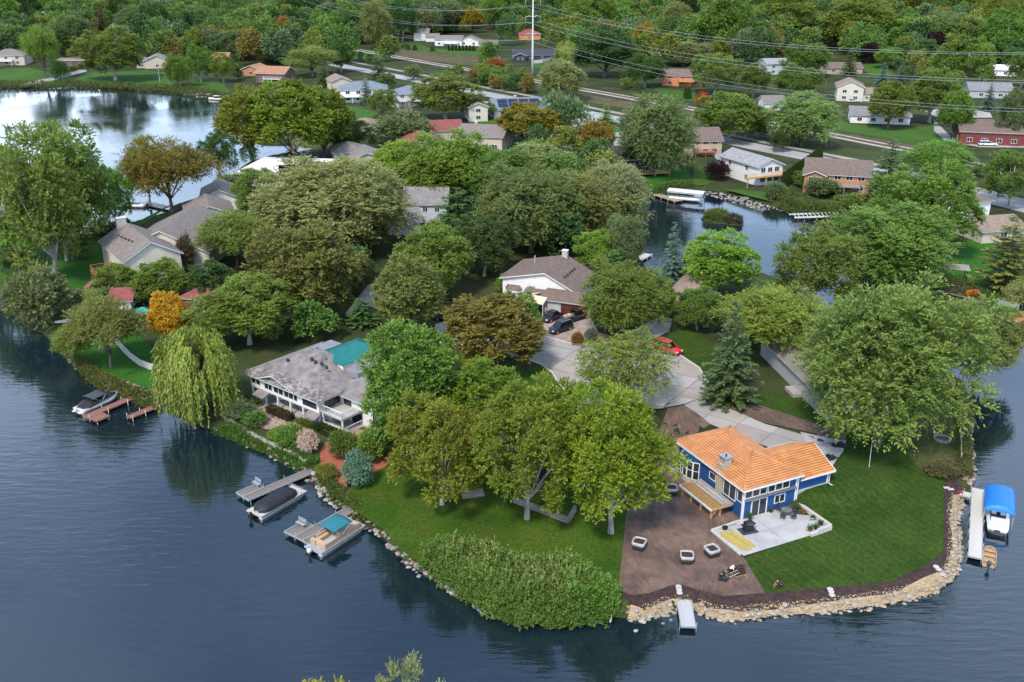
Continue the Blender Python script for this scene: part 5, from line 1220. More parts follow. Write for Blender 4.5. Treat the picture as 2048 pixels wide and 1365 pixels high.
# patio of the blue house: four pours
PT = empty('patio', hb.location, R(25.5)); 
pl0 = MB().box(-4.3,-5.85,-.15,7.3,-.02,.035).obj('patio_base', BASE, PT); tag(PT, kind='structure')
for (x0,y0,x1,y1) in ((-4.3,-5.85,1.4,-3.0),(1.45,-5.85,7.3,-3.0),(-1.2,-2.95,1.4,-.05),(1.45,-2.95,7.3,-.05),(-4.3,-2.95,-1.25,-.6)): bevel(MB().box(x0,y0,-.1,x1,y1,.075).obj('slab', CONCW, PT), .02)
WB = mat('white_block', (.50,.49,.47), (.38,.37,.355), 2, .9, .3, 8)
def blocks(o_, pts, z, w=.4, h=.32, L_=.55, name='block', m=None, base=None):
    """row of laid blocks along a line in the object's own frame"""
    d_ = None
    for a,b in zip(pts[:-1],pts[1:]):
        a,b = Vector(a),Vector(b); l = (b-a).length; k = max(1,round(l/L_)); an = math.atan2(b.y-a.y,b.x-a.x)
        if d_ is None: d_ = MB().box(-L_/2+.012,-w/2,0,L_/2-.012,w/2,h); q = bevel(d_.obj(name, m or WB, o_), .03); me_ = q.data; first = True
        for i in range(k):
            p = a.lerp(b,(i+.5)/k)
            if first: o = q; first = False
            else: o = link(bpy.data.objects.new(name, me_), o_)
            o.location = (p.x,p.y,z + rnd.uniform(-.01,.01)); o.rotation_euler = (0,0,an+rnd.uniform(-.02,.02)); o.scale = (l/k/L_,1,1)
pw_ = empty('patio_wall', hb.location, R(25.5), 'low white block border round the pale concrete patio', 'wall')
blocks(pw_, [(7.6,.1),(7.6,-5.8),(4.6,-5.95)], -.02, .42, .42); blocks(pw_, [(7.6,.1),(7.6,-5.8),(5.6,-5.95)], .41, .34, .16); blocks(pw_, [(-4.5,-5.6),(-4.5,-.5),(-.3,-.25)], -.02, .3, .22)
# ------------------------------------------------------------------ shore stones
rk = []
for s_ in range(7):
    rg = random.Random(40+s_); bm_ = bmesh.new(); bmesh.ops.create_icosphere(bm_, subdivisions=2 if s_ < 4 else 1, radius=.5)
    for v_ in bm_.verts: v_.co *= rg.uniform(.78,1.12)
    for v_ in bm_.verts: v_.co.z *= .72; v_.co.x *= 1.15
    rk.append(bm_)
def rockmesh(i, m):
    me = bpy.data.meshes.new('stone'); rk[i].to_mesh(me); me.materials.append(m); return me
def walk(pts, step):
    P_ = [Vector(XY(a,b,.4)) for a,b in pts]; out_ = []; acc = 0
    for a,b in zip(P_[:-1],P_[1:]):
        L_ = (b-a).length; d = (b-a)/max(L_,1e-6); s_ = -acc
        while s_+step <= L_: s_ += step; out_.append((a+d*s_, Vector((-d.y,d.x))))
        acc = L_-s_
    return out_
def bank(label_name, pts, m_list, big, n_rows, spread, step, limit=300, side=1, sink=.25, off0=0.):
    """stones heaped along the shore; the largest as pieces, the rest joined"""
    rg = random.Random(len(pts)*7+int(step*100)); items = []
    for p, nr in walk(pts, step):
        for r_ in range(n_rows):
            o_ = off0 + spread*(r_+rg.uniform(-.45,.45))/max(1,n_rows); q = p+nr*side*o_+Vector((rg.uniform(-.3,.3),rg.uniform(-.3,.3)))*step
            sz = big*rg.choice((.45,.55,.7,.8,1.0,1.25)) * (1 if r_ < 2 else .85); items.append((q.x,q.y,sz,rg.random()))
    Pq = np.array([(i[0],i[1]) for i in items]); d = land_dist(Pq); t_ = np.clip((d+1.6)/3,0,1); Z_ = -1+2*t_*t_*(3-2*t_)+rise(Pq[:,0],Pq[:,1])*np.clip(d/6,0,1)
    keep = (Z_ > -1.5); Z_ = np.maximum(Z_, -.32); items = [(*it, z) for it, z, k in zip(items, Z_, keep) if k]; items.sort(key=lambda i: -i[2]/i[1])
    V_=[];F_=[]; ms = {}
    root = None; body = MB()
    for k_, it in enumerate(items[limit:]):
        b_ = rk[4+k_%3]; a = it[3]*6.28; ca,sa = math.cos(a),math.sin(a); sc_ = it[2]
        body.add([(it[0]+(v_.co.x*ca-v_.co.y*sa)*sc_, it[1]+(v_.co.x*sa+v_.co.y*ca)*sc_, it[4]+sc_*(.5-sink)*.7+v_.co.z*sc_) for v_ in b_.verts], [tuple(v_.index for v_ in f.verts) for f in b_.faces])
    if not body.v: x,y,sz,_,z = items[-1]; body.add([(x+v_.co.x*sz,y+v_.co.y*sz,z+v_.co.z*sz) for v_ in rk[4].verts],[tuple(v_.index for v_ in f.verts) for f in rk[4].faces])
    root = body.obj(label_name, m_list[0]); tag(root, kind='structure')
    for it in items[:limit]:
        key = (int(it[3]*97)%5, int(it[3]*31)%len(m_list))
        if key not in ms: ms[key] = rockmesh(key[0], m_list[key[1]])
        o = link(bpy.data.objects.new('stone', ms[key]), root); o.location = (it[0],it[1],it[4]+it[2]*(.5-sink)*.7); o.scale = (it[2],it[2]*(.75+it[3]*.4),it[2]*(.7+it[3]*.4)); o.rotation_euler = (rnd.uniform(-.3,.3),rnd.uniform(-.3,.3),it[3]*6.28)
    return root
for b_ in rk: b_.verts.ensure_lookup_table(); b_.verts.index_update()
CREAM = [mat('cream_stone',(.33,.28,.21),(.2,.17,.125),2,.9,.5,6), mat('white_stone',(.38,.355,.31),(.25,.225,.195),2,.9,.5,6), mat('tan_stone',(.38,.29,.175),(.26,.2,.12),2,.9,.5,6)]
GREYS = [mat('grey_boulder',(.30,.275,.25),(.18,.165,.15),1.5,.9,.5,5), mat('pink_boulder',(.32,.25,.22),(.2,.155,.135),1.5,.9,.5,5), mat('dark_boulder',(.26,.24,.22),(.16,.15,.14),1.5,.9,.5,5)]
PINK = [mat('red_riprap',(.27,.185,.155),(.18,.12,.1),2,.9,.5,5), mat('pale_riprap',(.36,.30,.26),(.24,.195,.17),2,.9,.5,5)]
FRONT = [p for p in WATER_NEAR if 1225 < p[0] < 1950 and p[1] > 990]
bank('stone_bank', FRONT, CREAM, .54, 4, 1.1, .34, 300, 1, .15, -.2)
bank('gravel_stones', FRONT, [CREAM[2],CREAM[0]], .20, 5, .7, .22, 0, 1, .3, .55)
bank('boulder_row', [(1230,1236),(1262,1241),(1290,1243),(1318,1234),(1348,1222)], [CREAM[1],GREYS[0]], 1.05, 1, .2, 1.15, 40, 1, .3, -.5)
bank('boulder_shore', [(618,950),(650,990),(680,1012),(712,1034),(757,1064),(800,1110),(835,1138),(870,1153),(905,1176),(940,1198),(970,1220),(1005,1236),(1080,1245),(1170,1242),(1215,1231)], GREYS+[CREAM[1]], .78, 2, .9, .62, 300, 1, .3, -.15)
bank('boulder_shore', [(415,856),(490,885),(540,907),(590,933),(612,944)], GREYS+PINK, .6, 2, .8, .55, 120, 1, .3, 0)
bank('riprap_shore', [(196,768),(225,786),(270,797),(295,809)], PINK+[GREYS[0]], .6, 6, 2.6, .55, 160, 1, .2, .1)
bank('riprap_shore', [(112,687),(140,720),(170,750),(196,768)], GREYS, .5, 2, .9, .6, 60, 1, .3, 0)
bank('riprap_shore', [(1946,976),(1948,935),(1945,897),(1942,860),(1937,800)], PINK, .5, 4, 1.5, .42, 200, 1, .2, .0)
bank('riprap_shore', [(1555,414),(1545,411),(1500,399),(1450,385),(1410,379)][::-1], [CREAM[1],GREYS[0],CREAM[0]], .8, 9, 5.5, .62, 300, -1, .15, .2)
bank('riprap_shore', [(1330,388),(1300,392),(1281,403),(1284,425)], [CREAM[1],CREAM[0]], .8, 4, 2.4, .6, 100, -1, .2, .2)
bank('riprap_shore', [(1668,437),(1600,430),(1555,414)], GREYS, .7, 2, 1.2, .8, 80, 1, .2, .2)
bank('riprap_shore', [(2048,630),(1990,622),(1930,602),(1880,594)], [CREAM[1],GREYS[0]], .8, 4, 3., .8, 120, 1, .2, .3)

# ------------------------------------------------------------------ undergrowth that nobody could count
def scatter(name, label, pts, n_, col, hgt, leaf, seed, slen=.8, px=True, world=None, lw=.4, up=1.0, K=6, hvar=.6, dome=True):
    rg = np.random.default_rng(seed); poly = world or [XY(a,b) for a,b in pts]; A = np.array(poly); lo,hi = A.min(0),A.max(0); out_ = np.zeros((0,2))
    while len(out_) < n_: g = rg.uniform(lo,hi,(n_*2,2)); out_ = np.concatenate([out_, g[sdist(g,poly) < 0]])
    out_ = out_[:n_]; dd_ = land_dist(out_); t_ = np.clip((dd_+1.6)/3,0,1); Z_ = -1+2*t_*t_*(3-2*t_)+rise(out_[:,0],out_[:,1])*np.clip(dd_/6,0,1)
    lump_ = .55+.45*np.sin(out_[:,0]*1.3+np.cos(out_[:,1]*.9)*2)*np.cos(out_[:,1]*1.1+out_[:,0]*.4)
    edge = np.clip(-sdist(out_,poly)/1.2,.25,1) if dome else 1
    hh_ = hgt*(1-hvar*(1-np.clip(lump_,0,1)))*edge*rg.uniform(.35,1,n_)
    o_ = np.column_stack([out_, np.maximum(Z_,.0)+hh_]); D_ = unit(rg.normal(0,.6,(n_,3))+np.array([0,0,up]))
    lo_,ld_,ln_,ll_ = sprays(rg,o_,D_,slen*rg.uniform(.6,1.2,n_),K,leaf)
    tint = .3+.35*np.repeat(np.clip(lump_,0,1),K)*rg.uniform(.6,1,len(lo_))+.3*rg.random(len(lo_))
    o = link(bpy.data.objects.new(name, leaf_mesh(name,lo_,ld_,ln_,ll_,ll_*lw,tint))); o.color = (*col,1); tag(o, label, 'undergrowth', None, 'stuff'); return o
scatter('shore_thicket','dense green thicket along the shore below the front lawn',[(845,1128),(850,1102),(905,1094),(985,1108),(1050,1136),(1130,1128),(1200,1162),(1234,1192),(1226,1226),(1160,1240),(1050,1242),(985,1224),(935,1192),(890,1160)], 9000, (.085,.150,.038), 2.1, .36, 1, .9)
scatter('ground_cover','green ground cover on the bank below the brick terrace',[(425,850),(470,850),(530,880),(600,905),(640,925),(610,938),(545,902),(490,880),(430,858)], 1500, (.05,.11,.022), .7, .3, 2, .45)
scatter('shore_weeds','weeds and brush along the left shore bank',[(112,680),(120,672),(150,705),(200,745),(260,775),(312,790),(318,812),(290,806),(225,783),(200,772),(165,744),(135,712)], 1700, (.075,.095,.03), 1.0, .35, 3, .6)
scatter('shore_weeds','weeds between the boulders left of the lawn',[(628,945),(660,950),(690,985),(720,1010),(735,1035),(712,1028),(680,1004),(652,982)], 700, (.07,.10,.03), .6, .28, 4, .5)
scatter('shore_weeds','brush along the right shore by the fence',[(1905,790),(1938,800),(1942,900),(1944,950),(1925,960),(1918,930),(1915,860)], 1100, (.065,.085,.03), 1.0, .32, 5, .6)
scatter('island_reeds','green and brown reeds on the small pond island',None, 500, (.075,.11,.025), 1.4, .4, 6, .9, world=[(ISLE[0][0]+3.2*math.cos(a),ISLE[0][1]+3.2*math.sin(a)) for a in np.linspace(0,6.0,14)])
scatter('island_reeds','dark dead brush beside the pond island',None, 260, (.05,.05,.035), 1.0, .4, 7, .9, world=[(ISLE[1][0]+2.2*math.cos(a),ISLE[1][1]+2.2*math.sin(a)) for a in np.linspace(0,6.0,12)])
scatter('pond_brush','brush and flowers on the pond bank below the brick house',[(1535,400),(1570,385),(1620,405),(1690,425),(1680,442),(1640,434),(1600,428),(1555,412)], 1800, (.065,.095,.03), 1.6, .5, 8, 1.0)
scatter('pond_brush','low shrubs on the far pond shore by the striped lawn',[(1295,385),(1330,372),(1378,366),(1392,374),(1380,383),(1330,387)], 900, (.06,.10,.03), 1.0, .45, 9, .8)
scatter('upper_shore_reeds','reeds and brush along the upper lake shore',[(-30,166),(150,168),(240,170),(330,175),(400,180),(445,188),(450,200),(400,190),(330,183),(240,177),(150,174),(-30,175)], 2600, (.065,.085,.03), 1.2, .7, 10, 1.2)
scatter('upper_shore_reeds','dark brush on the near shore of the upper lake',[(170,468),(240,452),(262,448),(270,456),(240,470),(190,484)], 700, (.03,.055,.02), 1.6, .5, 11, .9)
scatter('pergola_bed','brush on the mulch bank below the pergola',[(1862,578),(1900,560),(1960,580),(2000,600),(1990,618),(1930,598)], 900, (.07,.085,.04), .7, .4, 12, .7)

scatter('shore_thicket','tall pale weed stems standing out of the shore thicket',[(855,1118),(905,1100),(985,1114),(1050,1142),(1130,1136),(1190,1166),(1220,1192),(1160,1225),(1050,1228),(985,1210),(900,1160)], 420, (.15,.19,.075), 2.6, .34, 21, 1.3, up=2.2, K=9, hvar=.3)
scatter('shore_thicket','brighter leafy patch at the right end of the shore thicket',[(1110,1150),(1150,1128),(1200,1162),(1234,1192),(1226,1224),(1160,1236),(1110,1220)], 1500, (.075,.19,.035), 2.2, .40, 22, .8, lw=.6)
# ------------------------------------------------------------------ far woods: one mass behind and between the single trees
def farleaf():
    m = bpy.data.materials.new('far_leaves'); m.use_nodes = True; t = m.node_tree; nn = t.nodes.new; l = t.links.new
    p = t.nodes['Principled BSDF']; p.inputs['Roughness'].default_value = .6; p.inputs['Specular IOR Level'].default_value = .2
    oi = nn('ShaderNodeObjectInfo'); cr = nn('ShaderNodeValToRGB'); cr.color_ramp.interpolation = 'CONSTANT'; e = cr.color_ramp.elements
    cols = [(0,(.075,.15,.025)),(.16,(.045,.095,.024)),(.30,(.11,.16,.03)),(.46,(.09,.135,.06)),(.6,(.14,.165,.025)),(.74,(.055,.11,.026)),(.86,(.10,.185,.035)),(.96,(.17,.13,.03))]
    e[0].position = 0; e[0].color = (*cols[0][1],1); e[1].position = .16; e[1].color = (*cols[1][1],1)
    for ps, c in cols[2:]: q = e.new(ps); q.color = (*c,1)
    at = nn('ShaderNodeAttribute'); at.attribute_name = 'tint'; r2 = nn('ShaderNodeMapRange'); r2.inputs[3].default_value = .42; r2.inputs[4].default_value = 1.7; l(at.outputs['Fac'], r2.inputs[0])
    mu = nn('ShaderNodeMix'); mu.data_type = 'RGBA'; mu.blend_type = 'MULTIPLY'; mu.inputs[0].default_value = 1; mu.clamp_result = False
    l(oi.outputs['Random'], cr.inputs[0]); l(cr.outputs[0], mu.inputs[6]); l(r2.outputs[0], mu.inputs[7]); l(mu.outputs[2], p.inputs['Base Color']); return m
M_FAR = farleaf()
WC_ = bpy.data.collections.new('wood_crowns')
for i, kw in enumerate((dict(nclump=40,nspray=26,slen=1.1,leaf=.75,K=5), dict(nclump=34,nspray=28,slen=1.5,leaf=.75,lw=.45,K=5,droop=.15,lump=.4), dict(nclump=46,nspray=22,slen=.9,leaf=.7,K=5,cr=.22), dict(H=16,Rr=6.0,nclump=44,nspray=24,slen=1.2,leaf=.7,K=5,gap=.2,lump=.45))):
    P_ = broad('wood%d' % i, 900+i, trunk=.1, **{**dict(cr=.27,lw=.6), **kw}); P_['crown'].materials[0] = M_FAR
    o = bpy.data.objects.new('wood_crown', P_['crown']); WC_.objects.link(o)
HOUSES = [(o.matrix_basis.translation.copy(), o.rotation_euler.z, o) for o in S.objects if o.parent is None and o.type == 'EMPTY' and o.get('category') in ('house','garage','shed')]
def house_mask(P):
    m_ = np.zeros(len(P), bool)
    for loc, rz, o in HOUSES:
        ch = [c for c in o.children if c.name.split('.')[0] == 'wall']; bb = np.array([[c.location.x+v_[0], c.location.y+v_[1]] for c in ch for v_ in c.bound_box]) if ch else np.zeros((1,2)); lo_, hi_ = bb.min(0)-7, bb.max(0)+7
        lo_[1] -= 14 + max(0, loc.y-250)*.33          # keep the side that faces the picture open
        dx, dy = P[:,0]-loc.x, P[:,1]-loc.y; c_, s_ = math.cos(rz), math.sin(rz); lx, ly = dx*c_+dy*s_, -dx*s_+dy*c_
        m_ |= (lx > lo_[0]) & (lx < hi_[0]) & (ly > lo_[1]) & (ly < hi_[1])
    return m_
bpy.context.view_layer.update()
wr = np.random.default_rng(77); WP = []; WS = []
def wood(poly, spacing, smin, smax, zs=1.0, margin=2.0):
    A_ = np.array(poly); lo_, hi_ = A_.min(0), A_.max(0); gx, gy = np.meshgrid(np.arange(lo_[0],hi_[0],spacing), np.arange(lo_[1],hi_[1],spacing)); g = np.stack([gx.ravel(),gy.ravel()],1)+wr.uniform(-.42,.42,(gx.size,2))*spacing
    k = (sdist(g,poly) < 0) & (land_dist(g) > margin) & ~house_mask(g)
    k &= np.abs(g[:,0]) < g[:,1]*.56+25
    g = g[k]
    for ex in EXCL:
        if len(g): g = g[sdist(g,ex) > margin]
    for x,y in g: s_ = wr.uniform(smin,smax); WP.append((x,y,gh(x,y)-.3)); WS.append((s_*wr.uniform(.9,1.15),s_*wr.uniform(.9,1.15),s_*zs*wr.uniform(.85,1.15)))
W_ = lambda pts: [XY(a,b) for a,b in pts]
wood([(-700,560),(700,560),(1100,1150),(-1100,1150)], 19, .85, 1.5)
wood([(-900,1150),(900,1150),(1500,2600),(-1500,2600)], 26, 1.5, 2.4, .75)
wood(W_([(-60,135),(480,120),(620,90),(900,70),(1100,80),(1300,110),(1560,110),(2100,160),(2100,60),(1024,55),(-60,60)]), 18, .65, 1.15)
wood(W_([(1380,130),(1560,130),(1700,170),(2100,230),(2100,160),(1700,110),(1400,105)]), 14, .5, .85)
wood(W_([(845,118),(1030,150),(1060,192),(1000,182),(850,150)]), 6.5, .35, .55)
wood(W_([(700,112),(850,128),(850,150),(720,130)]), 9, .25, .45)
wood(W_([(560,90),(700,90),(690,128),(600,128)]), 10, .4, .7)
wood(W_([(1170,168),(1300,178),(1310,196),(1180,180)]), 8, .2, .4)
wood(W_([(1890,292),(2100,320),(2100,350),(1960,330)]), 7, .2, .4)
wood(W_([(1650,275),(1800,304),(1960,336),(2048,360),(2048,378),(1860,332),(1640,285)]), 9, .15, .32)
wood(W_([(690,330),(850,320),(1120,330),(1260,360),(1270,470),(1180,520),(1000,520),(900,440),(760,420)]), 8, .5, .85)
wood(W_([(560,480),(700,420),(780,470),(700,590),(560,600),(400,590),(470,540)]), 8, .4, .7)
wood(W_([(700,255),(830,270),(830,300),(720,300)]), 7, .3, .5)
wood(W_([(1690,460),(1840,420),(1880,520),(1800,580),(1720,560)]), 8, .4, .65)
wood(W_([(1270,560),(1480,560),(1580,640),(1500,700),(1400,660),(1290,620)]), 7.5, .3, .5)
wood(W_([(1560,680),(1640,670),(1760,720),(1900,760),(1890,790),(1760,760),(1600,740)]), 7, .3, .5)
wood(W_([(440,600),(560,640),(680,660),(640,690),(560,700),(470,690)]), 7, .25, .5)
wood(W_([(200,600),(340,590),(380,640),(300,670),(230,660)]), 6, .15, .3)
wood(W_([(640,350),(700,330),(720,420),(600,470),(560,430)]), 8, .5, .8)
wood(W_([(400,470),(470,460),(480,520),(430,540)]), 7, .2, .35)
wood(W_([(1110,240),(1200,225),(1210,262),(1120,275)]), 9, .25, .4)
wood(W_([(1400,250),(1560,270),(1560,300),(1420,295)]), 10, .35, .6)
wood(W_([(455,300),(640,298),(700,290),(705,318),(640,326),(560,336),(490,338),(460,330)]), 6.5, .3, .5, 1.0, .5)
wood(W_([(690,262),(760,270),(800,290),(760,305),(700,300)]), 7, .3, .5)
me = bpy.data.meshes.new('far_woods'); me.from_pydata(WP, [], [])
at = me.attributes.new('sc','FLOAT_VECTOR','POINT'); at.data.foreach_set('vector', np.array(WS,np.float32).ravel())
at = me.attributes.new('rot','FLOAT_VECTOR','POINT'); rr_ = np.zeros((len(WP),3),np.float32); rr_[:,2] = wr.uniform(0,6.28,len(WP)); at.data.foreach_set('vector', rr_.ravel())
fw = link(bpy.data.objects.new('far_woods', me)); tag(fw, 'mixed green woodland filling the far neighbourhood and the gaps between trees', 'woods', None, 'stuff')
ng = bpy.data.node_groups.new('woods','GeometryNodeTree'); ng.interface.new_socket('Geometry',in_out='INPUT',socket_type='NodeSocketGeometry'); ng.interface.new_socket('Geometry',in_out='OUTPUT',socket_type='NodeSocketGeometry')
gi = ng.nodes.new('NodeGroupInput'); go_ = ng.nodes.new('NodeGroupOutput'); ci = ng.nodes.new('GeometryNodeCollectionInfo'); ci.inputs['Collection'].default_value = WC_; ci.inputs['Separate Children'].default_value = True; ci.inputs['Reset Children'].default_value = True
ip = ng.nodes.new('GeometryNodeInstanceOnPoints'); ip.inputs['Pick Instance'].default_value = True
a1_ = ng.nodes.new('GeometryNodeInputNamedAttribute'); a1_.data_type = 'FLOAT_VECTOR'; a1_.inputs[0].default_value = 'sc'; a2_ = ng.nodes.new('GeometryNodeInputNamedAttribute'); a2_.data_type = 'FLOAT_VECTOR'; a2_.inputs[0].default_value = 'rot'
ng.links.new(gi.outputs[0], ip.inputs['Points']); ng.links.new(ci.outputs[0], ip.inputs['Instance']); ng.links.new(a1_.outputs[0], ip.inputs['Scale']); ng.links.new(a2_.outputs[0], ip.inputs['Rotation']); ng.links.new(ip.outputs[0], go_.inputs[0])
fw.modifiers.new('woods','NODES').node_group = ng
print('woods', len(WP))
# ------------------------------------------------------------------ docks and boats
WEATH = mat('weathered_plank', (.21,.185,.17), (.095,.082,.075), 1.2, .95, .3, 8, detail=8, contrast=(.25,.7)); REDDK = mat('red_brown_plank', (.24,.115,.09), (.17,.075,.06), 1.2, .85); WHDK = mat('pale_plank', (.52,.50,.46), (.44,.42,.39), .8, .8); ORDK = mat('orange_plank', (.46,.17,.07), (.36,.13,.05), 1.2, .8); TANDK = mat('tan_plank', (.34,.26,.19), (.25,.19,.14), 1.2, .85)
ALU = mat('aluminium', (.55,.56,.57), (.45,.46,.47), 1, .35, metal=.6); POSTW = mat('white_post', (.72,.70,.64), None, 1, .6)
def dock(label, a, b, w, m, z=.55, frame=None, plat=None, pw=.3, posts=POSTW, name='dock', land=0, joint=None):
    """walkway from a to b in world metres, optional platform (length back from b, extra width to the left/right)"""
    a, b = Vector(a), Vector(b); d = b-a; L_ = d.length; an = math.atan2(d.y,d.x); r_ = empty(name, (a.x,a.y,0), an, label, 'dock')
    planks(r_, 0, -w/2, L_, w/2, z, pw, m, 'y')
    fr = frame or m
    for s_ in (-1,1): MB().box(0,s_*(w/2+.02)-.04,z-.16,L_,s_*(w/2+.02)+.04,z+.012).obj('side_rail', fr, r_)
    MB().box(L_+.005,-w/2-.06,z-.16,L_+.085,w/2+.06,z+.012).obj('side_rail', fr, r_)
    k = max(2,int(L_/2.6))
    for i in range(land,k+1):
        for s_ in (-1,1): x_ = min(L_-.15,L_*i/k+.12); MB().tube([(x_,s_*(w/2+.12),-1.2),(x_,s_*(w/2+.12),z+.35)],.05,6).obj('post', posts, r_)
    if plat:
        for (x0,y0,x1,y1) in plat:
            planks(r_, x0, y0, x1, y1, z+.004, pw, m, 'y')
            for q in ((x0,y0-.08,x1,y0),(x0,y1,x1,y1+.08),(x0-.08,y0-.08,x0,y1+.08),(x1,y0-.08,x1+.08,y1+.08)): MB().box(q[0],q[1],z-.16,q[2],q[3],z+.018).obj('side_rail', fr, r_)
            for x_,y_ in ((x0+.1,y0+.1),(x1-.1,y0+.1),(x0+.1,y1-.1),(x1-.1,y1-.1)): MB().tube([(x_,y_,-1.2),(x_,y_,z-.06)],.05,6).obj('post', posts, r_)
    return r_
def on(r_, x, y): c_, s_ = math.cos(r_.rotation_euler.z), math.sin(r_.rotation_euler.z); return r_.location.x+x*c_-y*s_, r_.location.y+x*s_+y*c_
def bench(label, x, y, z, rz, m=ALU, group=None):
    r_ = empty('bench', (x,y,z), rz, label, 'bench', group)
    for i in range(3): MB().box(-.65,-.2+.15*i,.42,.65,-.07+.15*i,.46).obj('seat_slat', m, r_)
    for i in range(3): MB().box(-.65,.26+.03*i,.58+.14*i,.65,.29+.03*i,.69+.14*i).obj('back_slat', m, r_)
    for s_ in (-.55,.55): MB().tube([(s_,-.2,0),(s_,-.2,.44),(s_,.24,.44),(s_,.33,.98)],.03,5).obj('frame', m, r_); MB().tube([(s_,.24,0),(s_,.24,.44)],.03,5).obj('leg', m, r_)
    return r_
dp = dock('weathered grey dock with bench beside the teal canopied pontoon boat', (-17.6,98.3), (-23.3,91.0), 1.25, WEATH, .6, ALU, [(7.0,.72,9.3,2.4),(6.6,-2.3,9.3,-.72)], .3, ALU)
dq_ = dock('weathered grey dock beside the black covered pontoon boat', (-23.0,108.0), (-31.2,99.4), 1.25, WEATH, .6, ALU, [(9.0,-2.0,11.9,-.72)], .3, ALU)
bx_, by_ = on(dp, 7.6, -1.6); bench('grey slatted bench on the dock by the teal canopied boat', bx_, by_, .62, dp.rotation_euler.z+R(90))
bx_, by_ = on(dq_, 9.5, -1.5); bench('grey slatted bench on the dock by the black covered boat', bx_, by_, .62, dq_.rotation_euler.z+R(90))
dl = dock('red brown dock with chair beside the black covered runabout', (-53.6,129.2), (-58.9,121.2), 1.2, REDDK, .55, REDDK, [(7.6,.66,9.6,2.6)], .3)
dock('short red brown jetty beside the weeping willow', (-50.2,124.9), (-52.9,121.2), 1.1, REDDK, .5, REDDK)
dr_ = dock('pale gangway from the mulch bank to the long dock', (52.2,101.2), (54.35,99.9), 1.1, WHDK, .6, ALU, None, .5, ALU)
dR = dock('long pale dock beside the blue canopied boat', (55.6,101.6), (49.0,87.4), 1.25, WHDK, .62, ALU, None, .55, ALU)
tag(MB().loft([[(53.0+dx*.9-.2,100.8-dx*.5+dy,.70+h_) for dx,dy in ((-.5,-.18),(.0,-.26),(.5,-.14),(.62,0),(.5,.14),(0,.26),(-.5,.18),(-.62,0))] for h_ in (0,.12)]).obj('swim_float', mat('crimson',(.35,.01,.03),None,1,.5)), 'crimson float lying on the pale gangway', 'float')
dock('narrow pale dock in front of the bare soil yard', (17.1,81.9), (16.75,76.0), 1.35, mat('grey_panel',(.42,.42,.42),(.36,.36,.36),1,.8), .6, ALU, None, .6, ALU)
dock('wooden dock in front of the white canopied boat lift on the pond', (37.2,256.5), (43.0,247.2), 2.4, TANDK, .6, TANDK, [(6.0,.0+1.25,10.8,4.2)], .4)
dock('small jetty at the stony bank of the pond', XY(1500,392,.5), XY(1478,402,.5), 1.6, WEATH, .5, ALU, None, .4)
dock('white pier by the orange brown locust', XY(337,416,.5), XY(288,405,.5), 1.8, WHDK, .6, WHDK, None, .5)
dock('small white jetty at the far end of the upper lake', XY(268,166,.5), XY(242,175,.5), 2.0, WHDK, .6, WHDK, None, .6)
dock('white floating dock on the far shore of the upper lake', XY(440,183,.5), XY(400,188,.5), 2.5, WHDK, .6, WHDK, None, .6)
dock('orange stained dock beside the green canopied boat', XY(2062,628,.5), XY(2012,640,.5), 3.4, ORDK, .6, ORDK, None, .35)
dock('small jetty at the channel beside the moored pontoon boat', XY(1632,640,.5), XY(1672,628,.5), 1.5, WHDK, .5, ALU, None, .4)
dock('small jetty on the pond below the grey leaved tree', XY(1275,520,.5), XY(1296,508,.5), 1.8, WHDK, .5, ALU, None, .4)

def outboard(r_, x, m, y=0):
    o = MB().blob((x-.35,y,.75),(.3,.24,.3),10,6).obj('outboard_motor', m, r_, True); MB().box(x-.45,y-.07,-.4,x-.25,y+.07,.6).obj('motor_leg', DARKTRIM, o); MB().blob((x-.38,y,-.4),(.28,.07,.07),8,5).obj('gearcase', DARKTRIM, o, True); return o
def pontoon(label, cx, cyy, rz, L_=7., W_=2.5):
    r_ = empty('pontoon_boat', (cx,cyy,0), rz, label, 'boat')
    for s_ in (-1,1):
        y_ = s_*(W_/2-.35); xs_ = [-L_/2+.1,-L_/2+.3,L_/2-1.0,L_/2-.4,L_/2]; MB().tube([(x_,y_,.12+(.14 if x_ > L_/2-.5 else 0)) for x_ in xs_],[.28,.33,.33,.25,.05],12).obj('pontoon', ALU, r_, True)
    MB().box(-L_/2,-W_/2,.45,L_/2-.1,W_/2,.56).obj('deck', mat('boat_deck',(.46,.44,.40),None,2,.8), r_)
    MB().box(-L_/2,-W_/2-.03,.42,L_/2-.1,-W_/2-.002,.6).box(-L_/2,W_/2+.002,.42,L_/2-.1,W_/2+.03,.6).obj('rub_rail', ALU, r_)
    return r_
def fence_panels(r_, L_, W_, m):
    x0,x1,y_ = -L_/2+.8,L_/2-.7,W_/2-.12
    for a,b in (((x0,-y_),(x1,-y_)),((x0,y_),(x1,y_)),((x1,-y_),(x1,-.4)),((x1,.4),(x1,y_)),((x0,-y_),(x0,-.4)),((x0,.4),(x0,y_))):
        a,b = Vector(a),Vector(b); d = b-a; q = MB().box(0,-.02,.6,d.length,.02,1.12).obj('side_panel', m, r_); q.location = (a.x,a.y,0); q.rotation_euler = (0,0,math.atan2(d.y,d.x)); MB().tube([(0,0,1.16),(d.length,0,1.16)],.03,6).obj('rail', ALU, q)
BLKC = mat('black_boat_cover', (.018,.020,.026), (.012,.013,.017), 1.5, .6, .5, 2); TEAL = mat('teal_canvas', (.02,.16,.20), (.018,.14,.175), 1.5, .75); TANV = mat('tan_vinyl', (.50,.36,.22), (.42,.30,.18), 1.5, .6)
p_ = pontoon('pontoon boat with teal canopy and tan seats', -19.35, 91.6, R(55)); fence_panels(p_, 7, 2.5, mat('tan_panel',(.42,.32,.21),None,1,.5))
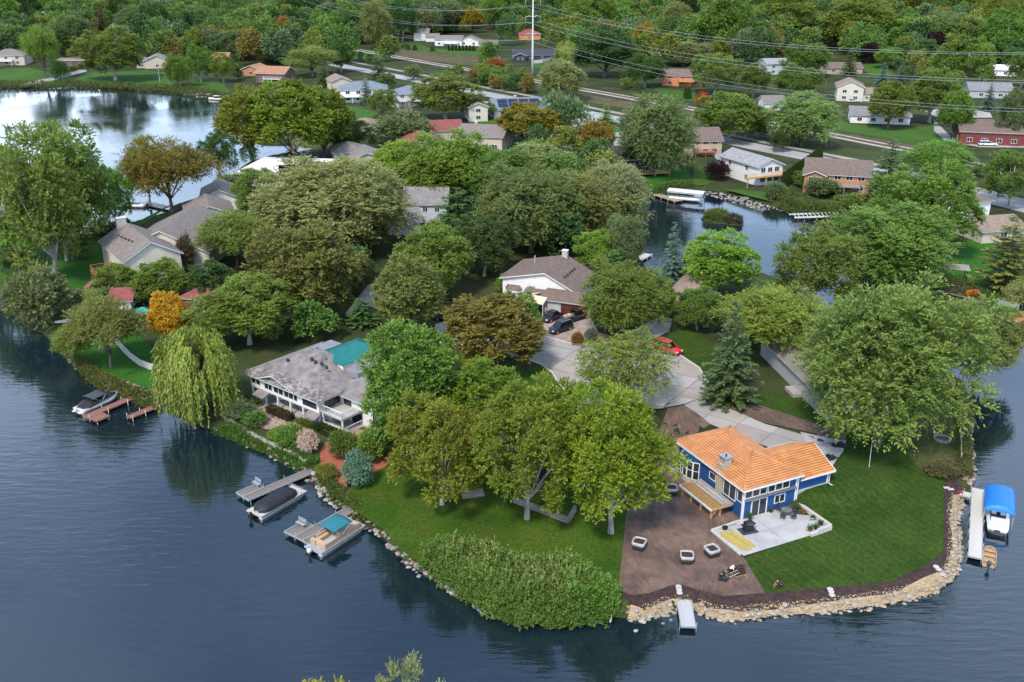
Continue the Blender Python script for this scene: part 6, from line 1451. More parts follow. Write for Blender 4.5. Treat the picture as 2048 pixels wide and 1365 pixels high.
def sofa(r_, x0, y0, x1, y1, back):
    o = bevel(MB().box(x0,y0,.57,x1,y1,.98).obj('seat', TANV, r_), .06); bx = {'L':(x0,y0,.98,x1,y0+.18,1.3),'R':(x0,y1-.18,.98,x1,y1,1.3),'B':(x0,y0,.98,x0+.18,y1,1.3)}[back]; bevel(MB().box(*bx).obj('seat_back', TANV, o), .05)
sofa(p_, .6,.5,2.6,1.08,'R'); sofa(p_, .6,-1.08,2.6,-.5,'L'); sofa(p_, -2.6,-1.08,-1.9,1.08,'B'); sofa(p_, -1.85,.5,-.4,1.08,'R'); bevel(MB().box(-.3,-1.05,.57,.3,-.45,1.35).obj('console', TANV, p_), .05)
arch = lambda x0, x1, w, z, h, k=7: [[(x,-w/2+w*j/k,z+h*math.sin(math.pi*j/k)**.6*(1-.25*((i-3)/3)**2)) for j in range(k+1)] for i,x in [(i,x0+(x1-x0)*i/6) for i in range(7)]]
rg_ = arch(-1.5,1.3,2.5,2.15,.32); MB().loft(rg_+[[(q[0],q[1],q[2]-.04) for q in r] for r in rg_[::-1]], False, False).obj('bimini_top', TEAL, p_, True)
for s_ in (-1,1): MB().tube([(-.1,s_*1.18,1.15),(-1.4,s_*1.22,2.15)],.025,5).tube([(-.1,s_*1.18,1.15),(1.2,s_*1.22,2.15)],.025,5).obj('bimini_frame', ALU, p_)
outboard(p_, -3.6, mat('white_cowl',(.65,.65,.65),None,1,.3)); MB().box(-3.5,-1.1,.57,-2.75,1.1,.62).obj('swim_platform', ALU, p_)
q_ = pontoon('pontoon boat under a black fitted cover', -27.4, 99.0, R(55), 7.2); rr = []
for i in range(15):
    x = -3.2+5.8*i/14; e_ = max(.05,1-abs(i/7-1)**5)**.4; z1 = .66+.72*e_; w_ = 1.22*max(.3,e_); rr.append([(x,w_*math.cos(math.pi*j/10)*(1 if .1 < j < 9.9 else 1.02),.58+(z1-.58)*math.sin(math.pi*j/10)**.5) for j in range(11)])
MB().loft(rr, False, False).obj('boat_cover', BLKC, q_, True); outboard(q_, -3.75, mat('black_cowl',(.02,.02,.02),None,1,.3)); MB().tube([(2.7,-1.1,.6),(2.7,-1.1,.95),(3.2,-.9,.95),(3.2,.9,.95),(2.7,1.1,.95),(2.7,1.1,.6)],.03,5).obj('bow_rail', ALU, q_)
HULLW = mat('white_gelcoat', (.72,.72,.72), (.66,.66,.66), 1, .25)
def hull(r_, L_, W_, m, h=.75, z0=-.2, name='hull', bow=.35):
    rings = []
    for i in range(13):
        t = i/12; x = -L_/2+L_*t; w = W_/2*(1-max(0,(t-(1-bow)))**2/(bow**2)*.97)*(.9+.1*min(1,t*4)); zt = h+.22*max(0,t-.5)
        rings.append([(x,-w,zt),(x,-w*.92,zt*.35),(x,-w*.45,z0+.25*max(0,t-.75)*4*.5),(x,w*.45,z0+.25*max(0,t-.75)*4*.5),(x,w*.92,zt*.35),(x,w,zt)])
    return MB().loft(rings).obj(name, m, r_, True), rings
bl = empty('covered_runabout', (-59.0,126.2,0), R(62), 'runabout with black cover and folded top at the red brown dock', 'boat'); hull(bl, 7.0, 2.5, mat('grey_hull',(.45,.45,.46),None,1,.3))
rr = []
for i in range(15):
    t = i/14; x = -3.3+6.2*t; e_ = (1-max(0,t-.55)**2*4.2)**.5 if t < .99 else .15; e_ = max(.12,e_)*min(1,.45+t*4); w_ = 1.22*e_; z1 = .8+(.55 if .15 < t < .6 else .28)*e_; rr.append([(x,w_*math.cos(math.pi*j/10),.68+(z1-.68)*math.sin(math.pi*j/10)**.5) for j in range(11)])
MB().loft(rr, False, False).obj('boat_cover', BLKC, bl, True); rg_ = arch(-1.8,.6,2.2,1.75,.25); MB().loft(rg_+[[(q[0],q[1],q[2]-.04) for q in r] for r in rg_[::-1]], False, False).obj('bimini_top', mat('slate_canvas',(.05,.065,.075),None,1,.7), bl, True)
for s_ in (-1,1): MB().tube([(-.3,s_*1.1,.9),(-1.6,s_*1.1,1.8)],.03,5).tube([(-.3,s_*1.1,.9),(.5,s_*1.1,1.8)],.03,5).obj('bimini_frame', ALU, bl)
outboard(bl, -3.6, mat('white_cowl',(.65,.65,.65),None,1,.3)); MB().box(-3.9,-.9,.35,-3.4,.9,.42).obj('swim_platform', HULLW, bl); MB().tube([(-1,-1.25,.85),(2.2,-1.1,1.0),(3.3,0,1.1)],.03,5).obj('side_rail', ALU, bl)
# blue canopied boat lift on the right
rz_ = math.atan2(101.6-87.4, 55.6-49.0); ax_ = Vector((math.cos(rz_),math.sin(rz_))); c_ = Vector((52.3,94.3))+Vector((math.sin(rz_),-math.cos(rz_)))*2.05+ax_*3.4
bb_ = empty('speedboat', (c_.x-ax_.x*1.0,c_.y-ax_.y*1.0,.15), rz_, 'white speedboat under the bright blue lift canopy', 'boat'); hull(bb_, 6.8, 2.35, HULLW, .8)
MB().box(-2.1,-.8,.80,.6,.8,.86).obj('cockpit', DARKTRIM, bb_); bevel(MB().box(-2.2,-.75,.86,-1.7,.75,1.15).obj('rear_bench', TRIM, bb_),.05); 
for y_ in (-.45,.45): bevel(MB().box(-.6,y_-.25,.86,-.1,y_+.25,1.3).obj('seat', TRIM, bb_),.06)
bevel(MB().box(-3.35,-1.0,.78,-2.3,1.0,.95).obj('engine_cover', HULLW, bb_),.08); MB().box(-3.8,-.95,.2,-3.35,.95,.28).obj('swim_platform', DARKTRIM, bb_); MB().box(-3.42,-.3,.3,-3.36,.3,.5).obj('outdrive', DARKTRIM, bb_)
bc_ = empty('lift_canopy', (c_.x,c_.y,0), rz_, 'bright blue boat lift canopy at the long pale dock', 'boat lift'); BLUEC = mat('blue_canvas', (.012,.18,.60), (.01,.15,.52), 1, .5)
rg_ = [[(x,-1.55+3.1*j/10,2.2+(.55 if 0 < i < 8 else .45)*math.sin(math.pi*j/10)**.5-(.0 if 0 < i < 8 else .1)) for j in range(11)] for i,x in enumerate([-2.6,-2.3,-1.5,-.8,0,.8,1.5,2.5,2.8])]
MB().loft([[(rg_[0][0][0]-.1,q[1],2.0+.0*q[2]) for q in rg_[0]]]+rg_+[[(rg_[-1][0][0]+.1,q[1],2.0) for q in rg_[-1]]], False, False).obj('canopy', BLUEC, bc_, True)
for y_ in (-1.55,1.55): MB().box(-2.65,y_-.02,1.95,2.85,y_+.02,2.3).obj('canopy_skirt', BLUEC, bc_)
for x_ in (-2.3,2.4):
    for y_ in (-1.5,1.5): MB().tube([(x_,y_,-1.2),(x_,y_,2.2)],.06,6).obj('lift_post', ALU, bc_)
    MB().box(x_-.06,-1.5,-.3,x_+.06,1.5,-.2).obj('lift_beam', ALU, bc_)
rb = empty('rowboat', (50.9,88.1,0), R(63), 'small tan rowboat with motor at the end of the long dock', 'boat'); WOODB = mat('tan_hull', (.42,.31,.20), (.34,.25,.16), 1, .5)
rings = []
for t in [i/10 for i in range(11)]: x = -1.9+3.8*t; w = .68*(1-max(0,t-.55)**2*4.4)**.5 if t < 1 else .06; rings.append((x,max(w,.06),.42+.14*max(0,t-.5)))
MB().loft([[(x,-w,z),(x,-w*.8,.0),(x,0,-.08),(x,w*.8,.0),(x,w,z),(x,w-.05,z),(x,w*.75,.08),(x,0,.04),(x,-w*.75,.08),(x,-w+.05,z)] for x,w,z in rings]).obj('hull', WOODB, rb)
for x_ in (-1.2,.0,1.0): MB().box(x_-.15,-.6*(1 if x_ < .5 else .8),.3,x_+.15,.6*(1 if x_ < .5 else .8),.35).obj('thwart', LUMBER, rb)
outboard(rb, -1.95, DARKTRIM)
# pond and upper lake boats
def small_lift(label, px, py, rz, col, L_=6., W_=2.6, name='boat_lift'):
    x,y,_ = G(px,py,0); r_ = empty(name, (x,y,0), rz, label, 'boat lift'); rg_ = [[(xx,-W_/2+W_*j/8,2.5+.4*math.sin(math.pi*j/8)**.6) for j in range(9)] for xx in (-L_/2,0,L_/2)]
    MB().loft(rg_+[[(q[0],q[1],q[2]-.3) for q in r] for r in rg_[::-1]], False, False).obj('canopy', col, r_)
    for x_ in (-L_/2+.3,L_/2-.3):
        for y_ in (-W_/2,W_/2): MB().tube([(x_,y_,-1),(x_,y_,2.5)],.08,5).obj('lift_post', ALU, r_)
    hull(r_, L_*.95, W_*.8, HULLW, 1.0, .1); return r_
small_lift('boat lift with white ribbed canopy on the far side of the pond', 1372, 402, R(-25), mat('white_canvas',(.62,.63,.64),(.5,.5,.52),1.5,.6), 9.5, 3.4); small_lift('boat lift with grey green canopy by the orange stained dock', 1990, 640, R(33), mat('sage_canvas',(.19,.25,.20),None,1,.7), 7.5, 3.6)
lf = empty('empty_boat_lift', (*XY(1630,440,0),0), R(8), 'empty white boat lift frame at the pond bank', 'boat lift')
for y_ in (-1.6,1.6): MB().box(-6,y_-.12,1.0,6,y_+.12,1.3).obj('bunk', HULLW, lf)
for i in range(12): MB().tube([(-5.6+i,-1.6,1.25),(-5.6+i,0,1.7),(-5.6+i,1.6,1.25)],.07,5).obj('canopy_rib', HULLW, lf)
for x_ in (-3.5,-.5,2.5): 
    for y_ in (-1.7,1.7): MB().tube([(x_,y_,-1),(x_,y_,1.2)],.09,5).obj('lift_post', ALU, lf)
def runabout(label, px, py, rz, L_=6., W_=2.3, top=None):
    x,y,_ = G(px,py,0); r_ = empty('motorboat', (x,y,0), rz, label, 'boat'); hull(r_, L_, W_, HULLW, .8); MB().box(-L_*.3,-W_*.35,.8,L_*.1,W_*.35,.9).obj('cockpit', DARKTRIM, r_); MB().loft([[(L_*.1,-W_*.36,.82),(L_*.1,W_*.36,.82)],[(L_*.0,-W_*.32,1.25),(L_*.0,W_*.32,1.25)]],False,False).obj('windscreen', GLASS, r_); outboard(r_, -L_/2-.1, DARKTRIM)
    if top: MB().box(-L_*.3,-W_*.4,1.7,L_*.12,W_*.4,1.78).obj('top', top, r_); [MB().tube([(x_,y_,.8),(x_,y_,1.7)],.03,4).obj('top_post', ALU, r_) for x_ in (-L_*.28,L_*.1) for y_ in (-W_*.38,W_*.38)]
    return r_
runabout('white motorboat moored at the pier by the orange brown locust', 262, 414, R(175), 8., 2.7); runabout('white boat with top on the far shore of the upper lake, right one', 432, 200, R(170), 7., 2.6, TRIM); runabout('white boat at the floating dock of the upper lake, left one', 407, 191, R(185), 7., 2.6); 
pc = pontoon('dark pontoon boat moored in the channel behind the huge lawn maple', *XY(1666,634,0), R(-35), 6.4); fence_panels(pc, 6.4, 2.5, mat('dark_panel',(.06,.07,.09),None,1,.5)); outboard(pc, -3.3, DARKTRIM); MB().tube([(0,0,.6),(0,0,2.6)],.04,5).obj('light_mast', TRIM, pc)
cn = empty('canoe', (*XY(150,641),GZ), R(28), 'long white canoe lying upturned on the left bank', 'canoe')
MB().loft([[(x,w*math.cos(math.pi*j/6),.05+h_*math.sin(math.pi*j/6)) for j in range(7)] for x,w,h_ in ((-3.2,.05,.25),(-2.4,.36,.34),(-1,.5,.38),(1,.5,.38),(2.4,.36,.34),(3.2,.05,.25))], False).obj('hull', HULLW, cn, True); MB().tube([(-3.2,0,.36),(0,0,.46),(3.2,0,.36)],.03,5).obj('keel', TRIM, cn)
# ------------------------------------------------------------------ vehicles
TYRE = mat('tyre', (.02,.02,.02), None, 1, .9); RIM = mat('wheel_rim', (.45,.46,.47), None, 1, .3, metal=.7); LAMPR = mat('tail_lamp', (.35,.01,.01), None, 1, .2); LAMPW = mat('head_lamp', (.7,.7,.68), None, 1, .1); CGLASS = mat('car_glass', (.008,.009,.011), None, 1, .05, spec=.7)
def car(label, px, py, rz, paint, L_=4.8, W_=1.9, H_=1.75, kind='suv', cat='car', world=None):
    x,y,z = (*world, gh(*world)) if world else G(px,py); r_ = empty({'suv':'suv','pickup':'pickup_truck','sedan':'car'}[kind], (x,y,z+.04), rz, label, cat); hl = L_/2; bh = H_*.56
    prof = {'suv':[(-1,.62,.92),(-.97,.98,.97),(-.6,1.0,1.0),(0,1.0,1.0),(.35,.98,1.0),(.55,.93,1.0),(.85,.86,.95),(1,.62,.86)],'pickup':[(-1,.95,.97),(-.98,1.0,1.0),(-.3,1.0,1.0),(.1,1.0,1.0),(.4,.98,1.0),(.55,.95,1.0),(.9,.90,.95),(1,.66,.88)],'sedan':[(-1,.7,.9),(-.9,.93,.96),(-.5,.97,1.0),(0,.98,1.0),(.35,.94,1.0),(.55,.88,1.0),(.88,.78,.94),(1,.55,.84)]}[kind]
    rings = [[(t*hl,-w*W_/2,.32),(t*hl,-w*W_/2*1.0,bh*.62),(t*hl,-w*W_/2*.93,bh*zt*.97),(t*hl,-w*W_/2*.80,bh*zt),(t*hl,w*W_/2*.80,bh*zt),(t*hl,w*W_/2*.93,bh*zt*.97),(t*hl,w*W_/2,bh*.62),(t*hl,w*W_/2,.32)] for t,zt,w in prof]
    MB().loft(rings).obj('body', paint, r_, True)
    c0,c1,r0,r1 = {'suv':(-.95,.42,-.86,.12),'pickup':(-.12,.46,-.08,.2),'sedan':(-.62,.42,-.32,.1)}[kind]
    g = MB().loft([[(c0*hl,s_*W_/2*.88,bh*.97) for s_ in (-1,1)][:1]+[(c1*hl,-W_/2*.86,bh*.96),(c1*hl,W_/2*.86,bh*.96),(c0*hl,W_/2*.88,bh*.97)], [(r0*hl,-W_/2*.72,H_-.06),(r1*hl,-W_/2*.72,H_-.06),(r1*hl,W_/2*.72,H_-.06),(r0*hl,W_/2*.72,H_-.06)]]).obj('windows', CGLASS, r_)
    bevel(MB().box((r0-.02)*hl,-W_/2*.74,H_-.07,(r1+.02)*hl,W_/2*.74,H_).obj('roof', paint, r_), .03)
    for f_ in ((c0+r0)/2*.98,(c0+c1)/2-.08,(c1+r1)/2):
        pass
    for s_ in (-1,1):
        pts = [(c0*hl*.97,s_*W_/2*.885,bh*.97),(r0*hl,s_*W_/2*.735,H_-.05)]; MB().tube(pts,.045,4).obj('pillar', paint, r_); MB().tube([((c0+c1)/2*hl,s_*W_/2*.88,bh*.97),((r0+r1)/2*hl,s_*W_/2*.73,H_-.05)],.04,4).obj('pillar', paint, r_); MB().tube([(c1*hl,s_*W_/2*.865,bh*.96),(r1*hl,s_*W_/2*.725,H_-.05)],.045,4).obj('pillar', paint, r_)
        MB().box(c1*hl-.35,s_*W_/2*.98-.09,bh*.95,c1*hl-.2,s_*W_/2*.98+.09,bh*1.08).obj('mirror', paint, r_)
        MB().box(-hl-.012,s_*W_*.38-.13,bh*.66,-hl+.1,s_*W_*.38+.13,bh*.92).obj('tail_light', LAMPR, r_); MB().box(hl-.28,s_*W_*.32-.18,bh*.62,hl-.02,s_*W_*.32+.18,bh*.76).obj('headlight', LAMPW, r_)
        for wx in (-.62,.62):
            ty = MB().tube([(wx*hl,s_*(W_/2-.26),.34),(wx*hl,s_*(W_/2+.01),.34)],.36,14).obj('wheel', TYRE, r_); MB().tube([(wx*hl,s_*(W_/2+.012),.34),(wx*hl,s_*(W_/2+.03),.34)],.22,10).obj('rim', RIM, ty)
    MB().box(-hl-.04,-W_*.42,.34,-hl+.1,W_*.42,.56).obj('bumper', DARKTRIM if kind != 'sedan' else paint, r_); MB().box(hl-.12,-W_*.42,.34,hl+.03,W_*.42,.52).obj('bumper', DARKTRIM, r_); MB().box(-hl-.02,-.26,bh*.55,-hl+.02,.26,bh*.72).obj('number_plate', TRIM, r_)
    if kind == 'pickup':
        MB().box(-.97*hl,-W_*.38,bh*.985,-.15*hl,W_*.38,bh*1.004).obj('truck_bed', mat('bed_liner',(.05,.05,.05),None,1,.9), r_)
        for i in range(5): bevel(MB().box(-hl*.9+i*.33,-.5+.12*(i%2),bh*1.005,-hl*.9+i*.33+.3,.4-.1*(i%3),bh*1.02+.25+.1*(i%2)).obj('cargo', [CONCW,LUMBER,mat('cream_sack',(.6,.5,.38),None,2,.8)][i%3], r_), .04)
    if kind == 'suv':
        for s_ in (-1,1): MB().tube([(r0*hl*.9,s_*W_*.3,H_+.05),(r1*hl*.8,s_*W_*.3,H_+.05)],.03,5).obj('roof_rail', ALU, r_)
    return r_
REDP = mat('red_paint', (.50,.01,.015), (.46,.01,.014), 1, .25, spec=.6); BLKP = mat('black_paint', (.012,.012,.015), None, 1, .2, spec=.6); NAVP = mat('dark_blue_paint', (.015,.02,.035), None, 1, .2, spec=.6)
car('bright red suv parked on the road circle', 1336, 704, R(-48), REDP)
car('dark blue suv at the front of the brick drive', 1120, 663, R(222), NAVP, 4.7)
car('black pickup truck with loaded bed before the garage door', 1150, 640, R(40), BLKP, 5.6, 2.0, 1.85, 'pickup', 'truck')
car('black car with hood toward the road on the brick drive', 1104, 640, R(228), BLKP, 4.5, 1.85, 1.6, 'sedan')
car('dark car half hidden behind the bronze oak', 893, 640, R(-8), NAVP, 4.6, 1.85, 1.5, 'sedan')
car('black car parked by the drive at the top right', 1882, 252, R(170), BLKP, 4.8)
car('blue car beside the red barn like house', 1992, 284, R(175), mat('blue_paint',(.02,.10,.40),None,1,.3), 4.6, 1.85, 1.5, 'sedan')
car('white trailer like van below the red barn like house', 1975, 292, R(-4), WHITE, 6.0, 2.0, 1.6)
car('white car parked beside the long white house', 1705, 205, R(10), WHITE, 4.6, 1.85, 1.5, 'sedan')

# ------------------------------------------------------------------ people
SKIN = mat('skin', (.42,.26,.19), (.38,.23,.165), 3, .6); CL = lambda n_, c: mat('cloth_'+n_, c, tuple(v_*.8 for v_ in c), 4, .9)
def skin(name, V_, E_, Rd, m, parent):
    me = bpy.data.meshes.new(name); me.from_pydata(V_,E_,[]); me.materials.append(m); o = link(bpy.data.objects.new(name,me),parent); md = o.modifiers.new('skin','SKIN'); md.use_smooth_shade = True
    for i,r in enumerate(Rd): me.skin_vertices[0].data[i].radius = (r,r)
    me.skin_vertices[0].data[0].use_root = True; sb = o.modifiers.new('sub','SUBSURF'); sb.levels = 1; sb.render_levels = 1; return o
def person(label, px, py, rz, pose, shirt, trousers, hair=(.03,.02,.015), world=None):
    x,y,z = (*world, gh(*world)) if world else G(px,py); r_ = empty('person', (x,y,z+.03), rz, label, 'person')
    if pose == 'stand': hip,ch,nk,hd = (0,0,.93),(.02,0,1.3),(.02,0,1.48),(.04,0,1.64); kn=[(.03,.1,.5),(.0,-.1,.5)]; ft=[(0,.11,.06),(-.03,-.11,.06)]; el=[(.02,.27,1.15),(.05,-.27,1.15)]; wr=[(.16,.25,.92),(.2,-.22,.95)]
    elif pose == 'bend': hip,ch,nk,hd = (0,0,.86),(.33,0,1.10),(.48,0,1.18),(.62,0,1.22); kn=[(.1,.12,.47),(.0,-.12,.47)]; ft=[(.05,.14,.06),(-.15,-.14,.06)]; el=[(.45,.24,.86),(.45,-.24,.86)]; wr=[(.62,.18,.66),(.62,-.18,.66)]
    else: hip,ch,nk,hd = (0,0,.36),(.32,0,.62),(.44,0,.72),(.56,0,.78); kn=[(.33,.13,.12),(.3,-.15,.14)]; ft=[(-.12,.14,.07),(-.1,-.14,.07)]; el=[(.52,.24,.4),(.52,-.24,.4)]; wr=[(.66,.2,.12),(.66,-.2,.12)]
    V_ = [hip,ch,nk,hd]; E_ = [(0,1),(1,2),(2,3)]; Rd = [.13,.15,.06,.105]
    sh = [(ch[0],.17,ch[2]+.08),(ch[0],-.17,ch[2]+.08)]
    for k in (0,1):
        b = len(V_); V_ += [sh[k],el[k],wr[k]]; E_ += [(1,b),(b,b+1),(b+1,b+2)]; Rd += [.065,.045,.034]
        d = (Vector(wr[k])-Vector(el[k])).normalized(); pal = Vector(wr[k])+d*.08; b2 = len(V_); V_.append(tuple(pal)); E_.append((b+2,b2)); Rd.append(.036)
        for f_ in range(4): tip = pal+d*(.085-.012*abs(f_-1.4))+Vector((-.01*f_,.018*(f_-1.5),-.012)); V_.append(tuple(tip)); E_.append((b2,len(V_)-1)); Rd.append(.011)
        V_.append(tuple(Vector(wr[k])+d*.07+Vector((.035,.02*(1 if k else -1),.0)))); E_.append((b+2,len(V_)-1)); Rd.append(.013)
        b = len(V_); hj = (hip[0],.09*(1,-1)[k],hip[2]-.04); V_ += [hj,kn[k],ft[k],(ft[k][0]+.17,ft[k][1],ft[k][2]-.01)]; E_ += [(0,b),(b,b+1),(b+1,b+2),(b+2,b+3)]; Rd += [.09,.065,.045,.04]
    skin('body', V_, E_, Rd, SKIN, r_)
    skin('shirt', [hip,ch,(ch[0]*.7+nk[0]*.3,0,ch[2]*.7+nk[2]*.3)]+[q for k in (0,1) for q in (sh[k],tuple(Vector(sh[k]).lerp(Vector(el[k]),.75)))], [(0,1),(1,2),(1,3),(3,4),(1,5),(5,6)], [.155,.172,.09,.085,.065,.085,.065], shirt, r_)
    skin('trousers', [(hip[0],0,hip[2]-.02)]+[q for k in (0,1) for q in ((hip[0],.095*(1,-1)[k],hip[2]-.06),kn[k],(ft[k][0],ft[k][1],ft[k][2]+.04))], [(0,1),(1,2),(2,3),(0,4),(4,5),(5,6)], [.15,.11,.083,.062,.11,.083,.062], trousers, r_)
    MB().blob((hd[0]-.02,hd[1],hd[2]+.045),(.115,.105,.1),10,7).obj('hair', mat('hair',hair,None,3,.8), r_, True)
    hm_ = MB().blob((hd[0]+.115,0,hd[2]-.01),(.022,.016,.03),6,5); hm_.obj('nose', SKIN, r_, True)
    for s_ in (-1,1): MB().blob((hd[0]+.098,s_*.035,hd[2]+.015),(.012,.014,.01),6,5).obj('eye', DARKTRIM, r_)
    MB().blob((hd[0]+.1,0,hd[2]-.055),(.012,.03,.008),6,5).obj('mouth', mat('lips',(.3,.1,.09),None,1,.6), r_)
    return r_
person('person in white shirt bending over the sod pallet', 1458, 1152, R(-20), 'bend', CL('white',(.75,.75,.74)), CL('black',(.02,.02,.022)))
person('person in dark clothes bending at the tool cart on the soil', 1441, 1164, R(10), 'bend', CL('charcoal',(.035,.035,.04)), CL('black',(.02,.02,.022)))
person('person in dark clothes kneeling at the sod lawn edge', 1562, 1176, R(165), 'kneel', CL('charcoal',(.035,.035,.04)), CL('black',(.02,.02,.022)))
person('person in pink shirt standing behind the black car', 1092, 632, R(200), 'stand', CL('pink',(.6,.3,.3)), CL('tan',(.4,.32,.25)))
person('person in white shirt standing beneath the tan sun sail', 1078, 616, R(190), 'stand', CL('white',(.75,.75,.74)), CL('blue',(.05,.07,.14)))

# ------------------------------------------------------------------ building site
BAGW = mat('white_woven_bag', (.45,.44,.42), (.34,.33,.32), 3, .85, .3, 8); BAGD = mat('black_woven_bag', (.03,.028,.027), None, 3, .9); SOILD = mat('dark_topsoil', (.05,.032,.025), (.028,.018,.014), 4, .95, .8, 9)
def bag(label, x, y, rz):
    r_ = empty('bulk_bag', (x,y,gh(x,y)+.03), rz, label, 'bag', 'bulk bags of topsoil on the bare yard'); sq = lambda w,z,k=.16: [(sx*(w if i else w-k), sy*(w-k if i else w), z) for sx,sy,i in ((1,-1,1),(1,1,1),(1,1,0),(-1,1,0),(-1,1,1),(-1,-1,1),(-1,-1,0),(1,-1,0))]
    MB().loft([sq(.58,0),sq(.68,.35),sq(.66,.6)]).obj('lower_bag', BAGD, r_); MB().loft([sq(.67,.6),sq(.70,.75),sq(.69,.93),sq(.64,.97),sq(.59,.94),sq(.585,.72)],True,False).obj('rim', BAGW, r_, True); MB().loft([sq(.59,.76),sq(.42,.90),sq(.15,.95)]).obj('soil', SOILD, r_); 
    for sx in (-1,1): MB().tube([(sx*.6,-.3,.95),(sx*.68,-.1,1.12),(sx*.68,.1,1.12),(sx*.6,.3,.95)],.025,5).obj('lifting_loop', BAGW, r_)
for (px_,py_,a_,t_) in ((1342,988,8,'white rimmed bag of soil nearest the half built deck'),(1278,1097,-25,'white rimmed bag of soil nearest the lawn edge'),(1373,1124,-4,'white rimmed bag of soil in the middle of the yard'),(1423,1111,25,'white rimmed bag of soil nearest the lumber stack')): bag(t_, *XY(px_,py_), R(a_))
sp = empty('sod_pallet', (*XY(1476,1148),GZ+.03), R(20), 'dark stack of sod rolls on a wooden pallet', 'pallet')
for i in range(5): MB().box(-.6,-.6+.26*i,.1,.6,-.46+.26*i,.14).obj('slat', LUMBER, sp)
for i in range(3): MB().box(-.55+.5*i,-.6,0,-.45+.5*i,.6,.1).obj('bearer', LUMBER, sp)
for k in range(3):
    for i in range(4-k): MB().tube([(-.55,-.45+.3*i+.15*k,.27+.25*k),(.55,-.45+.3*i+.15*k,.27+.25*k)],.145,10).obj('sod_roll', SOILD, sp)
sp2 = empty('hand_cart', (*XY(1447,1160),GZ+.03), R(15), 'low cart with pale handles on the bare soil', 'cart')
MB().box(-.5,-.35,.3,.5,.35,.36).obj('bed', DARKTRIM, sp2); [MB().tube([(.5,s_*.25,.36),(1.6,s_*.22,.7)],.03,5).obj('handle', BAGW, sp2) for s_ in (-1,1)]; [MB().tube([(0,s_*.38,.2),(0,s_*.46,.2)],.2,12).obj('wheel', TYRE, sp2) for s_ in (-1,1)]; MB().box(-.55,-.03,0,-.48,.03,.3).obj('leg', DARKTRIM, sp2)
def hbxy(x,y): c_,s_ = math.cos(HB[2]),math.sin(HB[2]); return HB[0]+x*c_-y*s_, HB[1]+x*s_+y*c_
ls = empty('lumber_stack', (*hbxy(-3.1,-3.2),GZ+.08), R(25.5-26), 'stack of yellow treated boards on the patio corner', 'lumber')
for i in range(14): L_ = rnd.choice((3.2,3.7,4.2)); o = MB().box(-L_/2,-.07,0,L_/2,.07,.05).obj('board', LUMBERY, ls); o.location = (rnd.uniform(-.35,.35),-.85+.165*(i%11)+.08*(i//11),.002+.055*(i//11)+(.05 if i in (3,7) else 0)); o.rotation_euler = (0,0,rnd.uniform(-.04,.04)+math.pi*.0)
ls.rotation_euler.z = R(25.5-82)
gm = empty('barbecue_grill', (*hbxy(-.9,-2.2),GZ+.08), R(20), 'black gas barbecue grill on a dark mat', 'grill'); MB().box(-1.0,-.7,0,1.0,.7,.012).obj('mat', DARKTRIM, gm)
bevel(MB().box(-.5,-.3,.1,.5,.3,.8).obj('cabinet', BLKC, gm),.03); MB().loft([[(x,-.32,.8),(x,-.34,1.0),(x,-.15,1.2),(x,.2,1.2),(x,.33,1.0),(x,.32,.8)] for x in (-.45,.45)]).obj('lid', BLKC, gm); MB().box(-.85,-.25,.78,-.5,.25,.83).box(.5,-.25,.78,.85,.25,.83).obj('side_shelf', BLKC, gm); MB().tube([(-.35,-.38,.98),(.35,-.38,.98)],.025,6).obj('handle', RIM, gm); [MB().tube([(x,-.28,.06),(x+.04,-.28,.06)],.06,8).obj('wheel', TYRE, gm) for x in (-.45,.4)]
WROUGHT = mat('dark_metal_furniture', (.05,.05,.052), None, 2, .5)
def chair(label, x, y, z, rz, m, group=None, name='chair', mesh=True):
    r_ = empty(name, (x,y,z), rz, label, 'chair', group); MB().box(-.25,-.25,.40,.25,.25,.45).obj('seat', m, r_); b = MB()
    for i in range(5): b = MB().box(-.24+.1*i,.24,.45,-.17+.1*i,.28,.95).obj('back_slat', m, r_)
    MB().box(-.25,.235,.93,.25,.285,1.0).obj('back_rail', m, r_)
    for sx in (-.22,.22):
        MB().tube([(sx,-.22,0),(sx,-.22,.62),(sx,.24,.66)],.022,5).obj('arm', m, r_)
        for sy in (-.22,.24): MB().tube([(sx,sy,0),(sx,sy,.42)],.022,5).obj('leg', m, r_)
    return r_
tb = empty('patio_table', (*hbxy(5.0,-1.5),GZ+.08), 0, 'round dark table on the pale patio', 'table'); MB().tube([(0,0,.70),(0,0,.735)],.6,20).obj('table_top', mat('glass_table',(.16,.17,.17),None,2,.15), tb); [MB().tube([(math.cos(a)*.4,math.sin(a)*.4,0),(math.cos(a)*.12,math.sin(a)*.12,.4),(math.cos(a)*.4,math.sin(a)*.4,.7)],.025,5).obj('leg', WROUGHT, tb) for a in (0,1.57,3.14,4.71)]
for i,(dx,dy,t_) in enumerate(((-.9,-.5,'dark metal patio chair on the left of the round table'),(.1,-1.05,'dark metal patio chair in front of the round table'),(.95,-.1,'dark metal patio chair on the right of the round table'),(-.2,.95,'dark metal patio chair behind the round table by the wall'))): px_,py_ = hbxy(5.0+dx,-1.5+dy); cx_,cy_ = hbxy(5.0,-1.5); chair(t_, px_, py_, GZ+.08, math.atan2(py_-cy_,px_-cx_)-math.pi/2, WROUGHT)
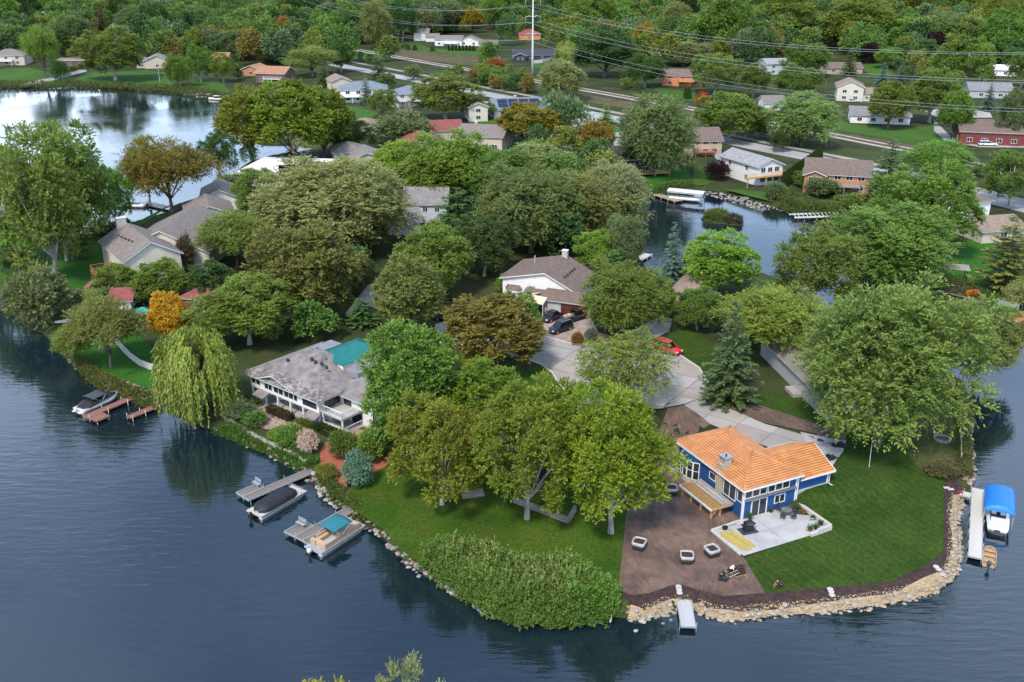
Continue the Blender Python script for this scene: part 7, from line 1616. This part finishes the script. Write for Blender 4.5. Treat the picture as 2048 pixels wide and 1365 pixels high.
def pot(label, x, y, z, r=.22, h=.35, col=None, plant=(.05,.1,.025), ph=.5, name='potted_plant'):
    r_ = empty(name, (x,y,z), 0, label, 'plant'); k = 12; cr = lambda q,zz: [(q*math.cos(6.283*i/k),q*math.sin(6.283*i/k),zz) for i in range(k)]
    MB().loft([cr(r*.7,0),cr(r,h),cr(r*1.08,h),cr(r*1.08,h+.04),cr(r*.9,h+.04),cr(r*.85,h-.03)]).obj('pot', col or DARKTRIM, r_, True)
    rg = np.random.default_rng(int(abs(x*100+y*10))); D_ = unit(rg.normal(0,.6,(40,3))+np.array([0,0,.8])); o_ = np.tile([0,0,h-.05],(40,1))+rg.normal(0,r*.35,(40,3))*np.array([1,1,.2]); lo_,ld_,ln_,ll_ = sprays(rg,o_,D_,ph*rg.uniform(.6,1,40),6,.16); q = link(bpy.data.objects.new('foliage', leaf_mesh('foliage',lo_,ld_,ln_,ll_,ll_*.5,.3+.5*rg.random(len(lo_)))),r_); q.color = (*plant,1); return r_
TERRA = mat('terracotta', (.42,.17,.09), None, 2, .8)
pot('potted plant by the sliding door of the blue house', *hbxy(.75,-.45), GZ+.08, .2, .35, DARKTRIM); pot('potted plant against the wall right of the sliding door', *hbxy(3.8,-.3), GZ+.08, .14, .22, DARKTRIM, (.06,.09,.03), .3)
pot('black kettle shaped planter beside the patio wall', *hbxy(6.7,-1.2), GZ+.08, .32, .5, DARKTRIM, (.05,.08,.03), .25); pot('terracotta pot with flowers by the patio wall', *hbxy(7.0,-2.2), GZ+.08, .22, .3, TERRA, (.2,.10,.05), .3); pot('white pot with leaning plant by the patio wall', *hbxy(7.0,-3.6), GZ+.08, .2, .3, TRIM, (.05,.1,.03), .35)
pot('small pot at the patio wall corner, further one', *hbxy(7.0,-4.8), GZ+.08, .2, .28, DARKTRIM, (.05,.09,.03), .4); pot('leafy pot nearest the patio wall corner', *hbxy(6.0,-5.2), GZ+.08, .22, .3, DARKTRIM, (.05,.1,.02), .5); pot('green pot at the left end of the patio corner wall', *hbxy(5.2,-5.2), GZ+.08, .22, .3, TERRA, (.06,.12,.02), .55)
wf_ = empty('wheeled_tub', (*hbxy(-3.0,-.9),GZ+.06), R(25), 'small black tub above the stacked boards', 'tub'); MB().loft([[(.35*math.cos(6.283*i/10)*q,.28*math.sin(6.283*i/10)*q,z_) for i in range(10)] for q,z_ in ((.8,0),(1,.35),(.9,.35),(.7,.1))]).obj('tub', BLKC, wf_)
def tarp(label, px, py, rz, sx, sy):
    x,y,z = G(px,py); rg = random.Random(int(px)); n_ = 9; vs = []; fs = []
    for i in range(n_):
        for j in range(n_): u,v_ = i/(n_-1)-.5, j/(n_-1)-.5; e_ = 1-max(abs(u),abs(v_))*2; vs.append((u*sx*rg.uniform(.85,1.1),v_*sy*rg.uniform(.85,1.1),.02+max(0,e_)**.5*rg.uniform(.1,.5)))
    for i in range(n_-1):
        for j in range(n_-1): a = i*n_+j; fs.append((a,a+n_,a+n_+1,a+1))
    o = mesh_obj('tarpaulin', vs, fs, BLKC, None, False, (x,y,z+.08), rz); tag(o, label, 'tarp')
tarp('crumpled black tarpaulin on the pale apron, further one', 1672, 893, .3, 2.8, 1.7); tarp('crumpled black tarpaulin on the pale apron, nearer one', 1658, 918, .8, 2.0, 1.4); tarp('small black scrap of tarpaulin on the pale apron', 1640, 884, .1, .9, .5)
tag(MB().tube([(math.cos(a)*.35,math.sin(a)*.35,.05) for a in np.linspace(0,6.283,14)],.05,6).obj('hose_ring', TYRE, None, False, (*XY(1621,877),gh(*XY(1621,877))+.08)), 'black hose ring on the pale apron', 'hose')
for i,(px_,py_,t_) in enumerate(((1357,1175,'top'),(1358,1181,'middle'),(1359,1186,'lowest'))): tag(MB().tube([(0,0,0),(0,0,.06)],.3,14).obj('stepping_stone', WB, None, False, (*XY(px_,py_),tz(*XY(px_,py_))+.06)), f'round white stepping stone above the narrow dock, {t_} of three', 'stone')
for i,(px_,py_,t_) in enumerate(((1660,1180,'top'),(1662,1185,'middle'),(1664,1190,'lowest'))): tag(MB().tube([(0,0,0),(0,0,.06)],.3,14).obj('stepping_stone', WB, None, False, (*XY(px_,py_),tz(*XY(px_,py_))+.06)), f'round white stepping stone in the front mulch bed, {t_} of three', 'stone')
for i,(px_,py_,t_) in enumerate(((1872,1135,'left'),(1877,1139,'middle'),(1884,1144,'right'))): tag(MB().tube([(0,0,0),(0,0,.06)],.3,14).obj('stepping_stone', WB, None, False, (*XY(px_,py_),tz(*XY(px_,py_))+.06)), f'round white stepping stone at the mulch bend, {t_} of three', 'stone')
for i,(px_,py_,t_) in enumerate(((1893,977,'left'),(1901,980,'right'))): tag(MB().box(-.35,-.2,0,.35,.2,.06).obj('stepping_stone', WB, None, False, (*XY(px_,py_),tz(*XY(px_,py_))+.06)), f'pale stepping slab leading to the gangway, {t_} one', 'stone')
fr_ = empty('fire_ring', (*XY(1884,880),gh(*XY(1884,880))), 0, 'round stone fire ring on the rough grass', 'fire pit'); blocks(fr_, [(1.0*math.cos(a),1.0*math.sin(a)) for a in np.linspace(0,6.283,15)], 0, .28, .28, .42, 'block', GREYS[0]); MB().tube([(0,0,.01),(0,0,.05)],.85,16).obj('ash', DARKTRIM, fr_)
fc = empty('shore_fence', (*XY(1921,922),gh(*XY(1921,922))), 0, 'weathered rail fence along the right shore', 'fence'); f0,f1 = Vector(XY(1921,922)),Vector(XY(1917,808)); L_ = (f1-f0).length; fc.rotation_euler.z = math.atan2((f1-f0).y,(f1-f0).x); FW = mat('weathered_rail',(.40,.37,.33),(.28,.26,.23),2,.9)
for i in range(8): MB().box(L_*i/7-.07,-.07,-.3,L_*i/7+.07,.07,1.1).obj('post', FW, fc)
for i in range(7):
    for z_ in (.45,.9): MB().box(L_*i/7+.07,-.03,z_,L_*(i+1)/7-.07,.03,z_+.12).obj('rail', FW, fc)
tag(MB().tube([(0,0,0),(.15,.6,2.9)],.03,6).obj('white_pole', TRIM, None, False, (*XY(1738,936),gh(*XY(1738,936)))), 'thin white pole leaning over the sod lawn', 'pole')
ac = empty('air_conditioner', (*hbxy(-.9,12.2),GZ), R(25), 'grey air conditioner beside the blue wall under the maple', 'appliance'); bevel(MB().box(-.4,-.4,0,.4,.4,.8).obj('case', CONCW, ac),.03); MB().tube([(0,0,.8),(0,0,.84)],.33,14).obj('fan_grille', DARKTRIM, ac)
mb_ = empty('mailbox', (*XY(1148,793),GZ), R(40), 'dark mailbox on a post beside the road circle', 'mailbox'); MB().box(-.05,-.05,-.2,.05,.05,1.05).obj('post', DARKTRIM, mb_); MB().loft([[(x,-.12,1.05),(x,.12,1.05),(x,.12,1.2),(x,.06,1.28),(x,-.06,1.28),(x,-.12,1.2)] for x in (-.28,.28)]).obj('box', DARKTRIM, mb_)
hr_ = empty('heron', (*XY(1221,1252,0),0), R(70), 'grey heron standing in the shallows by the thicket', 'bird'); GREYB = mat('heron_grey',(.36,.37,.39),None,3,.8); skin('body', [(0,0,.62),(.18,0,.68),(.26,0,.86),(.22,0,1.0),(.3,0,1.1),(-.25,0,.52)], [(0,1),(1,2),(2,3),(3,4),(0,5)], [.11,.09,.035,.03,.045,.04], GREYB, hr_); MB().tube([(.33,0,1.1),(.5,0,1.07)],[.02,.004],5).obj('bill', TERRA, hr_); [MB().tube([(0,s_*.05,.55),(-.03,s_*.05,.3),(.02,s_*.05,-.2)],.012,5).obj('leg', DARKTRIM, hr_) for s_ in (-1,1)]
# ------------------------------------------------------------------ terrace and garden of the shake roofed house
BRICKP = mat('brick_terrace', (.33,.23,.19), (.24,.165,.135), 1.5, .9, .3, 6)
hwz = gh(-36.9,125.9)
def hwxy(x,y): c_,s_ = math.cos(R(-39)),math.sin(R(-39)); return -36.9+x*c_-y*s_, 125.9+x*s_+y*c_
tz_ = flat('brick_terrace', [hwxy(*p) for p in ((-1.5,-.4),(14.5,-.4),(19.5,.4),(21.5,3.0),(20.0,3.6),(15.5,1.4),(14.0,-2.2),(14.4,-5.0),(12.6,-5.4),(11.5,-3.4),(9.0,-4.8),(4.0,-5.2),(1.0,-3.2),(-2.4,-2.6))], BRICKP, .03); tag(tz_, kind='structure')
pv = None; brg = random.Random(9)
PVM = [mat('paver_%d' % i, c, tuple(v_*.8 for v_ in c), 3, .9) for i,c in enumerate(((.36,.25,.20),(.30,.20,.165),(.40,.29,.24)))]
cnt = 0
for i in range(26):
    for j in range(9):
        if cnt >= 230: break
        x_,y_ = 1.4+i*.52+(.26 if j%2 else 0),-.75-j*.5
        if sdist(np.array([hwxy(x_,y_)]),[hwxy(*p) for p in ((-1.5,-.4),(14.2,-.4),(14.0,-2.2),(11.5,-3.4),(9.0,-4.7),(4.0,-5.1),(1.0,-3.1),(-2.4,-2.5))])[0] > -.35: continue
        k = brg.randrange(3); cnt += 1
        if pv is None: pv = [bevel(MB().box(-.25,-.235,0,.25,.235,.03).obj('paver', PVM[q], tz_),.01).data for q in range(3)]; [bpy.data.objects.remove(o_) for o_ in [o_ for o_ in tz_.children]]
        o = link(bpy.data.objects.new('paver', pv[k]), tz_); X_,Y_ = hwxy(x_,y_); o.location = (X_,Y_,GZ+.032+brg.uniform(0,.012)); o.rotation_euler = (0,0,R(-39))
def hedgebox(label, x0, y0, x1, y1, h, col, leafs=900, box=True, name='planter_hedge', z=GZ, zr=R(-39), o_=hwxy, leaf=.17):
    X_,Y_ = o_((x0+x1)/2,(y0+y1)/2); r_ = empty(name, (X_,Y_,z), zr, label, 'hedge'); w,d = (x1-x0)/2,(y1-y0)/2
    if box:
        for q in ((-w-.12,-d-.12,w+.12,-d),(-w-.12,d,w+.12,d+.12),(-w-.12,-d,-w,d),(w,-d,w+.12,d)): MB().box(q[0],q[1],-.1,q[2],q[3],.42).obj('planter_side', mat('planter_timber',(.34,.27,.22),(.25,.19,.155),2,.9), r_)
        MB().box(-w,-d,-.1,w,d,.36).obj('soil', SOILD, r_)
    rg = np.random.default_rng(int(abs(x0*31+y0*7)+leafs)); p = rg.uniform(-1,1,(leafs,3)); ax = rg.integers(0,3,leafs); sg = np.where(rg.random(leafs) < .5,-1,1); p[np.arange(leafs),ax] = sg; p[ax==2,2] = 1; p *= rg.uniform(.86,1.05,(leafs,1)); O_ = p*np.array([w*.95,d*.95,h/2])+np.array([0,0,h/2+(.36 if box else 0)]); lo_,ld_,ln_,ll_ = sprays(rg,O_,unit(p+rg.normal(0,.5,p.shape)+np.array([0,0,.4])),.22,4,leaf); q = link(bpy.data.objects.new('foliage', leaf_mesh('foliage',lo_,ld_,ln_,ll_,ll_*.6,.25+.5*rg.random(len(lo_)))),r_); q.color = (*col,1); return r_
hedgebox('bronze leaved hedge in a timber planter on the brick terrace', 5.6,-2.0,10.4,-.9, .75, (.055,.045,.022), 1100); hedgebox('clipped dark green hedge below the balcony', 14.8,-1.0,20.4,-.1, .95, (.02,.05,.012), 1100, False)
hedgebox('yellow green planting at the left end of the porch', .4,-1.5,2.8,-.7, .5, (.09,.13,.02), 500); hedgebox('yellow green planting at the porch corner', 11.6,-1.6,14.4,-.8, .5, (.09,.13,.02), 600)
PLW = mat('white_plastic',(.75,.75,.74),None,1,.5)
for i,(x_,y_,a_,t_) in enumerate(((3.2,-2.9,20,'leftmost'),(4.2,-3.5,140,'second from left'),(5.6,-3.6,200,'third from left'),(6.4,-3.3,-60,'rightmost'))): X_,Y_ = hwxy(x_,y_); chair(f'white plastic garden chair on the brick terrace, {t_} of four', X_, Y_, GZ+.05, R(a_), PLW, 'white garden chairs')
rwl = empty('retaining_wall', (0,0,0), 0, 'low pale stone wall between terrace and ground cover', 'wall'); blocks(rwl, [XY(452,838),XY(500,868),XY(540,888),XY(600,915),XY(612,925)], GZ-.15, .45, .45, .8, 'stone', CREAM[1])
st_ = empty('garden_steps', (0,0,0), 0, 'white concrete garden steps leading down to the dock', 'steps'); sa, sb = Vector(hwxy(13.6,-5.0)), Vector((-23.2,107.8))
for i in range(9):
    p = sa.lerp(sb,(i+.5)/9); d = (sb-sa).normalized(); o = bevel(MB().box(-.52,-.85,0,.52,.85,.16).obj('step', WB, st_),.02); o.location = (p.x,p.y,GZ+.04-.045*i); o.rotation_euler = (0,0,math.atan2(d.y,d.x))
REDM = mat('red_mulch', (.36,.11,.06), (.24,.07,.04), 2.5, .95, .7, 9, detail=8); sheet('red_mulch_bed', [(640,905),(650,885),(690,878),(725,890),(770,880),(800,900),(770,935),(720,960),(690,975),(660,965),(640,940)], REDM, .03)
tree('bush1', 617, 905, 866, 40, (.24,.235,.25), 'cream flowering hydrangea at the head of the garden steps'); tree('bush2', 580, 892, 858, 62, 'g', 'leafy green shrub left of the cream hydrangea'); tree('bush3', 560, 876, 858, 44, (.06,.1,.02), 'low green planting below the white garden chairs')
tree('bush1', 478, 838, 806, 60, 'k', 'mixed flower bed shrub left of the garden chairs'); tree('bush2', 510, 850, 828, 50, (.05,.10,.03), 'low blue green planting left of the garden chairs'); tree('bush3', 690, 915, 872, 66, (.05,.07,.02), 'low dark shrub in the red mulch bed'); tree('bush2', 716, 972, 916, 62, (.06,.115,.115), 'blue green juniper mound at the red mulch bed'); tree('bush3', 655, 955, 932, 42, (.09,.10,.03), 'yellowish shrub beside the dock head'); tree('bush1', 735, 925, 890, 46, (.04,.085,.02), 'green shrub between the red mulch and the house corner')
bank('bed_stones', [(650,885),(690,905),(700,925),(688,950),(665,970)], GREYS+CREAM, .5, 1, .3, .9, 30, 1, .25, 0)
pot('dark urn at the edge of the red mulch bed', *XY(699,972), GZ, .35, .5, DARKTRIM, (.05,.07,.03), .2)
# walls
cw = empty('curved_wall', (0,0,0), 0, 'curved white retaining wall above the left bank', 'wall'); cpts = [XY(a,b) for a,b in ((222,668),(232,684),(246,702),(262,718),(280,731),(300,739),(322,742),(338,741))]
for a,b in zip(cpts[:-1],cpts[1:]): a,b = Vector(a),Vector(b); d = (b-a).normalized(); n_ = Vector((-d.y,d.x))*.14; MB().prism([(a+n_).to_tuple(),(b+n_).to_tuple(),(b-n_).to_tuple(),(a-n_).to_tuple()], GZ-.3, GZ+.95).obj('wall_panel', mat('pale_wall',(.50,.49,.45),(.40,.39,.36),1,.85), cw)
tw = empty('terrace_wall', (0,0,0), 0, 'grey stone terrace wall behind the thick pale maple trunk', 'wall')
for z_ in (0,.24,.48): blocks(tw, [XY(1026,1004),XY(1136,1046),XY(1150,1022)], GZ-.02+z_, .34, .23, .5, 'block', GREYS[0 if z_ != .24 else 2])
tag(MB().box(-1.3,-.7,0,1.3,.7,.35).obj('stone_slab', GREYS[0], None, False, (*XY(945,990),GZ), R(15)), 'grey stone slab on the lawn behind the yellow green maple', 'slab')
for i,t_ in enumerate(('upper','lower')): o = MB().loft([[(x,w*math.cos(math.pi*j/5),h_*math.sin(math.pi*j/5)) for j in range(6)] for x,w,h_ in ((-1.7,.04,.1),(-1,.28,.22),(0,.34,.25),(1,.28,.22),(1.7,.04,.1))],False).obj('kayak', PLW, None, True, (*XY(1168+6*i,972-8*i),GZ+.05+.0*i), R(38)); tag(o, f'white kayak beside the brown house, {t_} of two', 'kayak')
# pergola, beds, hedges
pg = empty('pergola', (*XY(1905,560),GZ), R(-18), 'dark posted garden pergola with slatted top on the right lawn', 'pergola')
for x_ in (-2.2,2.2):
    for y_ in (-1.5,1.5): MB().box(x_-.08,y_-.08,-.2,x_+.08,y_+.08,2.4).obj('post', DARKTRIM, pg)
    MB().box(x_-.06,-1.9,2.4,x_+.06,1.9,2.55).obj('beam', WEATH, pg)
for i in range(10): MB().box(-2.7,-1.8+.4*i,2.56,2.7,-1.72+.4*i,2.7).obj('slat', mat('grey_slat',(.40,.37,.36),None,2,.8), pg)
sheet('mulch_bank', [(1862,570),(1890,556),(1935,568),(1975,600),(1990,616),(1930,597),(1880,585)], mat('purple_mulch',(.16,.11,.10),(.10,.07,.065),1.5,.95,.5,5), .03)
tree('bush1', 1868, 562, 548, 18, (.12,.11,.03), 'small yellowish grass clump left of the pergola'); tree('bush2', 1878, 566, 550, 16, (.14,.11,.03), 'small golden grass clump left of the pergola'); tree('bush3', 1946, 592, 582, 26, (.30,.12,.015), 'orange flowers below the pergola lawn')
ORD = 'first second third fourth fifth sixth seventh eighth ninth tenth eleventh twelfth thirteenth fourteenth fifteenth'.split()
for i in range(15):
    t_ = i/14; tree('column%d' % (i%3+1), 1566+72*t_, 376-44*t_, 344-50*t_, 11, (.022,.05,.016), 'dark arborvitae in the pond hedge, %s from the lake end' % ORD[i], 'arborvitae hedge by the pond')
for i in range(8): tree('column%d' % (i%3+1), 898+7*i, 102, 91, 5, (.02,.045,.015), 'small arborvitae in the railway row, %s from the left' % ORD[i], 'arborvitae row by the railway')
for i,(x_,y_,t_) in enumerate(((816,100,'left'),(830,101,'middle'),(865,103,'right'))): tree('column%d' % (i+1), x_, y_, y_-11, 9, 'k', f'round clipped evergreen on the railway lawn, {t_} of three')
for i,(x_,t_) in enumerate(((1371,'left'),(1378,'right'))): tree('column%d' % (i+1), x_, 198, 174, 9, 'd', f'columnar evergreen below the orange house, {t_} of two')
for i,(x_,y_,t_) in enumerate(((148,145,'left'),(165,140,'right'))): tree('bush%d' % (i+1), x_, y_, y_-11, 15, 'd', f'clipped round bush on the far lake lawn, {t_} of two')
tree('maple2', 40, 560, 490, 60, 'k', 'small leaning tree on the left lawn'); tree('bush2', 300, 608, 560, 50, 'k', 'dark shrub at the foot of the cream gable wall'); tree('bush3', 375, 545, 478, 34, (.05,.05,.04), 'dark weeping shrub before the dormers'); tree('bush1', 378, 530, 508, 34, (.14,.05,.04), 'red leaved shrub before the dormered house'); tree('bush1', 285, 632, 618, 24, (.05,.35,.5), 'patch of bright blue flowers above the curved white wall')
tree('bush2', 1155, 690, 668, 26, (.10,.075,.02), 'yellow brown shrub on the verge below the dark blue suv'); tree('bush3', 1182, 688, 660, 28, (.06,.09,.08), 'grey blue low shrub on the verge'); sheet('verge_bed', [(1120,684),(1140,668),(1190,664),(1228,672),(1225,683),(1195,688),(1150,689)], mat('bark_bed',(.20,.13,.08),(.13,.085,.05),1.5,.95,.5,5), .028)
tree('bush1', 1475, 812, 792, 34, (.05,.06,.02), 'low shrub at the foot of the driveway spruce')
# treetops that rise into the bottom edge, standing on the near shore
tree('maple3', 0,0,0,0, (.16,.15,.03), 'yellowish treetop at the bottom edge, leftmost of three', world=(-11.9,50.0,16.3,5.0)); tree('silver2', 0,0,0,0, (.10,.13,.07), 'pale treetop at the bottom edge, middle of three', world=(-7.6,50.0,15.7,5.0)); tree('maple2', 0,0,0,0, (.10,.15,.05), 'green treetop at the bottom edge, rightmost of three', world=(-5.0,50.2,15.7,4.6))
# white fence of the navy house, lake utility pole, hedge fence
wfc = empty('garden_fence', (0,0,0), 0, 'white panel fence before the navy blue house', 'fence'); fp = [XY(a,b) for a,b in ((1064,128),(1085,126),(1114,118))]
for a,b in zip(fp[:-1],fp[1:]):
    a,b = Vector(a),Vector(b); k = max(2,int((b-a).length/2.4))
    for i in range(k): p,q = a.lerp(b,i/k),a.lerp(b,(i+1)/k-.03); d = (q-p).normalized(); n_ = Vector((-d.y,d.x))*.06; MB().prism([(p+n_).to_tuple(),(q+n_).to_tuple(),(q-n_).to_tuple(),(p-n_).to_tuple()], GZ, GZ+1.8).obj('panel', PLW, wfc)
up_ = empty('utility_pole', (*XY(320,166),GZ), 0, 'wooden utility pole with crossarm on the far lake shore', 'pole'); MB().tube([(0,0,-.5),(0,0,7.5)],.16,8).obj('pole', FW, up_); MB().box(-1.6,-.1,7.0,1.6,.1,7.2).obj('crossarm', FW, up_)
# ------------------------------------------------------------------ transmission line
STEEL = mat('galvanised_steel', (.58,.58,.57), (.50,.50,.49), 1, .6); base = Vector((*XY(1065,150),GZ)); ang = R(-57); dv = Vector((math.cos(ang),math.sin(ang),0)); nv = Vector((-dv.y,dv.x,0))
ARM = (34.5,26.3,17.8)
def pylon(p, label):
    r_ = empty('transmission_pole', p, ang, label, 'pole'); MB().tube([(0,0,-1),(0,0,12),(0,0,26),(0,0,39.5)],[.62,.52,.38,.24],12).obj('shaft', STEEL, r_, True)
    for z_ in ARM:
        for s_ in (-1,1): a_ = MB().tube([(0,s_*.3,z_+2.3),(0,s_*2.2,z_+2.9),(0,s_*4.6,z_+2.5)],[.2,.15,.1],6).obj('arm', STEEL, r_); MB().tube([(0,s_*4.6,z_+2.4),(0,s_*4.6,z_)],.10,6).obj('insulator', CONCW, a_)
    return r_
pylon(base, 'tall pale steel transmission pole with curved arms')
SP = 300
for k,(s0,s1) in enumerate(((-1,0),(0,1))):
    for z_ in ARM:
        for s_ in (-1,1):
            A_ = base+dv*SP*s0+nv*s_*4.6; B_ = base+dv*SP*s1+nv*s_*4.6; pts = [A_.lerp(B_,t_/24)+Vector((0,0,z_-8.0*4*(t_/24)*(1-t_/24))) for t_ in range(25)]
            o = MB().tube(pts, .05, 4).obj('power_line', ALU); tag(o, '%s %s conductor on the %s side of the transmission line' % (('far','near')[k], {34.5:'top',26.3:'middle',17.8:'lowest'}[z_], 'road' if s_ < 0 else 'house'), 'wire', 'power lines')
po = empty('utility_pole', (*XY(461,40),GZ), 0, 'slender pale pole left of the large cream house', 'pole'); MB().tube([(0,0,-.5),(0,0,38)],[.35,.2],8).obj('shaft', STEEL, po); MB().box(-2,-.1,36,2,.1,36.3).obj('crossarm', STEEL, po)
